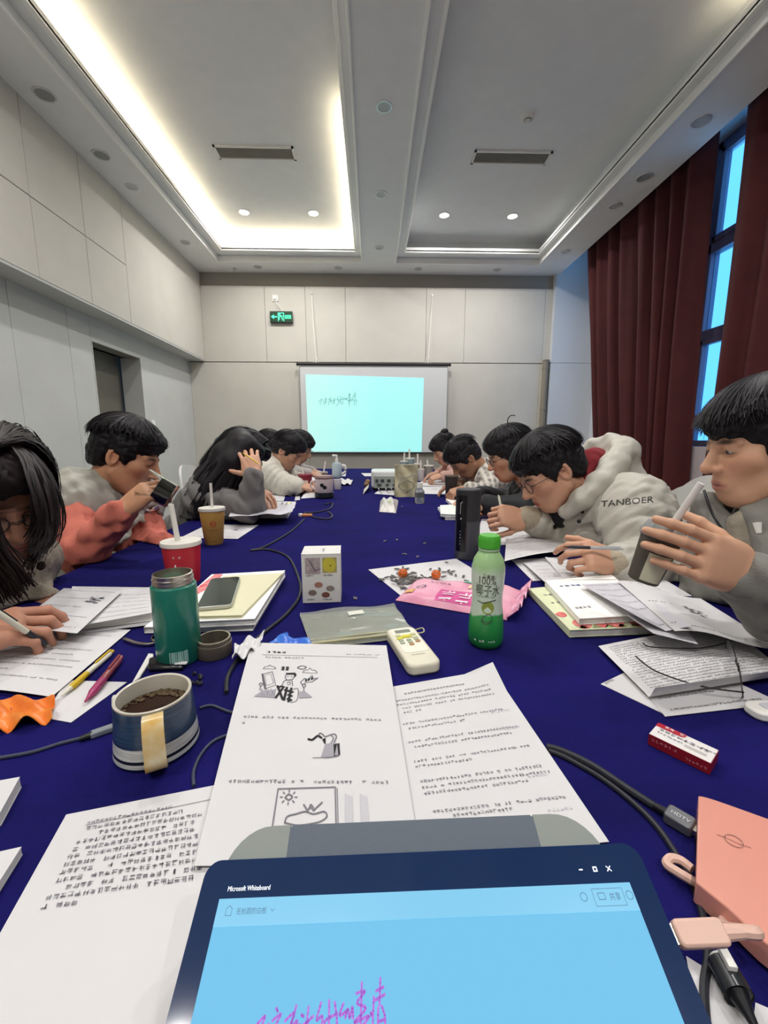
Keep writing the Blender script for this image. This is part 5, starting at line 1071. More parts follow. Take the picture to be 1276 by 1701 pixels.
e = at(263, 1060, TZ + .005); MB().lathe([(.011, -.003), (.012, 0), (.011, .003), (0, .0032)], 24, TR(e)).build('watch_case', M_steel, t, smooth=True, world=True); MB().lathe([(0, .0034), (.0095, .0034)], 24, TR(e)).build('dial', M_black, t, world=True)
def flat(name, label, cat, px, h, m, z=0, bevel=.001, group=None):
    q = quad(px, TZ + z); c0 = sum(q, Vector()) / 4; t = thing(name, label, cat, (c0.x, c0.y, GT + z), group=group)
    MB().prism([((p - c0).x, (p - c0).y) for p in q][::-1], 0, h).build('body', m, t, bevel=bevel); return t, [p - c0 for p in q]
t, L4 = flat('sachet_stick', 'long white paper stick behind the mug', 'sachet', [(246, 1091), (256, 1092), (232, 1130), (220, 1138)], .004, M_plast)
MB().tube([L4[0] * .9 + L4[1] * .1 + Vector((0, 0, .004)), L4[1] * .9 + L4[0] * .1 + Vector((0, 0, .004))], .0012, 6).build('sealed_end', M_white, t)
t, L4 = flat('tea_pouch', 'shiny black pouch between mug and thermos', 'pouch', [(248, 1100), (298, 1098), (306, 1116), (246, 1118)], .009, mat('black_foil', '16161c', .2, bump=.6, bscale=40), bevel=.004)
MB().prism(rrect(.014, .012, .005, 5, L4[1].x * .6, L4[1].y * .4), .0092, .0105).build('round_tag', M_cream, t); MB().prism(rrect(.018, .008, .001, 2, L4[2].x * .8, L4[2].y * .5), .0092, .0100).build('white_tab', M_paper, t)
rr = random.Random(6)
for k in range(9):
    p = at(318 + rr.uniform(0, 20), 1128 + rr.uniform(-6, 14)); t = MB().lathe([(0, -.003), (.0025, -.001), (.003, .001), (0, .003)], 6, RX(rr.random())).build('tea_crumb', M_black, smooth=True)
    t.location = (p.x, p.y, TZ + .0035); tag(t, 'dark dry tea crumb beside the blue mug', 'tea crumb', 'tea crumbs beside the mug')
t, L4 = flat('white_cap', 'small white rounded cap against left side of the mug', 'cap', [(188, 1178), (202, 1178), (202, 1196), (188, 1196)], .022, M_plast, bevel=.006)
MB().lathe([(.003, .022), (.002, .024), (0, .024)], 12).build('button', M_white, t)
rr = random.Random(21); M_hk = mat('husk', '6a6468', .7)
for k, (x, y) in enumerate(((640, 899), (660, 897), (706, 903), (672, 921), (694, 925), (742, 935), (590, 994), (668, 842))):
    p = at(x, y); t = MB().grid(lambda u, v: ((u - .5) * .014, (v - .5) * .008, .002 * math.cos(3 * (u - .5)) + .001 * math.sin(6 * v)), 4, 3, .0008).build('seed_husk', M_hk, smooth=True)
    t.location = (p.x, p.y, TZ + .0012); t.rotation_euler = (0, 0, rr.uniform(0, 6)); tag(t, 'tiny grey seed husk lying on the bare blue cloth', 'seed husk', 'seed husks on the cloth')
# smartphone
qz = TZ + .0325; q = [at(x, y, qz) for x, y in ((350, 965), (401, 963), (383, 1011), (328, 1014))]; c0 = sum(q, Vector()) / 4; a1 = (q[0] + q[1] - q[2] - q[3]); L_ = a1.length / 2; Wd = ((q[1] - q[0]).length + (q[2] - q[3]).length) / 2
t = thing('smartphone', 'silver-edged smartphone with dark screen on the cream folder', 'smartphone', (c0.x, c0.y, qz - .001), rz=math.atan2(a1.y, a1.x) - math.pi / 2)
MB().prism(rrect(Wd, L_, .010, 6), 0, .008).build('frame', mat('phone_silver', 'b9bab4', .3, metal=.6), t, bevel=.0015); MB().prism(rrect(Wd - .003, L_ - .003, .009, 6), .008, .0084).build('screen', mat('phone_screen', '26332f', .08, spec=.6), t)
MB().prism(rrect(.018, .004, .0019, 4, 0, L_ * .46), .0084, .0086).build('camera_notch', M_black, t)
# marker and paper scraps bottom right
paper('white paper scrap under the marker at bottom right', [(1140, 1588), (1200, 1625), (1290, 1720), (1165, 1730)], TZ + .001, group='scraps at the bottom right', n=(6, 6))
paper('small paper corner right of the marker', [(1255, 1665), (1290, 1680), (1300, 1720), (1250, 1715)], TZ + .002, group='scraps at the bottom right', n=(4, 4))
pen('black marker with white cap at bottom right', (1258, 1712), (1192, 1588), .0085, (M_black, mat('marker_black', '2a2d30', .25), mat('marker_black', '2a2d30', .25), M_plast), z=.002, cat='marker', name='marker')
e = thing('correction_tape', 'white rounded tip at right edge beside the spectacles sheet', 'tape', at(1276, 1188, GT)); MB().prism(rrect(.05, .03, .012, 6), 0, .012).build('body', M_plast, e, bevel=.003); MB().prism(rrect(.02, .012, .004, 4), .012, .0135).build('label_patch', M_paper2, e)
book('thick white paper pad at far left edge, upper one', [(-40, 1322), (36, 1308), (2, 1372), (-90, 1390)], TZ + .001, .012, M_paper, pages(), name='paper_pad', cat='paper pad', group='pads at the left edge', spine=False)
book('thick white paper pad at far left edge, lower one', [(-50, 1440), (38, 1420), (-30, 1530), (-140, 1540)], TZ + .001, .008, M_paper, pages(), name='paper_pad', cat='paper pad', group='pads at the left edge', spine=False)
# ---------------------------------------------------------------- middle and far things
t = paper('small white and green snack wrapper in the middle of the table', [(632, 832), (662, 832), (658, 852), (630, 850)], TZ + .002, m=mat('wrapper_white', 'd9d5d2', .35, col2='b9b2ac', vscale=30), name='snack_wrapper', cat='wrapper', group=None, thick=.003, n=(16, 12), curl=lambda u, v: .030 * min(1, 5 * min(u, 1 - u, v, 1 - v)) * (1 + .25 * math.sin(15 * u + 7 * v)))
MB().lathe([(0, .034), (.018, .030)], 10, TR(.012, -.03, 0)).build('green_patch', mat('patch_green', 'a9b43c', .5), t)
M_wat = mat('clear_bottle', 'cfd6d8', .1, trans=.7, ior=1.15)
b = at(697, 836); h = htop(b, 802); r = wpx(b, 8)
t = thing('small_bottle', 'small clear bottle with white cap near the kraft bag', 'bottle', (b.x, b.y, GT))
MB().lathe([(r * .9, 0), (r, .004), (r, h * .6), (r * .55, h * .72), (r * .5, h * .75)], 24).build('body', M_wat, t, smooth=True); MB().lathe([(r * .6, h * .75), (r * .6, h), (0, h)], 20).build('cap', M_plast, t, smooth=True); MB().lathe([(r * 1.02, h * .3), (r * 1.02, h * .52)], 24, cap0=False, cap1=False).build('label', mat('bottle_label', '5d5f63', .5), t, smooth=True)
cup('paper_cup', 'dark brown paper cup beside the man in black', 'cup', (749, 829), 791, 17, 22, None, mat('dark_cup', '3a3432', .5), mat('dark_cup_lid', '6a5a50', .5), group='cups on the far table')
t = cup('drink_cup', 'dark red drink carton cup with white label and straw', 'cup', (508, 822), 789, 17, 23, wrap_print(lambda t, f, h, r: MB().grid(lambda u, v: f((u - .5) * r * 1.1, h * (.25 + .5 * v)), 6, 4).build('label', mat('label_pale', 'd8cfc6', .5), t, smooth=True)), mat('maroon_cup', '8a2838', .45), mat('maroon_lid', '9a4050', .4), (502, 776, .006), group='cups on the far table')
b = at(539, 827); h = htop(b, 790); r = wpx(b, 15.5)
t = thing('lidded_mug', 'pink patterned mug with lid on a dark base', 'mug', (b.x, b.y, GT), group='cups on the far table')
MB().lathe([(r * .8, 0), (r * 1.02, .006), (r * 1.02, h * .24), (r * .9, h * .26)], 28).build('dark_base', mat('mug_base', '1d2024', .4), t, smooth=True); MB().lathe([(r * .9, h * .26), (r * .96, h * .3), (r * .96, h * .86), (r * .9, h * .88)], 28).build('body', mat('mug_pink', 'd9c0bf', .35, col2='e6dad6', vscale=30), t, smooth=True); MB().lathe([(r * .98, h * .87), (r, h * .92), (r * .9, h), (0, h)], 28).build('lid', mat('mug_lid', '8a6a68', .4), t, smooth=True)
MB().tube(catmull([(-r * .9, 0, h * .78), (-r * 1.35, 0, h * .72), (-r * 1.4, 0, h * .5), (-r * .9, 0, h * .38)], 5), .006, 8).build('handle', mat('mug_pink', 'd9c0bf', .35), t, smooth=True)
for a, z in ((-1.7, .6), (-1.4, .5)): MB().lathe([(0, .0), (.012, .0)], 8, TR(r * .97 * math.cos(a), r * .97 * math.sin(a), h * z) @ RZ(a) @ RY(math.pi / 2)).build('dot_print', M_inkd, t)
cup('paper_cup', 'small white paper cup right of the pink lidded mug', 'cup', (561, 813), 796, 11, 14, None, mat('white_cup', 'd5cfd0', .5), None, group='cups on the far table')
cup('drink_cup', 'brown drink cup behind the pink lidded mug', 'cup', (535, 805), 785, 15, 19, None, mat('brown_cup', '8a7468', .5), mat('brown_lid', 'b5a8a0', .4), (541, 767, .006), group='cups on the far table')
b = at(560, 793); h = htop(b, 757); r = wpx(b, 8)
t = thing('pump_jug', 'tall white pump jug at far left of the table', 'jug', (b.x, b.y, GT))
MB().lathe([(r * .9, 0), (r, .01), (r, h * .6), (r * .85, h * .66), (r * .3, h * .7)], 24).build('body', mat('jug_white', 'c9d8dc', .3, trans=.2), t, smooth=True); MB().lathe([(r * .35, h * .68), (r * .35, h * .86), (0, h * .86)], 16).build('collar', M_plast, t, smooth=True)
MB().tube([(0, 0, h * .8), (0, 0, h), (-r * .9, 0, h)], .012, 8).build('pump_spout', M_plast, t, smooth=True); MB().tube(catmull([(r, 0, h * .55), (r * 1.7, 0, h * .5), (r * 1.7, 0, h * .25), (r, 0, h * .15)], 4), .014, 8).build('handle', M_plast, t, smooth=True)
# projector seen from its socket panel
b = at(650, 816); w_ = wpx(b, 66); h = htop(b, 783)
t = thing('projector', 'white projector facing the screen with a dark socket panel', 'projector', (b.x, b.y + .16, GT))
M_pj = mat('projector_white', 'd3d6d4', .4)
MB().prism(rrect(w_, .30, .04, 6), .02, h).build('housing', M_pj, t, bevel=.012, seg=3)
MB().box(-w_ * .44, w_ * .44, -.152, -.149, h * .16, h * .74).build('socket_panel', mat('panel_grey', '8d938f', .5), t)
for k, (x, z, ww, hh2) in enumerate(((-.36, .52, .07, .14), (-.22, .52, .09, .14), (-.06, .52, .09, .14), (.10, .52, .07, .12), (.24, .52, .10, .16), (-.30, .30, .10, .12), (-.10, .30, .08, .1), (.08, .30, .08, .1), (.26, .30, .10, .12))): MB().box((x - ww / 2) * w_, (x + ww / 2) * w_, -.156, -.151, h * (z - hh2 / 2), h * (z + hh2 / 2)).build('socket', mat('socket_dark', '33383a', .5), t)
MB().lathe([(.045, 0), (.05, .02), (.045, .05), (.03, .04), (0, .035)], 24, TR(w_ * .2, .14, h * .55) @ RX(-math.pi / 2)).build('projection_lens', M_black, t, smooth=True)
for sx in (-1, 1):
    for sy in (-1, 1): MB().lathe([(.012, 0), (.014, .022)], 12, TR(sx * w_ * .4, sy * .11, 0)).build('foot', M_black, t)
for k in range(6): MB().box(w_ / 2 - .002, w_ / 2 + .001, -.1, .1, h * (.3 + .09 * k), h * (.34 + .09 * k)).build('vent_slot', mat('socket_dark', '33383a', .5), t)
for k, (x, y) in enumerate(((629, 812), (641, 812), (650, 811))):
    P = [at(x, y, TZ + h * .45), at(x + 2, y + 4, TZ + .03), at(x + 5, y + 6, TZ + .005), at(x + 14, y + 5, TZ + .005)]; c0 = P[0]; tt = thing('cable', 'white cable plugged into the projector, ' + ('left', 'middle', 'right')[k] + ' one', 'cable', c0, group='projector cables'); MB().tube([p - c0 for p in catmull(P, 5)], .004, 6).build('cord', M_plast, tt, smooth=True)
# kraft bag
b = at(675, 826); h = htop(b, 772); w_ = wpx(b, 38)
t = thing('kraft_bag', 'gold window snack bag standing in front of the projector', 'snack bag', (b.x, b.y + .02, GT))
M_kr = mat('gold_film', 'b9ad86', .3, col2='d9d2b4', vscale=18, trans=.1)
MB().grid(lambda u, v: ((u - .5) * w_, -.02 * math.sin(math.pi * u) * (1 - v) - .01 * math.sin(9 * u + 6 * v), h * v), 14, 10, .002).build('front_film', M_kr, t, smooth=True)
MB().grid(lambda u, v: ((.5 - u) * w_, .045 * (1 - v) + .003, h * v), 6, 6, .002).build('back_film', M_kr, t, smooth=True)
MB().box(-w_ / 2, w_ / 2, -.004, .004, h * .97, h * 1.0).build('sealed_edge', mat('bag_edge', 'cfc6a0', .4), t)
m = MB(); f = lambda a, z: (a, -.026, z); line2(m, f, [(-.05, h * .35), (-.02, h * .5), (.02, h * .5), (.05, h * .35), (.02, h * .22), (-.02, h * .22)], .004, True); line2(m, f, [(-.05, h * .7), (0, h * .6), (.05, h * .72)], .004); m.build('outline_print', mat('bag_light', 'ece6cc', .4), t)
paper('white sheet under the kraft bag and walnuts', [(640, 806), (692, 808), (694, 826), (622, 820)], TZ + .001, group='snack sheets', n=(4, 4))
for k, (x, y) in enumerate(((609, 809), (611, 804), (627, 812), (646, 808))):
    p = at(x, y); t = thing('walnut', 'brown walnut, ' + ('one touching the torn wrapper', 'one behind the torn wrapper', 'one left of the white sheet', 'one below the projector sockets')[k], 'walnut', (p.x, p.y, TZ + .0016), group='walnuts by the projector')
    MB().lathe([(0, 0), (.014, .003), (.022, .014), (.02, .028), (.01, .038), (0, .04)], 14, RX(.2)).build('shell', mat('walnut_shell', '8a6a4a', .7, bump=.9, bscale=120), t, smooth=True); MB().lathe([(.0222, .013), (.0228, .016), (.0222, .019)], 14, RX(.2), cap0=False, cap1=False).build('seam', mat('walnut_seam', '6a4c32', .7), t, smooth=True)
paper('torn white wrapper beside the walnuts', [(605, 812), (613, 811), (612, 817), (603, 821)], TZ + .003, m=mat('wrapper_grey', 'd6cfc6', .6), name='torn_wrapper', cat='wrapper', group=None, n=(5, 5), curl=lambda u, v: .03 * u)
t = paper('crumpled tissue beside the red drink carton cup', [(505, 818), (522, 812), (530, 826), (500, 828)], TZ + .003, m=MATS['tissue'], name='tissue', cat='tissue', group=None, n=(12, 10), curl=lambda u, v: .045 * math.sin(math.pi * u) * math.sin(math.pi * v) * (1 + .4 * math.sin(9 * u + 8 * v)))
M_ccup = mat('far_clear_cup', 'c3d4d6', .2, trans=.5, ior=1.1)
for k, (x, y, ty, wb, wt, sx, sy) in enumerate(((671, 795, 767, 10, 13, 672, 752), (681, 794, 762, 12, 15, 680, 746), (694, 796, 771, 12, 14, 694, 754), (712, 796, 774, 13, 16, 710, 764), (699, 799, 780, 10, 12, 699, 765))):
    cup('drink_cup', 'far milk tea cup with straw, ' + ('leftmost behind the kraft bag', 'tall clear one behind the kraft bag', 'brown one right of the kraft bag', 'grey one before the pink jacket', 'short one with upright straw right of the kraft bag')[k], 'cup', (x, y), ty, wb, wt, None, (M_ccup, M_ccup, mat('brown_cup', '8a7468', .5), mat('grey_cup', '8d8886', .4), mat('white_cup', 'd5cfd0', .5))[k], M_lid, (sx, sy, .008), group='cups on the far table')
# ================================================================ people: sculpted from smooth-blended solids
class Vol:
    def __init__(s, lo, hi, h):
        s.lo = np.array(lo, float); s.h = h; n = np.ceil((np.array(hi) - s.lo) / h).astype(int) + 1
        s.ax = [s.lo[i] + h * np.arange(n[i]) for i in range(3)]; s.d = np.full(n, 1.0, np.float32)
    def _sl(s, lo, hi):
        sl = []
        for i in range(3):
            a = int(max(0, math.floor((lo[i] - s.lo[i]) / s.h))); b = int(min(s.d.shape[i], math.ceil((hi[i] - s.lo[i]) / s.h) + 1))
            if b <= a: return None
            sl.append(slice(a, b))
        return tuple(sl)
    def _xyz(s, sl): return s.ax[0][sl[0]][:, None, None], s.ax[1][sl[1]][None, :, None], s.ax[2][sl[2]][None, None, :]
    def _mix(s, sl, dn, k, sub=False):
        d = s.d[sl]
        if sub: dn = -dn; hh = np.clip(.5 - .5 * (d - dn) / k, 0, 1); s.d[sl] = d * (1 - hh) + dn * hh + k * hh * (1 - hh)
        else: hh = np.clip(.5 + .5 * (d - dn) / k, 0, 1); s.d[sl] = d * (1 - hh) + dn * hh - k * hh * (1 - hh)
    def cap(s, a, b, ra, rb=None, k=.02, quilt=0, amp=.1, sub=False):
        a = np.array(a, float); b = np.array(b, float); rb = ra if rb is None else rb; m = max(ra, rb) * (1 + amp) + k + 3 * s.h
        sl = s._sl(np.minimum(a, b) - m, np.maximum(a, b) + m)
        if sl is None: return s
        X, Y_, Z_ = s._xyz(sl); ab = b - a; L2 = ab @ ab + 1e-12
        t = np.clip(((X - a[0]) * ab[0] + (Y_ - a[1]) * ab[1] + (Z_ - a[2]) * ab[2]) / L2, 0, 1)
        r = ra + (rb - ra) * t
        if quilt: r = r * (1 - amp + amp * 1.6 * np.abs(np.sin(math.pi * quilt * t + .3)) ** .6)
        s._mix(sl, (np.sqrt((X - a[0] - ab[0] * t) ** 2 + (Y_ - a[1] - ab[1] * t) ** 2 + (Z_ - a[2] - ab[2] * t) ** 2) - r), k, sub); return s
    def ell(s, c, rad, R=None, k=.02, sub=False):
        c = np.array(c, float); rad = np.array(rad, float); m = rad.max() + k + 3 * s.h; sl = s._sl(c - m, c + m)
        if sl is None: return s
        X, Y_, Z_ = s._xyz(sl); P = [X - c[0], Y_ - c[1], Z_ - c[2]]
        if R is not None: P = [P[0] * R[0][i] + P[1] * R[1][i] + P[2] * R[2][i] for i in range(3)]
        k0 = np.sqrt((P[0] / rad[0]) ** 2 + (P[1] / rad[1]) ** 2 + (P[2] / rad[2]) ** 2); k1 = np.sqrt((P[0] / rad[0] ** 2) ** 2 + (P[1] / rad[1] ** 2) ** 2 + (P[2] / rad[2] ** 2) ** 2) + 1e-9
        s._mix(sl, k0 * (k0 - 1) / k1, k, sub); return s
    def chain(s, pts, rs, k=.02, quilt=0, amp=.1):
        for i in range(len(pts) - 1): s.cap(pts[i], pts[i + 1], rs[i], rs[i + 1], k, quilt, amp)
        return s
    def wrinkle(s, amp, f, seed=0, asp=(1, 1, 1)):
        rg = np.random.default_rng(seed); X, Y_, Z_ = s.ax[0][:, None, None], s.ax[1][None, :, None], s.ax[2][None, None, :]; n = 0
        for i in range(5):
            v = rg.normal(size=3) * np.array(asp); v = v / np.linalg.norm(v) * f * (1 + .5 * i); n = n + np.sin(v[0] * X + v[1] * Y_ + v[2] * Z_ + rg.uniform(0, 6) + 1.3 * np.sin(f * .5 * (v[1] * X - v[2] * Y_ + v[0] * Z_) / f + i)) / (1 + .4 * i)
        s.d += (amp * n * .45).astype(np.float32); return s
    def rest(s):                    # lies flat on the table instead of sinking into it
        X, Z_ = s.ax[0][:, None, None], s.ax[2][None, None, :]; s.d = np.maximum(s.d, -np.maximum(np.abs(X) - .840, Z_ - (TZ + .0015))).astype(np.float32); return s
    def mesh(s):
        d = s.d; ins = d < 0; n = np.array(d.shape)
        c = np.zeros(n - 1, np.int8)
        offs = [(i, j, k) for i in (0, 1) for j in (0, 1) for k in (0, 1)]
        for o in offs: c += ins[o[0]:n[0] - 1 + o[0], o[1]:n[1] - 1 + o[1], o[2]:n[2] - 1 + o[2]]
        I = np.argwhere((c > 0) & (c < 8))
        if len(I) == 0: return np.zeros((0, 3)), np.zeros((0, 4), int)
        V8 = [d[I[:, 0] + o[0], I[:, 1] + o[1], I[:, 2] + o[2]] for o in offs]
        acc = np.zeros((len(I), 3)); cnt = np.zeros(len(I))
        for a in range(8):
            for b in range(a + 1, 8):
                if sum(abs(offs[a][q] - offs[b][q]) for q in range(3)) != 1: continue
                va, vb = V8[a], V8[b]; m = (va < 0) != (vb < 0); t = np.where(m, va / (va - vb + 1e-12), 0)
                for q in range(3): acc[:, q] += np.where(m, offs[a][q] + t * (offs[b][q] - offs[a][q]), 0)
                cnt += m
        P = s.lo + (I + acc / cnt[:, None]) * s.h
        idx = np.full(n - 1, -1, np.int64); idx[I[:, 0], I[:, 1], I[:, 2]] = np.arange(len(I)); F = []
        for ax in range(3):
            sl0 = [slice(None)] * 3; sl1 = [slice(None)] * 3; sl0[ax] = slice(0, -1); sl1[ax] = slice(1, None)
            A = ins[tuple(sl0)]; B = ins[tuple(sl1)]; E = np.argwhere(A != B); u, v = [(1, 2), (2, 0), (0, 1)][ax]
            E = E[(E[:, u] > 0) & (E[:, v] > 0) & (E[:, u] < n[u] - 1) & (E[:, v] < n[v] - 1)]
            q = []
            for du, dv in ((-1, -1), (0, -1), (0, 0), (-1, 0)):
                e = E.copy(); e[:, u] += du; e[:, v] += dv; q.append(idx[e[:, 0], e[:, 1], e[:, 2]])
            q = np.stack(q, 1); fl = ~A[E[:, 0], E[:, 1], E[:, 2]]; q[fl] = q[fl][:, ::-1]; F.append(q)
        return P, np.concatenate(F)
def np_obj(name, parts, m, parent, cols=None, kind=None):
    V = np.concatenate([p[0] for p in parts]); off = 0; F = []
    for p in parts: F.append(p[1] + off); off += len(p[0])
    F = np.concatenate(F); me = bpy.data.meshes.new(name)
    V = V - np.array(parent.location)
    w = F.shape[1]; me.vertices.add(len(V)); me.vertices.foreach_set('co', V.astype(np.float32).ravel()); me.loops.add(F.size); me.loops.foreach_set('vertex_index', F.astype(np.int32).ravel())
    me.polygons.add(len(F)); me.polygons.foreach_set('loop_start', np.arange(0, F.size, w, dtype=np.int32)); me.polygons.foreach_set('loop_total', np.full(len(F), w, np.int32))
    me.polygons.foreach_set('use_smooth', np.ones(len(F), bool)); me.update(calc_edges=True)
    if cols is not None:
        a = me.color_attributes.new('Col', 'FLOAT_COLOR', 'POINT'); C4 = np.ones((len(V), 4), np.float32); C4[:, :3] = cols; a.data.foreach_set('color', C4.ravel())
    me.materials.append(m); o = mkobj(name, me, parent)
    if kind: o['kind'] = kind
    return o
def ball(pts, pad): a = np.array(pts, float); return a.min(0) - pad, a.max(0) + pad
def skinmat():
    m = mat('skin', (.6, .4, .3), .5, attr='Col', var=.05, vscale=60, bump=.06, bscale=350, spec=.35)
    b = m.node_tree.nodes['Principled BSDF']; b.inputs['Subsurface Weight'].default_value = .12; b.inputs['Subsurface Radius'].default_value = (.012, .005, .003); b.inputs['Subsurface Scale'].default_value = .4; return m
M_skin = skinmat()
M_hair = mat('black_hair', '0c0b0e', .5, spec=.22); M_hairb = mat('brown_black_hair', '120e0d', .5, spec=.22)
for _m, _a, _b in ((M_hair, '060508', '2b282c'), (M_hairb, '0a0706', '33292a')):      # every strand its own tone
    _nt = _m.node_tree; _g = _nt.nodes.new('ShaderNodeNewGeometry'); _x = _nt.nodes.new('ShaderNodeMix'); _x.data_type = 'RGBA'; _nt.links.new(_g.outputs['Random Per Island'], _x.inputs[0])
    _x.inputs[6].default_value = S(_a); _x.inputs[7].default_value = S(_b); _nt.links.new(_x.outputs[2], _nt.nodes['Principled BSDF'].inputs['Base Color'])
def lin(hexs): return np.array(S(hexs)[:3])
def head_mesh(h=.0032, female=False, fat=0.0):
    v = Vol((-.11, -.13, -.22), (.11, .15, .15), h); w = 1 + fat
    v.ell((0, -.015, .035), (.074, .094, .085), k=.02).ell((0, .028, -.03), (.060 * w, .066, .084), k=.03).ell((0, .058, -.088), (.026 * w, .026, .022), k=.03)
    for s in (-1, 1):
        v.ell((s * .040, .052, -.012), (.026 * w, .028, .024), k=.02); v.cap((s * .056 * w, .0, -.05), (s * .03, .055, -.088), .014, .014, k=.035)
        v.ell((s * .031, .092, .012), (.020, .016, .0125), k=.012, sub=True); v.ell((s * .031, .0745, .0115), (.0165, .0135, .0135), k=.004)
        v.cap((s * .016, .0845, .0275), (s * .046, .073, .0275), .0085, .007, k=.012)
        v.ell((s * .0745, -.012, -.002), (.008, .019, .030), k=.008); v.ell((s * .079, -.006, .001), (.006, .011, .019), k=.004, sub=True)
        v.ell((s * .0125, .096, -.0255), (.0085, .009, .0075), k=.007)
    v.cap((0, .086, .022), (0, .1085, -.018), .008, .0115, k=.012).ell((0, .110, -.0215), (.011, .010, .0095), k=.008)
    v.ell((0, .080, -.058), (.026, .016, .018), k=.014)
    v.cap((-.017, .0885, -.0545), (.017, .0885, -.0545), .0052, k=.006).cap((-.013, .089, -.0645), (.013, .089, -.0645), .0062, k=.006).cap((-.02, .0975, -.0595), (.02, .0975, -.0595), .0016, k=.004, sub=True)
    v.cap((0, -.03, -.06), (0, -.045, -.22), .050 if not female else .044, .056 if not female else .048, k=.025)
    return v.mesh()
def paint(P, base, lips='b0645c', female=False, brow='2a2220', blush=.0, eyes_open=False):
    C3 = np.tile(base, (len(P), 1))
    def sp(c, r, col, soft=.35, a=1.0):
        nonlocal C3
        q = np.sqrt((((P - np.array(c)) / np.array(r)) ** 2).sum(1)); w = np.clip((1 + soft - q) / (2 * soft), 0, 1)[:, None] * a; C3 = C3 * (1 - w) + np.array(col) * w
    for s in (-1, 1):
        sp((s * .042, .07, -.022), (.028, .035, .022), base * np.array((1.08, .82, .80)), .6, .35 + blush)
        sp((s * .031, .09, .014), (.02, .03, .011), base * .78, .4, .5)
        sp((s * .031, .088, .0075), (.0165, .012, .0026), (.03, .02, .02), .3)
        if eyes_open: sp((s * .031, .088, .0095), (.012, .012, .0028), (.45, .42, .40), .3); sp((s * .031, .09, .0100), (.0052, .012, .0042), (.02, .015, .012), .3)
        sp((s * .031, .088, .0300), (.019, .03, .0036 if female else .0048), lin(brow), .5, .9)
        sp((s * .007, .106, -.0305), (.0042, .008, .003), base * .25, .4, .8)
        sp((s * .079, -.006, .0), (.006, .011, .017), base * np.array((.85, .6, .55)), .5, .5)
    sp((0, .092, -.0595), (.0225, .02, .0105), lin(lips), .25, .85); sp((0, .097, -.0593), (.02, .01, .0014), lin('5a2c28'), .5, .9)
    sp((0, .112, -.022), (.013, .012, .011), base * np.array((1.05, .8, .78)), .6, .4)
    return C3
def frame(heading, pitch=0, roll=0): return np.array((Matrix.Rotation(heading - math.pi / 2, 3, 'Z') @ Matrix.Rotation(-pitch, 3, 'X') @ Matrix.Rotation(roll, 3, 'Y')))
def hand_mesh(h, wrist, D_, N_, side, curls, spread=.06, thumb=(.75, .6, -.35), tcurl=.35, s=1.0):
    D_ = np.array(D_, float); D_ /= np.linalg.norm(D_); N_ = np.array(N_, float); N_ -= D_ * (N_ @ D_); N_ /= np.linalg.norm(N_); X = np.cross(D_, N_) * side
    v = Vol((-.11, -.06, -.12), (.13, .22, .07), h)
    v.cap((0, -.022, 0), (0, .005, 0), .023, .024, k=.015); v.ell((.004, .05, 0), (.040, .052, .0165), k=.012)
    for x in (.030, .010, -.010, -.028): v.cap((x * .5, .012, 0), (x, .085, .001), .012, .0105, k=.012)
    v.ell((.028, .03, -.01), (.02, .03, .015), k=.015)
    L4 = ((.042, .026, .021), (.046, .029, .022), (.042, .027, .021), (.033, .021, .018)); tips = []
    for i, x in enumerate((.031, .0105, -.0105, -.029)):
        a = 0; p = np.array((x, .086 - .004 * (i == 3), 0.)); sx = (1.5 - i) * spread
        for j in range(3):
            a += curls[i][j]; dr = np.array((math.sin(sx) * math.cos(a), math.cos(sx) * math.cos(a), -math.sin(a))); q = p + dr * L4[i][j]
            r = (.0092, .0082, .0074, .0062) if i < 3 else (.0080, .0070, .0064, .0054); v.cap(p, q, r[j], r[j + 1], k=.0035); p = q
        tips.append(p)
    t = np.array(thumb, float); t /= np.linalg.norm(t); p = np.array((.030, .018, -.006)); v.cap((.012, .012, -.002), p, .014, .0135, k=.012)
    for j, L in enumerate((.040, .031, .024)):
        q = p + t * L; v.cap(p, q, (.0125, .0105, .0092)[j], (.0105, .0092, .0072)[j], k=.004); p = q
        t = t + np.array((-.5, .25, -.45)) * tcurl; t /= np.linalg.norm(t)
    P, F = v.mesh(); P = P * s
    M = np.stack([X, D_, N_], 1)
    if side < 0: F = F[:, ::-1]
    return P @ M.T + np.array(wrist), F
FIST = [(.9, 1.3, .8)] * 4; RELAX = [(.35, .4, .3), (.4, .45, .3), (.45, .5, .35), (.5, .55, .4)]; PENH = [(.75, .75, .35), (.85, .95, .5), (1.0, 1.2, .7), (1.05, 1.25, .7)]; GRIP = [(.5, .75, .5), (.5, .8, .55), (.55, .8, .55), (.6, .85, .6)]
def strands(paths, wd, outc, taper=.35):
    """flat ribbons: paths (N,K,3)"""
    Pn = np.array(paths, float); N_, K, _ = Pn.shape
    T = np.gradient(Pn, axis=1); O = Pn - np.array(outc); W = np.cross(T, O); W /= (np.linalg.norm(W, axis=2, keepdims=True) + 1e-9)
    w = wd * np.concatenate([np.linspace(.7, 1, K // 2), np.linspace(1, taper, K - K // 2)])[None, :, None]
    A = Pn - W * w; B = Pn + W * w; V = np.stack([A, B], 2).reshape(-1, 3)
    b = (np.arange(N_) * K * 2)[:, None] + (np.arange(K - 1) * 2)[None, :]; F = np.stack([b, b + 1, b + 3, b + 2], -1).reshape(-1, 4); return V, F
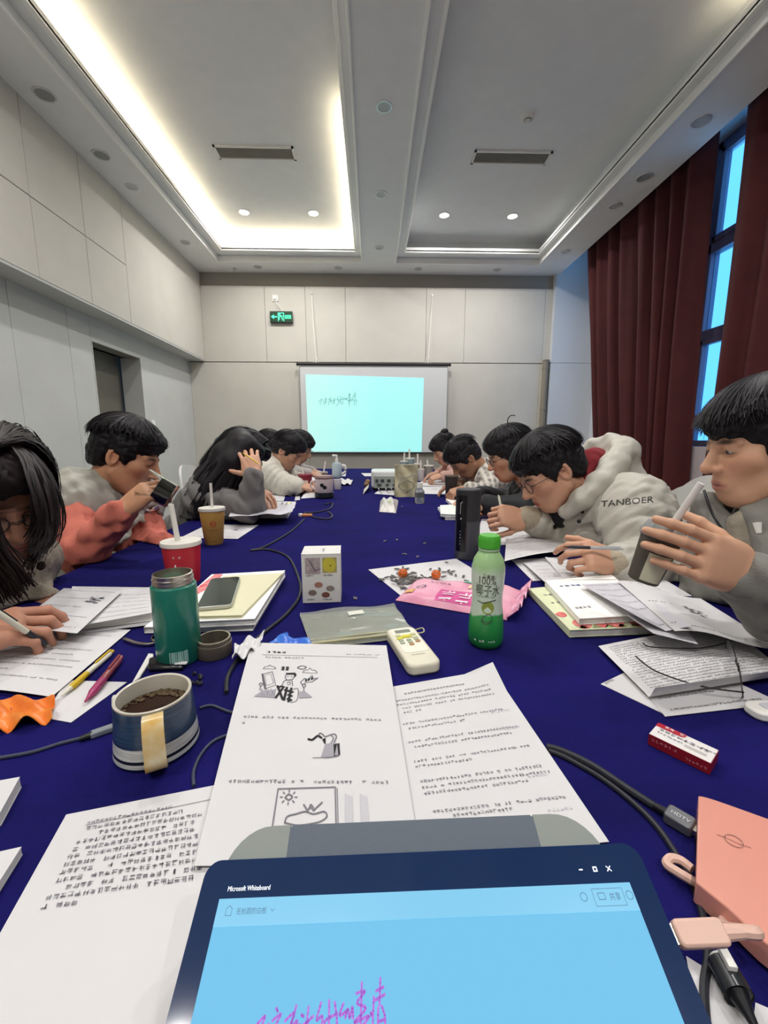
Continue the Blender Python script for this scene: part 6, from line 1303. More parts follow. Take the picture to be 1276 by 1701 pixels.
def short_hair(Mh, c, h, seed=1, fringe=1.0, n=1100, vol=1.0, side=1.05, frl=.030, nofront=False):
    """cap of hair on a head in the head frame; returns mesh parts in world"""
    rg = np.random.default_rng(seed)
    v = Vol((-.13, -.15, -.12), (.13, .15, .18), h)
    v.ell((0, -.018, .046), (.083 * vol, .103 * vol, .087 * vol), k=.02).ell((0, -.055, -.005), (.074, .06, .07), k=.03)
    v.ell((0, .055, .082), (.062, .045, .036 * vol), k=.03)
    for s in (-1, 1): v.ell((s * .068, .012, .022), (.016, .030, .045), k=.015)
    v.ell((0, .088, -.025), (.075, .052, .075 - frl * .35), k=.012, sub=True)
    for s in (-1, 1): v.ell((s * .085, -.004, -.015), (.022, .028, .030), k=.01, sub=True)
    v.ell((0, .01, -.12), (.12, .12, .075), k=.02, sub=True)
    v.wrinkle(.004, 150, seed)
    P, F = v.mesh()
    th0 = rg.uniform(0, .9, n); ph = rg.uniform(0, 2 * math.pi, n); K = 8
    cr = np.array((.0, -.04, .05)); front = np.clip(np.sin(ph), 0, 1) ** 2; back = np.clip(-np.sin(ph), 0, 1)
    if nofront: ph = np.where(np.sin(ph) > .15, -ph, ph); front = front * 0; back = np.clip(-np.sin(ph), 0, 1)
    th1 = side + .18 * front * fringe + .65 * back + rg.normal(0, .08, n); t = np.linspace(0, 1, K)[None, :]
    th = th0[:, None] + (th1[:, None] - th0[:, None]) * t; pj = ph[:, None] + rg.normal(0, .18, n)[:, None] * t
    ro = 1.0 + .05 * rg.random(n)[:, None] + (.0 if nofront else .04) * t ** 3 * rg.normal(.6, 1, n)[:, None] + .05 * t * front[:, None]
    X = .0925 * vol * ro * np.sin(th) * np.cos(pj); Y_ = -.016 + .114 * vol * ro * np.sin(th) * np.sin(pj); Z_ = .048 + .097 * vol * ro * np.cos(th)
    Vs, Fs = strands(np.stack([X, Y_, Z_], -1), .0017, (0, -.01, .03))
    tr = lambda Q: Q @ Mh.T + c
    return [(tr(P), F), (tr(Vs), Fs)]
def guide_hair(guides, n, wd, outc, seed=1, jit=.012, K=14):
    rg = np.random.default_rng(seed); G = np.array([[list(p) for p in (lambda L: [L[int(round(i * (len(L) - 1) / (K - 1)))] for i in range(K)])(catmull(g, 10))] for g in guides])
    a = rg.uniform(0, len(G) - 1.001, n); i = a.astype(int); f = (a - i)[:, None, None]; P = G[i] * (1 - f) + G[i + 1] * f
    j = rg.normal(0, jit, (n, 1, 3)); sc = np.linspace(.5, 1.3, K)[None, :, None]; P = P + j * sc + .003 * np.sin(np.linspace(0, 7, K)[None, :, None] + rg.uniform(0, 6, (n, 1, 3)))
    return strands(P, wd, outc)
def crown(Mh, c, n, wd, seed, k=1.0):
    g = []
    for a in np.linspace(math.radians(25), math.radians(-205), 11):
        ca, sa = math.cos(a), math.sin(a); P = [(0, .045, .138), (.055 * ca, .01 + .06 * sa, .130), (.090 * ca, -.012 + .105 * sa, .075), (.096 * ca, -.016 + .112 * sa, .0), (.092 * ca, -.022 + .105 * sa, -.08), (.085 * ca, -.03 + .095 * sa, -.14)]
        g.append([Vector(Mh @ (np.array(p) * k) + c) for p in P])
    return guide_hair(g, n, wd, c, seed, .004)
def V3(p): return np.array(p, float)
M_jean = mat('dark_trousers', '23262e', .85, bump=.3, bscale=300); M_shoe = mat('shoe', '2b2a2c', .6)
def legs(t, hips, d, lat):
    hips = V3(hips); d = V3(d); lat = V3(lat); pts = []
    for s in (-1, 1): pts += [hips + lat * s * .1, hips + d * .46 + lat * s * .12, hips + d * .44 + lat * s * .12 - V3((0, 0, hips[2] - .08))]
    v = Vol(*ball(pts, .13), .012); v.ell(hips, (.17, .17, .12), k=.05)
    for s in (-1, 1):
        a = hips + lat * s * .09; k_ = hips + d * .45 + lat * s * .12; f = np.array((k_[0] - d[0] * .02, k_[1] - d[1] * .02, .09)); v.cap(a, k_, .085, .062, k=.04); v.cap(k_, f, .062, .048, k=.03)
    np_obj('trousers', [v.mesh()], M_jean, t)
    for s in (-1, 1):
        f = hips + d * .43 + lat * s * .12; f = np.array((f[0], f[1], .05)); v = Vol(*ball([f, f + d * .16], .07), .008); v.cap(f + V3((0, 0, -.008)), f + d * .15 + V3((0, 0, -.016)), .04, .034, k=.02); v.cap(f, f + V3((0, 0, .05)), .04, k=.02); np_obj('shoe', [v.mesh()], M_shoe, t)
def glasses(t, Mh, c, r=.020, m=None, wire=.0011):
    m = m or mat('glasses_frame', '3a3434', .35); W = lambda p: Vector(Mh @ np.array(p, float) + c)
    g = MB()
    for s in (-1, 1):
        g.tube([W((s * .033 + r * 1.1 * math.cos(a * math.pi / 9), .100 - .10 * abs(r * math.cos(a * math.pi / 9) * .8 + s * 0), .008 + r * math.sin(a * math.pi / 9))) for a in range(18)], wire, 6, closed=True)
        g.tube([W(p) for p in ((s * (.033 + r * 1.1), .097, .012), (s * .074, .06, .012), (s * .078, .0, .010), (s * .076, -.012, .0))], wire, 6)
    g.tube(catmull([W((-.033 + r * 1.1, .100, .011)), W((0, .106, .014)), W((.033 - r * 1.1, .100, .011))], 4), wire, 6)
    o = g.build('glasses', m, t, smooth=True, world=True)
    for s in (-1, 1): MB().add([W((s * .033 + r * 1.08 * math.cos(a * math.pi / 9), .099 - .10 * abs(r * math.cos(a * math.pi / 9) * .8), .008 + r * .98 * math.sin(a * math.pi / 9))) for a in range(18)], [tuple(range(18))]).build('lens', mat('eyeglass_lens', (.95, .96, .98), .02, alpha=.12, spec=.8), o).location = -Vector((0, 0, 0))
    return o
def person(label, base, skin, head, heading, pitch, roll=0, h=.0032, female=False, hs=1.0, hands=(), neck_to=None, torso=None, open_eyes=False, fat=0, lips='b0645c', blush=0):
    t = thing('person', label, 'person', (base[0], base[1], 0)); Mh = frame(heading, pitch, roll) * hs; c = V3(head)
    P, F = head_mesh(h, female, fat); cols = [paint(P, lin(skin), lips, female, blush=blush, eyes_open=open_eyes)]; parts = [(P @ Mh.T + c, F)]
    nb = Mh @ V3((0, -.043, -.20)) + c
    if torso:                                   # hidden trunk and arms that join head and hands into one figure
        pts = [p for ch in torso for p in ch[0]]; v = Vol(*ball(list(pts) + [nb], .15), .010)
        for ch in torso: v.chain([V3(p) for p in ch[0]], ch[1], k=.03)
        v.cap(nb, V3(torso[0][0][-1]), .05, .07, k=.03); v.rest(); P2, F2 = v.mesh(); parts.append((P2, F2)); cols.append(np.tile(lin(skin), (len(P2), 1)))
    for hd in hands:
        P3, F3 = hand_mesh(*hd); parts.append((P3, F3)); cc = np.tile(lin(skin), (len(P3), 1)); cols.append(cc)
    np_obj('body', parts, M_skin, t, np.concatenate(cols))
    return t, Mh, c
def rot_between(z): z = V3(z) / np.linalg.norm(z); return z
def torso_vol(v, hips, chest, neck, lat, w=1.0, dp=1.0, quilt=0, k=.05, puff=0.0):
    """trunk: stacked flattened solids along hips-chest-neck, wide along lat"""
    lat = V3(lat); lat /= np.linalg.norm(lat); pts = catmull([hips, (V3(hips) + V3(chest)) / 2 + V3((0, 0, 0)), chest, neck], 4); n = len(pts)
    for i, p in enumerate(pts[:-1]):
        ax = V3(pts[i + 1]) - V3(p); ax /= np.linalg.norm(ax); dep = np.cross(ax, lat); dep /= np.linalg.norm(dep); f = i / (n - 1)
        ww = np.interp(f, (0, .3, .62, .85, 1), (.165, .155, .175, .165, .09)) * w; dd = np.interp(f, (0, .3, .62, .85, 1), (.125, .12, .125, .105, .075)) * dp
        v.ell(p, (ww + puff, dd + puff, .062 + puff), np.stack([np.cross(dep, ax), dep, ax], 1), k=k if not quilt else .018)
    return v
def tbase(hips, chest, neck, shs, els, wrs):
    ch = [([hips, chest, neck], (.12, .11, .06))]
    for s, e, w in zip(shs, els, wrs): ch.append(([chest, s, e, w], (.065, .036, .028, .022)))
    return ch
# ================================================================ the people at the table
def D3(*a): return V3(atD(*a))
def cloth_obj(t, name, m, pts, pad, h, fn, wr=(.003, 55), seed=1, label=None):
    v = Vol(*ball(pts, pad), h); fn(v)
    if wr: v.wrinkle(wr[0], wr[1], seed)
    v.rest(); o = np_obj(name, [v.mesh()], m, t)
    if label: o['label'] = label
    return o
def fab(name, c, **k): return mat(name, c, k.pop('rough', .85), bump=k.pop('bump', .35), bscale=k.pop('bscale', 320), **k)
# ---- L2: man in pink hoodie and silver vest, drinking
def man_pink():
    head = D3(210, 760, 1.40); hips = V3((-.97, 1.55, .56)); neck = D3(168, 812, 1.44); chest = D3(160, 875, 1.46)
    shR, shL = D3(122, 838, 1.33), D3(232, 838, 1.58); elR, wrR = D3(140, 918, 1.22), D3(203, 852, 1.17); elL, wrL = D3(245, 905, 1.52), D3(300, 915, 1.38)
    gl = D3(262, 812, 1.19)
    hd = (.0026, wrR, D3(238, 822, 1.18) - wrR, (-.55, -.80, .25), -1, [(.65, 1.0, .6)] * 3 + [(.7, 1.0, .6)], .02, (.55, .75, -.45), .3, 1.0)
    t, Mh, c = person('young man in pink hoodie and silver padded vest drinking from a glass', (hips[0], hips[1]), 'c08d6d', head, math.radians(8), math.radians(24), math.radians(-2), h=.0026, hands=(hd,), torso=tbase(hips, chest, neck, (shR, shL), (elR, elL), (wrR, wrL)))
    np_obj('hair', short_hair(Mh, c, .0035, 3, 1.2, 3000, .98, 1.0), M_hair, t)
    lat = V3((-.2, -1, 0)); M_pk2 = fab('pink_fleece', 'c26b5b', var=.06); M_vest = fab('silver_vest', 'a8a59b', rough=.55, bump=.15, var=.05)
    pts = [hips, chest, neck, shR, shL, elR, elL, wrR, wrL]
    def hood(v):
        torso_vol(v, hips, chest, neck, lat, .86, .9)
        for s, e, w in ((shR, elR, wrR), (shL, elL, wrL)): v.cap(chest * .4 + s * .6, s, .07, .060, k=.02); v.cap(s, e, .064, .062, k=.02); v.cap(e, e * .12 + w * .88, .062, .040, k=.03); v.cap(e * .15 + w * .85, e * .02 + w * .98, .041, .037, k=.006)
    cloth_obj(t, 'hoodie', M_pk2, pts, .13, .006, hood, (.0085, 66), 2)
    def vest(v):
        torso_vol(v, hips, chest, neck * .92 + chest * .08, lat, 1.08, 1.10, puff=.012)
        for s in (shR, shL): v.ell(s * .88 + neck * .12 + V3((0, 0, .012)), (.105, .10, .10), k=.05)
        for i in range(7):                                        # stitched channels
            f = i / 6; p = hips * (1 - f) + (chest * .5 + neck * .5) * f; ax = (neck - hips) / np.linalg.norm(neck - hips)
            for a in range(0, 24):
                an = a * math.pi / 12; d0 = np.cross(ax, lat / np.linalg.norm(lat)); q0 = p + (lat / np.linalg.norm(lat)) * .212 * math.cos(an) + d0 * .155 * math.sin(an); an2 = an + math.pi / 12; q1 = p + (lat / np.linalg.norm(lat)) * .212 * math.cos(an2) + d0 * .155 * math.sin(an2)
                v.cap(q0, q1, .012, k=.012, sub=True)
        for s, e in ((shR, elR), (shL, elL)): v.cap(s * .22 + e * .78, s * -.2 + e * 1.2, .095, .12, k=.01, sub=True)
    cloth_obj(t, 'padded_vest', M_vest, pts, .16, .006, vest, (.006, 75), 5)
    def collar(v):
        nb = Mh @ V3((0, -.042, -.155)) + c; R = Mh; n = 18
        for i in range(n):
            a0, a1 = i * 2 * math.pi / n, (i + 1) * 2 * math.pi / n
            f = lambda a: nb + R @ V3((.082 * math.cos(a), .085 * math.sin(a) + .01, -.035 - .03 * math.sin(a)))
            if math.sin((a0 + a1) / 2) > .93: continue
            for dz in (.0, .028, .052): v.cap(f(a0) + R @ V3((0, 0, dz)) * 1.0, f(a1) + R @ V3((0, 0, dz)), .019, k=.012)
    cloth_obj(t, 'vest_collar', M_vest, [Mh @ V3((0, -.042, -.155)) + c], .17, .005, collar, (.002, 80), 5)
    legs(t, hips, (1, 0, 0), (0, -1, 0))
    # glass mug of dark tea
    gm = thing('glass_mug', 'glass mug of dark tea held at the mouth by the man in pink', 'glass mug', gl); gm.rotation_euler = (.15, -.95, .2)
    MB().lathe([(.034, -.045), (.037, -.042), (.039, .045), (.0365, .045), (.0345, -.038), (0, -.038)], 32).build('glass', mat('mug_glass', (.92, .95, .95), .03, trans=1, ior=1.3), gm, smooth=True)
    MB().lathe([(0, -.037), (.0338, -.037), (.0355, .006), (0, .008)], 28).build('tea', mat('mug_tea', '2a2418', .1), gm, smooth=True)
    MB().tube(catmull([(-.036, -.008, .03), (-.062, -.012, .026), (-.066, -.012, -.012), (-.036, -.008, -.028)], 5), .0045, 8).build('handle', mat('mug_glass', (.92, .95, .95), .03), gm, smooth=True)
man_pink()
# ---- L1: girl with long hair and glasses at left edge, writing
def girl_beige():
    head = D3(-6, 824, .80); hips = V3((-.98, .78, .56)); neck = D3(-70, 885, .86); chest = D3(-90, 960, .86)
    shR, shL = D3(-190, 985, .74), D3(28, 930, 1.0); elR, wrR = D3(-250, 1130, .57), D3(-88, 1084, .625); elL, wrL = D3(18, 1010, .98), D3(72, 1002, .93)
    hd = (.0024, wrR, D3(-18, 1056, .645) - wrR, (-.25, -.55, .8), -1, [(.5, .7, .4), (.6, .85, .5), (.75, 1.0, .6), (.8, 1.0, .6)], .03, (.6, .7, -.4), .3, .98)
    hd2 = (.004, wrL, D3(125, 1010, .90) - wrL, (0, 0, 1), 1, RELAX)
    t, Mh, c = person('long-haired girl with glasses in beige jacket writing at left edge', (hips[0], hips[1]), 'c08a72', head, math.radians(-34), math.radians(30), math.radians(8), h=.0026, female=True, hands=(hd, hd2), torso=tbase(hips, chest, neck, (shR, shL), (elR, elL), (wrR, wrL)), blush=.35)
    glasses(t, Mh, c, .021)
    hp = short_hair(Mh, c, .0035, 5, -.6, 4, .97, .75, frl=-.03, nofront=True) + [crown(Mh, c, 1300, .002, 8)]
    g = []
    top = c + Mh @ V3((0, .02, .142))
    for pl in ([(20, 745, .74), (45, 770, .72), (58, 810, .70), (66, 850, .70), (66, 880, .71), (58, 900, .72)], [(15, 735, .76), (55, 765, .75), (74, 810, .74), (80, 855, .74), (77, 888, .74), (66, 902, .74)], [(10, 728, .80), (50, 752, .80), (74, 800, .81), (82, 850, .81), (78, 890, .80), (60, 915, .79)], [(0, 725, .84), (40, 745, .86), (66, 795, .88), (72, 850, .88), (60, 910, .86), (45, 950, .84)]):
        g.append([D3(*q) for q in pl])
    s1 = guide_hair(g, 420, .0022, c, 4, .006)
    g = [[D3(*q) for q in pl] for pl in ([(-8, 745, .73), (-28, 800, .68), (-26, 850, .66), (-10, 905, .67), (16, 940, .72), (36, 972, .74)], [(-14, 740, .73), (-45, 800, .68), (-45, 860, .66), (-30, 910, .67), (2, 950, .72), (26, 975, .74)], [(-10, 745, .74), (-60, 800, .70), (-60, 870, .68), (-40, 930, .70), (-10, 970, .72), (0, 990, .74)])]
    s2 = guide_hair(g, 420, .0022, c, 6, .008)
    np_obj('hair', hp + [s1, s2], M_hairb, t)
    M_b = fab('beige_fleece', 'a09686', bump=.6, bscale=150, var=.08); pts = [hips, chest, neck, shR, shL, elR, elL, wrR, wrL]; lat = V3((.1, -1, 0))
    def jk(v):
        torso_vol(v, hips, chest, neck, lat, 1.0, 1.05)
        for s, e, w in ((shR, elR, wrR), (shL, elL, wrL)): v.cap(chest * .4 + s * .6, s, .09, .08, k=.05); v.cap(s, e, .075, .06, k=.035); v.cap(e, e * .15 + w * .85, .06, .043, k=.03); v.cap(e * .16 + w * .84, e * .05 + w * .95, .045, .043, k=.006)
    cloth_obj(t, 'jacket', M_b, pts, .14, .006, jk, (.005, 60), 3)
    b = MB()
    for q in ((68, 940, .90), (45, 958, .90)): p = D3(*q); b.lathe([(0, -.004), (.009, -.003), (.010, 0), (.007, .003), (0, .004)], 14, TR(Vector(p)) @ RX(1.2))
    for q in ((68, 940, .90), (45, 958, .90)): MB().lathe([(0, -.004), (.009, -.003), (.010, 0), (.007, .003), (0, .004)], 14, TR(Vector(D3(*q))) @ RX(1.2)).build('button', mat('brown_button', '3a3028', .4), t, smooth=True, world=True)
    legs(t, hips, (1, 0, 0), (0, -1, 0))
    pen('dark pen in the hand of the girl in beige', D3(90, 1080, .685), D3(-22, 1006, .60), .0045, (mat('pen_metal', '8a8078', .3, metal=.6), mat('pen_dark', '2a2a30', .4), M_pw, mat('pen_dark', '2a2a30', .4)), grp='pens in hands')
girl_beige()
# ---- L3: girl in grey sweatshirt, hand at her head
def girl_grey():
    head = D3(402, 760, 1.96); hips = V3((-.98, 2.15, .56)); neck = D3(358, 800, 2.02); chest = D3(345, 845, 2.03)
    shR, shL = D3(338, 828, 1.90), D3(385, 815, 2.2); elR, wrR = D3(412, 842, 1.74), D3(424, 790, 1.72); elL, wrL = D3(420, 830, 2.1), D3(425, 815, 1.92)
    hd = (.0034, wrR, D3(414, 755, 1.76) - wrR, (.25, -.95, .1), -1, [(.25, .45, .3)] * 4, .1, (.75, .6, -.3), .2); hd2 = (.004, wrL, D3(440, 824, 1.86) - wrL, (0, -.2, 1), 1, RELAX)
    t, Mh, c = person('girl in grey sweatshirt with very long hair resting her head on a hand', (hips[0], hips[1]), 'c99a80', head, math.radians(8), math.radians(40), 0, h=.0036, female=True, hands=(hd, hd2), torso=tbase(hips, chest, neck, (shR, shL), (elR, elL), (wrR, wrL)))
    hp = short_hair(Mh, c, .0045, 7, -.3, 4, .98, 1.1, frl=-.01, nofront=True) + [crown(Mh, c, 900, .003, 9, 1.01)]
    g = [[D3(*q) for q in pl] for pl in ([(432, 742, 1.98), (405, 724, 2.0), (372, 745, 2.03), (340, 782, 2.05), (318, 812, 2.05), (310, 838, 2.0)], [(432, 745, 1.90), (400, 728, 1.88), (368, 755, 1.86), (342, 790, 1.86), (322, 822, 1.86), (314, 848, 1.87)], [(432, 750, 1.86), (408, 740, 1.82), (385, 770, 1.79), (362, 800, 1.80), (345, 830, 1.81), (335, 850, 1.82)], [(432, 752, 1.86), (418, 752, 1.82), (404, 775, 1.80), (395, 795, 1.81), (388, 812, 1.82), (384, 825, 1.83)])]
    s1 = guide_hair(g, 800, .0042, c, 3, .012)
    v = Vol(*ball([p for q in g for p in q], .07), .008)
    for q in g[:3]: v.chain([p * .85 + (c if i < 3 else chest) * .15 for i, p in enumerate(q)], (.03, .05, .05, .045, .035, .02), k=.04)
    np_obj('hair', hp + [s1, v.mesh()], M_hair, t)
    pts = [hips, chest, neck, shR, shL, elR, elL, wrR, wrL]; lat = V3((.1, -1, 0))
    def jk(v):
        torso_vol(v, hips, chest, neck, lat, 1.0, 1.05)
        for s, e, w in ((shR, elR, wrR), (shL, elL, wrL)): v.cap(chest * .4 + s * .6, s, .09, .08, k=.05); v.cap(s, e, .075, .062, k=.035); v.cap(e, e * .12 + w * .88, .060, .042, k=.03); v.cap(e * .14 + w * .86, e * .03 + w * .97, .043, .040, k=.006)
    cloth_obj(t, 'sweatshirt', fab('grey_fleece', '6f6c6b', var=.06), pts, .13, .007, jk, (.009, 60), 8)
    legs(t, hips, (1, 0, 0), (0, -1, 0))
    pen('thin yellow pencil in the raised hand of the girl in grey', D3(400, 750, 1.74), D3(432, 772, 1.68), .003, (M_inkd, M_y, M_y, M_pw), grp='pens in hands', clip=False, name='pencil', cat='pencil')
girl_grey()
# ---- farther people, simpler
def sitter(label, head, heading, pitch, hips, neck, chest, shN, shF, elN, wrN, elF, wrF, skin, hairm, cloth, female=False, sgn=1, hair='short', gl=False, h=.0045, puff=0, extra=None, quilt=0, seed=4, vol=1.0, thick=1.0, handdir=None, wrk=(.005, 45)):
    """sgn +1: sits on the left side and faces +x, near hand is the right hand"""
    hn = (h, wrN, (handdir or V3((.07 * sgn, .0, -.02))), (0, -.3, 1), -sgn, PENH); hf = (h, wrF, V3((.07 * sgn, -.01, -.02)), (0, .1, 1), sgn, RELAX)
    t, Mh, c = person(label, (hips[0], hips[1]), skin, head, heading, pitch, h=h, female=female, hands=(hn, hf), torso=tbase(hips, chest, neck, (shN, shF), (elN, elF), (wrN, wrF)))
    hp = short_hair(Mh, c, h + .001, seed, .8 if hair != 'tied' else -.5, 700, vol, 1.0 if hair != 'tied' else 1.15, frl=.02 if hair != 'tied' else -.01)
    if hair == 'tied' or hair == 'bun':
        v = Vol((-.1, -.2, -.15), (.1, .05, .2), h)
        if hair == 'bun': v.ell((0, -.085, .125), (.035, .035, .030), k=.02).ell((0, -.07, .09), (.03, .03, .04), k=.02)
        else: v.cap((0, -.10, .02), (0, -.16, -.10), .03, .014, k=.02)
        P, F = v.mesh(); hp.append((P @ Mh.T + c, F))
    np_obj('hair', hp, hairm, t)
    if gl: glasses(t, Mh, c, .020, wire=.0016)
    pts = [hips, chest, neck, shN, shF, elN, elF, wrN, wrF]
    def jk(v):
        torso_vol(v, hips, chest, neck, (0, -1, 0), thick, 1.05, puff=puff)
        for s, e, w in ((shN, elN, wrN), (shF, elF, wrF)): v.cap(chest * .4 + s * .6, s, .09 + puff, .08 + puff, k=.05); v.cap(s, e, .072 + puff, .06 + puff, k=.03 if not quilt else .012, quilt=quilt); v.cap(e, e * .12 + w * .88, .058 + puff, .042 + puff * .7, k=.025, quilt=quilt)
        nb = Mh @ V3((0, -.045, -.17)) + c; v.cap(nb, neck, .062, .075, k=.03); v.cap(nb, nb + V3((0, 0, .03)), .06, .058, k=.01)
        v.ell(Mh @ V3((0, .05, -.10)) + c, (.07, .09, .075), Mh, k=.01, sub=True)
    cloth_obj(t, 'jacket', cloth, pts, .15 + puff, h * 1.8, jk, wrk, seed)
    legs(t, hips, (sgn, 0, 0), (0, -1, 0))
    if extra: extra(t, Mh, c)
    return t, Mh, c
sitter('dark-haired person half hidden behind the girl in grey', D3(448, 746, 3.15), math.radians(-5), math.radians(30), V3((-1.05, 3.35, .56)), D3(430, 772, 3.22), D3(428, 792, 3.25), D3(428, 785, 3.1), D3(438, 782, 3.4), D3(450, 796, 3.05), D3(470, 796, 3.0), D3(455, 792, 3.4), D3(475, 790, 3.3), 'b98a70', M_hair, fab('dark_coat', '2c2a2e'), female=True, seed=9, hair='tied')
sitter('girl in white padded jacket with tied hair and bowed head', D3(478, 750, 2.86), math.radians(-12), math.radians(38), V3((-1.0, 2.85, .56)), D3(455, 772, 2.9), D3(448, 796, 2.92), D3(442, 786, 2.76), D3(466, 780, 3.05), D3(472, 806, 2.72), D3(497, 806, 2.66), D3(480, 800, 3.1), D3(500, 796, 3.0), 'c79a80', M_hair, fab('white_padding', 'c9c4b8', rough=.6), female=True, hair='tied', puff=.016, quilt=4, seed=11)
sitter('person in pale top with short dark hair at far left end', D3(498, 744, 3.45), math.radians(-15), math.radians(30), V3((-.98, 3.85, .56)), D3(478, 766, 3.55), D3(474, 785, 3.58), D3(474, 776, 3.42), D3(484, 774, 3.7), D3(492, 786, 3.35), D3(514, 786, 3.3), D3(500, 783, 3.7), D3(520, 782, 3.6), 'c79a80', M_hair, fab('pale_grey_top', 'b9b3b0'), female=True, gl=True, seed=13)
# ---- right side
def tuft(t, Mh, c):
    P = [c + Mh @ V3(p) for p in ((.0, -.05, .135), (.005, -.055, .16), (.0, -.075, .175), (-.005, -.095, .165))]
    MB().tube(catmull([Vector(p) for p in P], 4), [.0025] * 12 + [.0008], 6).build('hair_tuft', M_hair, t, smooth=True, world=True)
sitter('young man in black jacket and glasses with a stray hair tuft', D3(846, 757, 2.02), math.radians(180), math.radians(24), V3((1.0, 2.2, .56)), D3(885, 796, 2.08), D3(895, 850, 2.1), D3(905, 822, 1.95), D3(872, 815, 2.3), D3(865, 848, 1.85), D3(805, 838, 1.85), D3(850, 832, 2.3), D3(790, 822, 2.15), 'c99a7e', M_hair, fab('black_jacket', '16161a', rough=.7), sgn=-1, gl=True, h=.0036, seed=15, extra=tuft, puff=.008, vol=1.05)
M_plaid = mat('plaid_shirt', '8e8a86', .85, bump=.2, bscale=300)
def plaid(m):
    nt = m.node_tree; N = nt.nodes; L = nt.links; tc = N.new('ShaderNodeTexCoord'); b = N['Principled BSDF']; prev = None
    for ax, sc in (('X', 9), ('Y', 8), ('Z', 10)):
        w = N.new('ShaderNodeTexWave'); w.wave_type = 'BANDS'; w.bands_direction = ax; w.inputs['Scale'].default_value = sc; w.inputs['Distortion'].default_value = 1.2; L.new(tc.outputs['Object'], w.inputs['Vector'])
        mx = N.new('ShaderNodeMix'); mx.data_type = 'RGBA'; L.new(w.outputs['Fac'], mx.inputs[0])
        mx.inputs[6].default_value = S('5c5552') if prev is None else (0, 0, 0, 1); mx.inputs[7].default_value = S('d2ccc2')
        if prev is not None: L.new(prev, mx.inputs[6])
        mx.inputs[0].default_value = .5; prev = mx.outputs[2]
        if ax != 'X':
            mm = N.new('ShaderNodeMath'); mm.operation = 'MULTIPLY'; mm.inputs[1].default_value = .5; L.new(w.outputs['Fac'], mm.inputs[0]); L.new(mm.outputs[0], mx.inputs[0])
    L.new(prev, b.inputs['Base Color'])
plaid(M_plaid)
sitter('person in grey and white plaid shirt bending low over papers', D3(772, 762, 2.62), math.radians(190), math.radians(48), V3((1.0, 2.85, .56)), D3(806, 782, 2.68), D3(812, 805, 2.7), D3(822, 798, 2.55), D3(800, 790, 2.85), D3(805, 818, 2.45), D3(775, 812, 2.42), D3(780, 806, 2.8), D3(760, 803, 2.7), 'b5876c', M_hair, M_plaid, sgn=-1, seed=17, vol=1.02)
M_pinkj = fab('pale_pink_coat', 'c9a198')
sitter('girl in pale pink coat with hair bun at far right end', D3(738, 748, 3.5), math.radians(195), math.radians(35), V3((1.0, 3.75, .56)), D3(757, 770, 3.58), D3(760, 790, 3.6), D3(764, 780, 3.45), D3(755, 776, 3.8), D3(755, 793, 3.4), D3(735, 790, 3.38), D3(745, 786, 3.75), D3(728, 785, 3.6), 'c79a80', M_hair, M_pinkj, female=True, sgn=-1, hair='bun', seed=19)
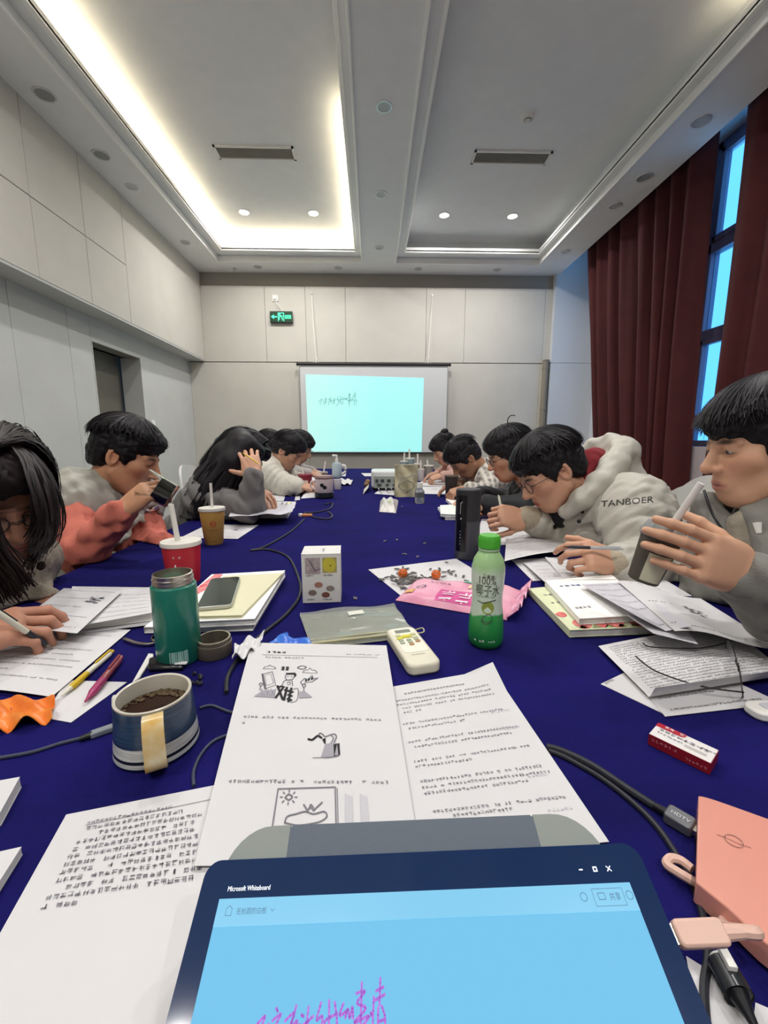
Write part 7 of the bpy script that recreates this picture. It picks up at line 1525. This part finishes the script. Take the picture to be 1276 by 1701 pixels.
# ---- R2: man in white hooded coat
def man_white():
    head = D3(915, 785, 1.36); hips = V3((.90, 1.42, .56)); neck = D3(985, 822, 1.42); chest = D3(1005, 890, 1.42)
    shN, shF = D3(1052, 848, 1.26), D3(955, 842, 1.62); elN, wrN = D3(1082, 955, 1.10), D3(1022, 938, 1.02); elF, wrF = D3(965, 885, 1.52), D3(872, 860, 1.40)
    hn = (.0026, wrN, D3(975, 922, .99) - wrN, (.1, -.75, .65), 1, PENH, .03, (.6, .7, -.4), .3); hf = (.003, wrF, D3(838, 856, 1.38) - wrF, (.15, -.8, .5), -1, FIST, .02, (.5, .8, -.4), .5)
    t, Mh, c = person('young man with glasses in white hooded puffer coat, writing', (hips[0], hips[1]), 'cb9b80', head, math.radians(184), math.radians(34), math.radians(4), h=.0026, hands=(hn, hf), torso=tbase(hips, chest, neck, (shN, shF), (elN, elF), (wrN, wrF)), fat=.05)
    glasses(t, Mh, c, .021, mat('glasses_brown', '3a2622', .35), .0013)
    np_obj('hair', short_hair(Mh, c, .0035, 21, 1.2, 3000, 1.0, 1.02), M_hair, t)
    M_w = fab('white_puffer', 'b9b5aa', rough=.55, bump=.12, var=.04); pts = [hips, chest, neck, shN, shF, elN, elF, wrN, wrF]; lat = V3((.1, -1, 0))
    def coat(v):
        torso_vol(v, hips, chest, neck, lat, 1.08, 1.15, puff=.022)
        v.cap(chest * .4 + shN * .6, shN, .12, .11, k=.05); v.cap(chest * .4 + shF * .6, shF, .12, .105, k=.05)
        v.cap(shN, elN, .105, .088, k=.02, quilt=4, amp=.07); v.cap(elN, elN * .2 + wrN * .8, .085, .062, k=.02, quilt=3, amp=.07)
        v.cap(shF, elF, .10, .085, k=.02, quilt=4, amp=.07); v.cap(elF, elF * .2 + wrF * .8, .075, .055, k=.02, quilt=3, amp=.06)
        for i in range(5):
            f = (i + .5) / 5; p = hips * (1 - f) + neck * f; ax = (neck - hips) / np.linalg.norm(neck - hips); l_ = lat / np.linalg.norm(lat); d0 = np.cross(ax, l_)
            for a in range(24):
                an = a * math.pi / 12; q = [p + l_ * .215 * math.cos(b_) + d0 * .175 * math.sin(b_) for b_ in (an, an + math.pi / 12)]; v.cap(q[0], q[1], .010, k=.012, sub=True)
    coat_o = cloth_obj(t, 'puffer_coat', M_w, pts, .17, .006, coat, (.0055, 80), 6)
    for e, w in ((elN, wrN), (elF, wrF)): cloth_obj(t, 'knitted_cuff', fab('beige_knit', 'a89c88', bump=.7, bscale=180), [w, e], .08, .005, lambda v: v.cap(e * .24 + w * .76, e * .04 + w * .96, .05, .043, k=.008, quilt=3, amp=.05), (.002, 120), 2)
    def hood(v):                        # thick padded roll around the neck opening and the hood behind
        ring = [D3(940, 852, 1.30), D3(968, 828, 1.27), D3(1000, 800, 1.28), D3(1022, 770, 1.34), D3(1035, 748, 1.42), D3(1012, 738, 1.48), D3(985, 742, 1.52), D3(955, 760, 1.56)]
        r = [.022, .030, .036, .040, .042, .034, .028, .022]
        for i in range(len(ring) - 1): v.cap(ring[i], ring[i + 1], r[i], r[i + 1], k=.02)
        v.cap(D3(1030, 765, 1.46), D3(1055, 830, 1.42), .055, .06, k=.05); v.cap(D3(1030, 790, 1.50), D3(1045, 830, 1.50), .05, .06, k=.04)
    cloth_obj(t, 'hood', M_w, [D3(935, 832, 1.33), D3(1005, 738, 1.42), D3(1055, 830, 1.42), D3(960, 830, 1.58), D3(950, 862, 1.33)], .09, .005, hood, (.004, 70), 9)
    def red(v): v.cap(D3(975, 770, 1.40), D3(992, 764, 1.46), .045, .042, k=.03); v.cap(D3(968, 798, 1.38), D3(985, 790, 1.46), .05, .05, k=.03); v.cap(D3(955, 825, 1.38), D3(975, 815, 1.46), .045, .05, k=.03)
    cloth_obj(t, 'red_inner_hood', fab('wine_red_fleece', '7c1620'), [D3(968, 772, 1.40), D3(992, 750, 1.46), D3(960, 840, 1.38)], .08, .005, red, (.004, 60), 3)
    def innr(v): v.cap(D3(935, 848, 1.40), D3(965, 850, 1.42), .06, .07, k=.03)
    cloth_obj(t, 'black_inner_top', fab('black_knit', '1a1a1c'), [D3(935, 848, 1.40), D3(965, 850, 1.42)], .1, .006, innr, (.003, 60), 3)
    # lettering on the shoulder
    from mathutils.bvhtree import BVHTree
    me = coat_o.data; off = Vector((hips[0], hips[1], 0)); bv = BVHTree.FromPolygons([v.co + off for v in me.vertices], [tuple(p.vertices) for p in me.polygons])
    a, b_ = D3(998, 842, 1.0), D3(1086, 834, 1.0); w = np.linalg.norm(b_ - a); ux_ = (b_ - a) / w; nd = Vector((.25, .95, -.1)).normalized(); upv = V3((.0, .1, 1)); upv /= np.linalg.norm(upv)
    def onto(x, y):
        p = Vector(a + ux_ * x + upv * y); nd = (p - EYE).normalized(); hit = bv.ray_cast(p, nd)[0]; return (hit - nd * .002) if hit is not None else p + nd * .2
    m = MB(); write(m, 'TANBOER', 0, 0, .021, onto, width=w); m.build('sleeve_lettering', mat('coat_print', '2a2a2a', .6), t, world=True)
    for q in ((968, 850, 1.29), (962, 866, 1.27)): MB().lathe([(0, -.003), (.006, -.002), (.006, .002), (0, .003)], 12, TR(Vector(D3(*q))) @ RX(1.3)).build('snap_button', M_black, t, smooth=True, world=True)
    legs(t, hips, (-1, 0, 0), (0, -1, 0))
    pen('silver pen held level in the near hand of the man in white coat', D3(936, 908, .97), D3(1036, 912, .97), .004, (M_black, mat('pen_dark', '2a2a30', .4), mat('pen_clear', 'c8ccd0', .2, trans=.3), mat('pen_clear', 'c8ccd0', .2)), grp='pens in hands')
    pen('upright pen in the far hand of the man in white coat', D3(838, 872, 1.38), D3(828, 822, 1.40), .004, (M_black, M_pw, M_pw, M_pw), grp='pens in hands')
man_white()
# ---- R1: near man in grey jacket holding a drink
def man_grey():
    head = D3(1272, 744, .85); hips = V3((.98, .86, .56)); neck = D3(1300, 850, .88); chest = D3(1330, 930, .88)
    shN, shF = D3(1420, 905, .74), D3(1222, 872, 1.02); elN, wrN = D3(1370, 1050, .66), D3(1240, 958, .60); elF, wrF = D3(1195, 985, .94), V3((.86, .74, .64))
    cupc = D3(1086, 922, .625)
    hd = (.0022, wrN, D3(1150, 918, .575) - wrN, (.12, -1, .12), 1, [(.1, .35, .3), (.1, .4, .35), (.12, .42, .35), (.15, .45, .4)], .0, (.5, .6, -.6), .2, .93)
    hd2 = (.004, wrF, V3((-.08, -.05, -.03)), (0, 0, 1), -1, RELAX)
    t, Mh, c = person('young man in grey jacket at right edge holding a drink with a straw', (hips[0], hips[1]), 'd0a184', head, math.radians(169), math.radians(12), 0, h=.0024, hands=(hd, hd2), torso=tbase(hips, chest, neck, (shN, shF), (elN, elF), (wrN, wrF)), open_eyes=True, lips='b5736a')
    np_obj('hair', short_hair(Mh, c, .003, 31, 1.5, 4500, 1.03, 1.12, frl=.05), M_hair, t)
    M_g = fab('grey_shell_jacket', '77756f', rough=.7, bump=.2, var=.08); M_dk = fab('dark_lining', '2e3030'); pts = [hips, chest, neck, shN, shF, elN, elF, wrN, wrF]; lat = V3((.3, -1, 0))
    def jk(v):
        torso_vol(v, hips, chest, neck, lat, 1.02, 1.05)
        for s, e, w in ((shN, elN, wrN), (shF, elF, wrF)): v.cap(chest * .4 + s * .6, s, .10, .085, k=.05); v.cap(s, e, .085, .07, k=.035); v.cap(e, e * .16 + w * .84, .068, .05, k=.03); v.cap(e * .18 + w * .82, e * .08 + w * .92, .052, .047, k=.006)
    cloth_obj(t, 'jacket', M_g, pts, .15, .006, jk, (.010, 62), 4)
    def col(v):
        for a, b_, r in (((1175, 838, .92), (1205, 905, .86), .028), ((1178, 842, .95), (1250, 850, .96), .035), ((1268, 868, .80), (1285, 930, .76), .026), ((1262, 855, .83), (1300, 840, .80), .032), ((1200, 880, .90), (1230, 950, .86), .035)): v.cap(D3(*a), D3(*b_), r, r * .8, k=.02)
    cloth_obj(t, 'jacket_collar', M_g, [D3(1175, 838, .92), D3(1285, 930, .76), D3(1250, 850, .96), D3(1300, 840, .80), D3(1230, 950, .86)], .06, .005, col, (.004, 70), 4)
    def ins(v): v.cap(D3(1250, 880, .84), D3(1262, 960, .82), .045, .06, k=.02)
    cloth_obj(t, 'ribbed_sweater', fab('beige_rib', '8f8678', bump=.9, bscale=90), [D3(1250, 880, .84), D3(1262, 960, .82)], .08, .005, ins, (.002, 160), 2)
    P = [D3(1170, 815, .90), D3(1182, 850, .86), D3(1200, 880, .84), D3(1212, 905, .83)]; MB().tube(catmull([Vector(p) for p in P], 5), .0028, 8).build('hood_cord', M_black, t, smooth=True, world=True)
    MB().lathe([(.007, 0), (.004, .02), (0, .022)], 10, TR(Vector(D3(1258, 868, .78))) @ RX(2.8)).build('cord_end', M_plast, t, smooth=True, world=True)
    legs(t, hips, (-1, 0, 0), (0, -1, 0))
    # drink in hand
    cp = thing('held_drink_cup', 'clear cup of dark drink with pale label and thick straw in hand', 'cup', cupc); cp.rotation_euler = (.10, .25, .1); cp.scale = (.82, .82, .95)
    MB().lathe([(.024, -.045), (.026, -.043), (.033, .03), (.031, .03), (.024, -.042), (0, -.042)], 32).build('cup_body', mat('cup_dark_clear', '6f6860', .15, trans=.35, ior=1.1), cp, smooth=True)
    MB().lathe([(0, -.041), (.0235, -.041), (.0300, .020), (0, .022)], 28).build('drink', mat('dark_drink', '5a4f42', .3), cp, smooth=True)
    MB().lathe([(.035, .028), (.0365, .030), (.0365, .036), (.030, .052), (.012, .058), (0, .058)], 32).build('dome_lid', mat('dome_clear', 'dfe3e6', .08, trans=.7, ior=1.15), cp, smooth=True)
    a0 = -1.9; MB().grid(lambda u, v: ((.0274 + .0042 * v) * math.cos(a0 + (u - .5) * 1.3), (.0274 + .0042 * v) * math.sin(a0 + (u - .5) * 1.3), -.040 + .045 * v), 8, 4, .0006).build('paper_label', mat('cup_label', 'cfcdb4', .6), cp, smooth=True)
    P0, P1 = D3(1103, 892, .62), D3(1165, 803, .58); R_ = cp.rotation_euler.to_matrix().inverted(); q0, q1 = [Vector((q.x / .82, q.y / .82, q.z / .95)) for q in (R_ @ (Vector(P0) - cp.location), R_ @ (Vector(P1) - cp.location))]
    MB().rod(q0 - (q1 - q0) * .3, q1, .0058, n=16).build('straw', mat('straw_thick', 'dfdad6', .4), cp, smooth=True)
man_grey()
# ================================================================ chairs
M_ch = mat('chair_white', 'c9c9c6', .45)
def chair(label, x, y, sgn):
    """sgn -1: stands on the left, sitter faces +x"""
    t = thing('chair', label, 'chair', (x, y, 0), rz=0 if sgn < 0 else math.pi, group='white chairs')
    def back(u, v):
        w = .21 - .05 * max(0, v - .55) / .45 - .0; z = .50 + .45 * v; a = (u - .5) * 2; zz = z - .06 * abs(a) ** 3 * v
        return (-.20 - .07 * v + .04 * a * a, -a * w, zz)
    MB().grid(back, 14, 10, .014).build('backrest', M_ch, t, smooth=True)
    MB().prism(rrect(.42, .42, .07, 6), .41, .43).build('seat', M_ch, t, bevel=.006)
    for sx in (-1, 1):
        for sy in (-1, 1): MB().rod((sx * .16, sy * .16, .41), (sx * .19, sy * .19, 0), .011).build('leg', M_chrome, t, smooth=True)
    for sy in (-1, 1): MB().tube(catmull([(-.16, sy * .13, .41), (-.22, sy * .14, .46), (-.235, sy * .14, .6)], 4), .010).build('back_strut', M_chrome, t, smooth=True)
for lab, x, y, s in (('girl in beige', -.96, .80, -1), ('man in pink', -.95, 1.56, -1), ('girl in grey', -.96, 2.15, -1), ('girl in white padding', -.98, 2.80, -1), ('half hidden dark-haired person', -1.03, 3.33, -1), ('far left end sitter', -.96, 3.85, -1), ('man in grey jacket', .98, .84, 1), ('man in white coat', .90, 1.40, 1), ('man in black', 1.0, 2.2, 1), ('person in plaid', 1.0, 2.85, 1), ('girl in pale pink coat', 1.0, 3.75, 1)):
    chair('white chair under the ' + lab, x, y, s)
chair('empty white chair with an orange bag, behind the white coat', 1.28, 1.80, 1)
t = thing('orange_bag', 'crumpled orange bag on empty chair behind the white coat', 'bag', (1.24, 1.72, .45))
v = Vol((1.0, 1.5, .42), (1.45, 1.95, .95), .007); v.ell((1.24, 1.72, .64), (.10, .13, .185), k=.03).ell((1.22, 1.66, .80), (.06, .07, .05), k=.03).ell((1.26, 1.78, .79), (.05, .06, .06), k=.03); v.wrinkle(.012, 60, 3)
np_obj('bag_body', [v.mesh()], mat('orange_nylon', 'c4581c', .5), t)
MB().tube(catmull([(0, -.05, .36), (-.02, -.03, .42), (-.02, .03, .42), (0, .05, .36)], 5), .006).build('strap', mat('orange_strap', '8a3a12', .6), t, smooth=True)
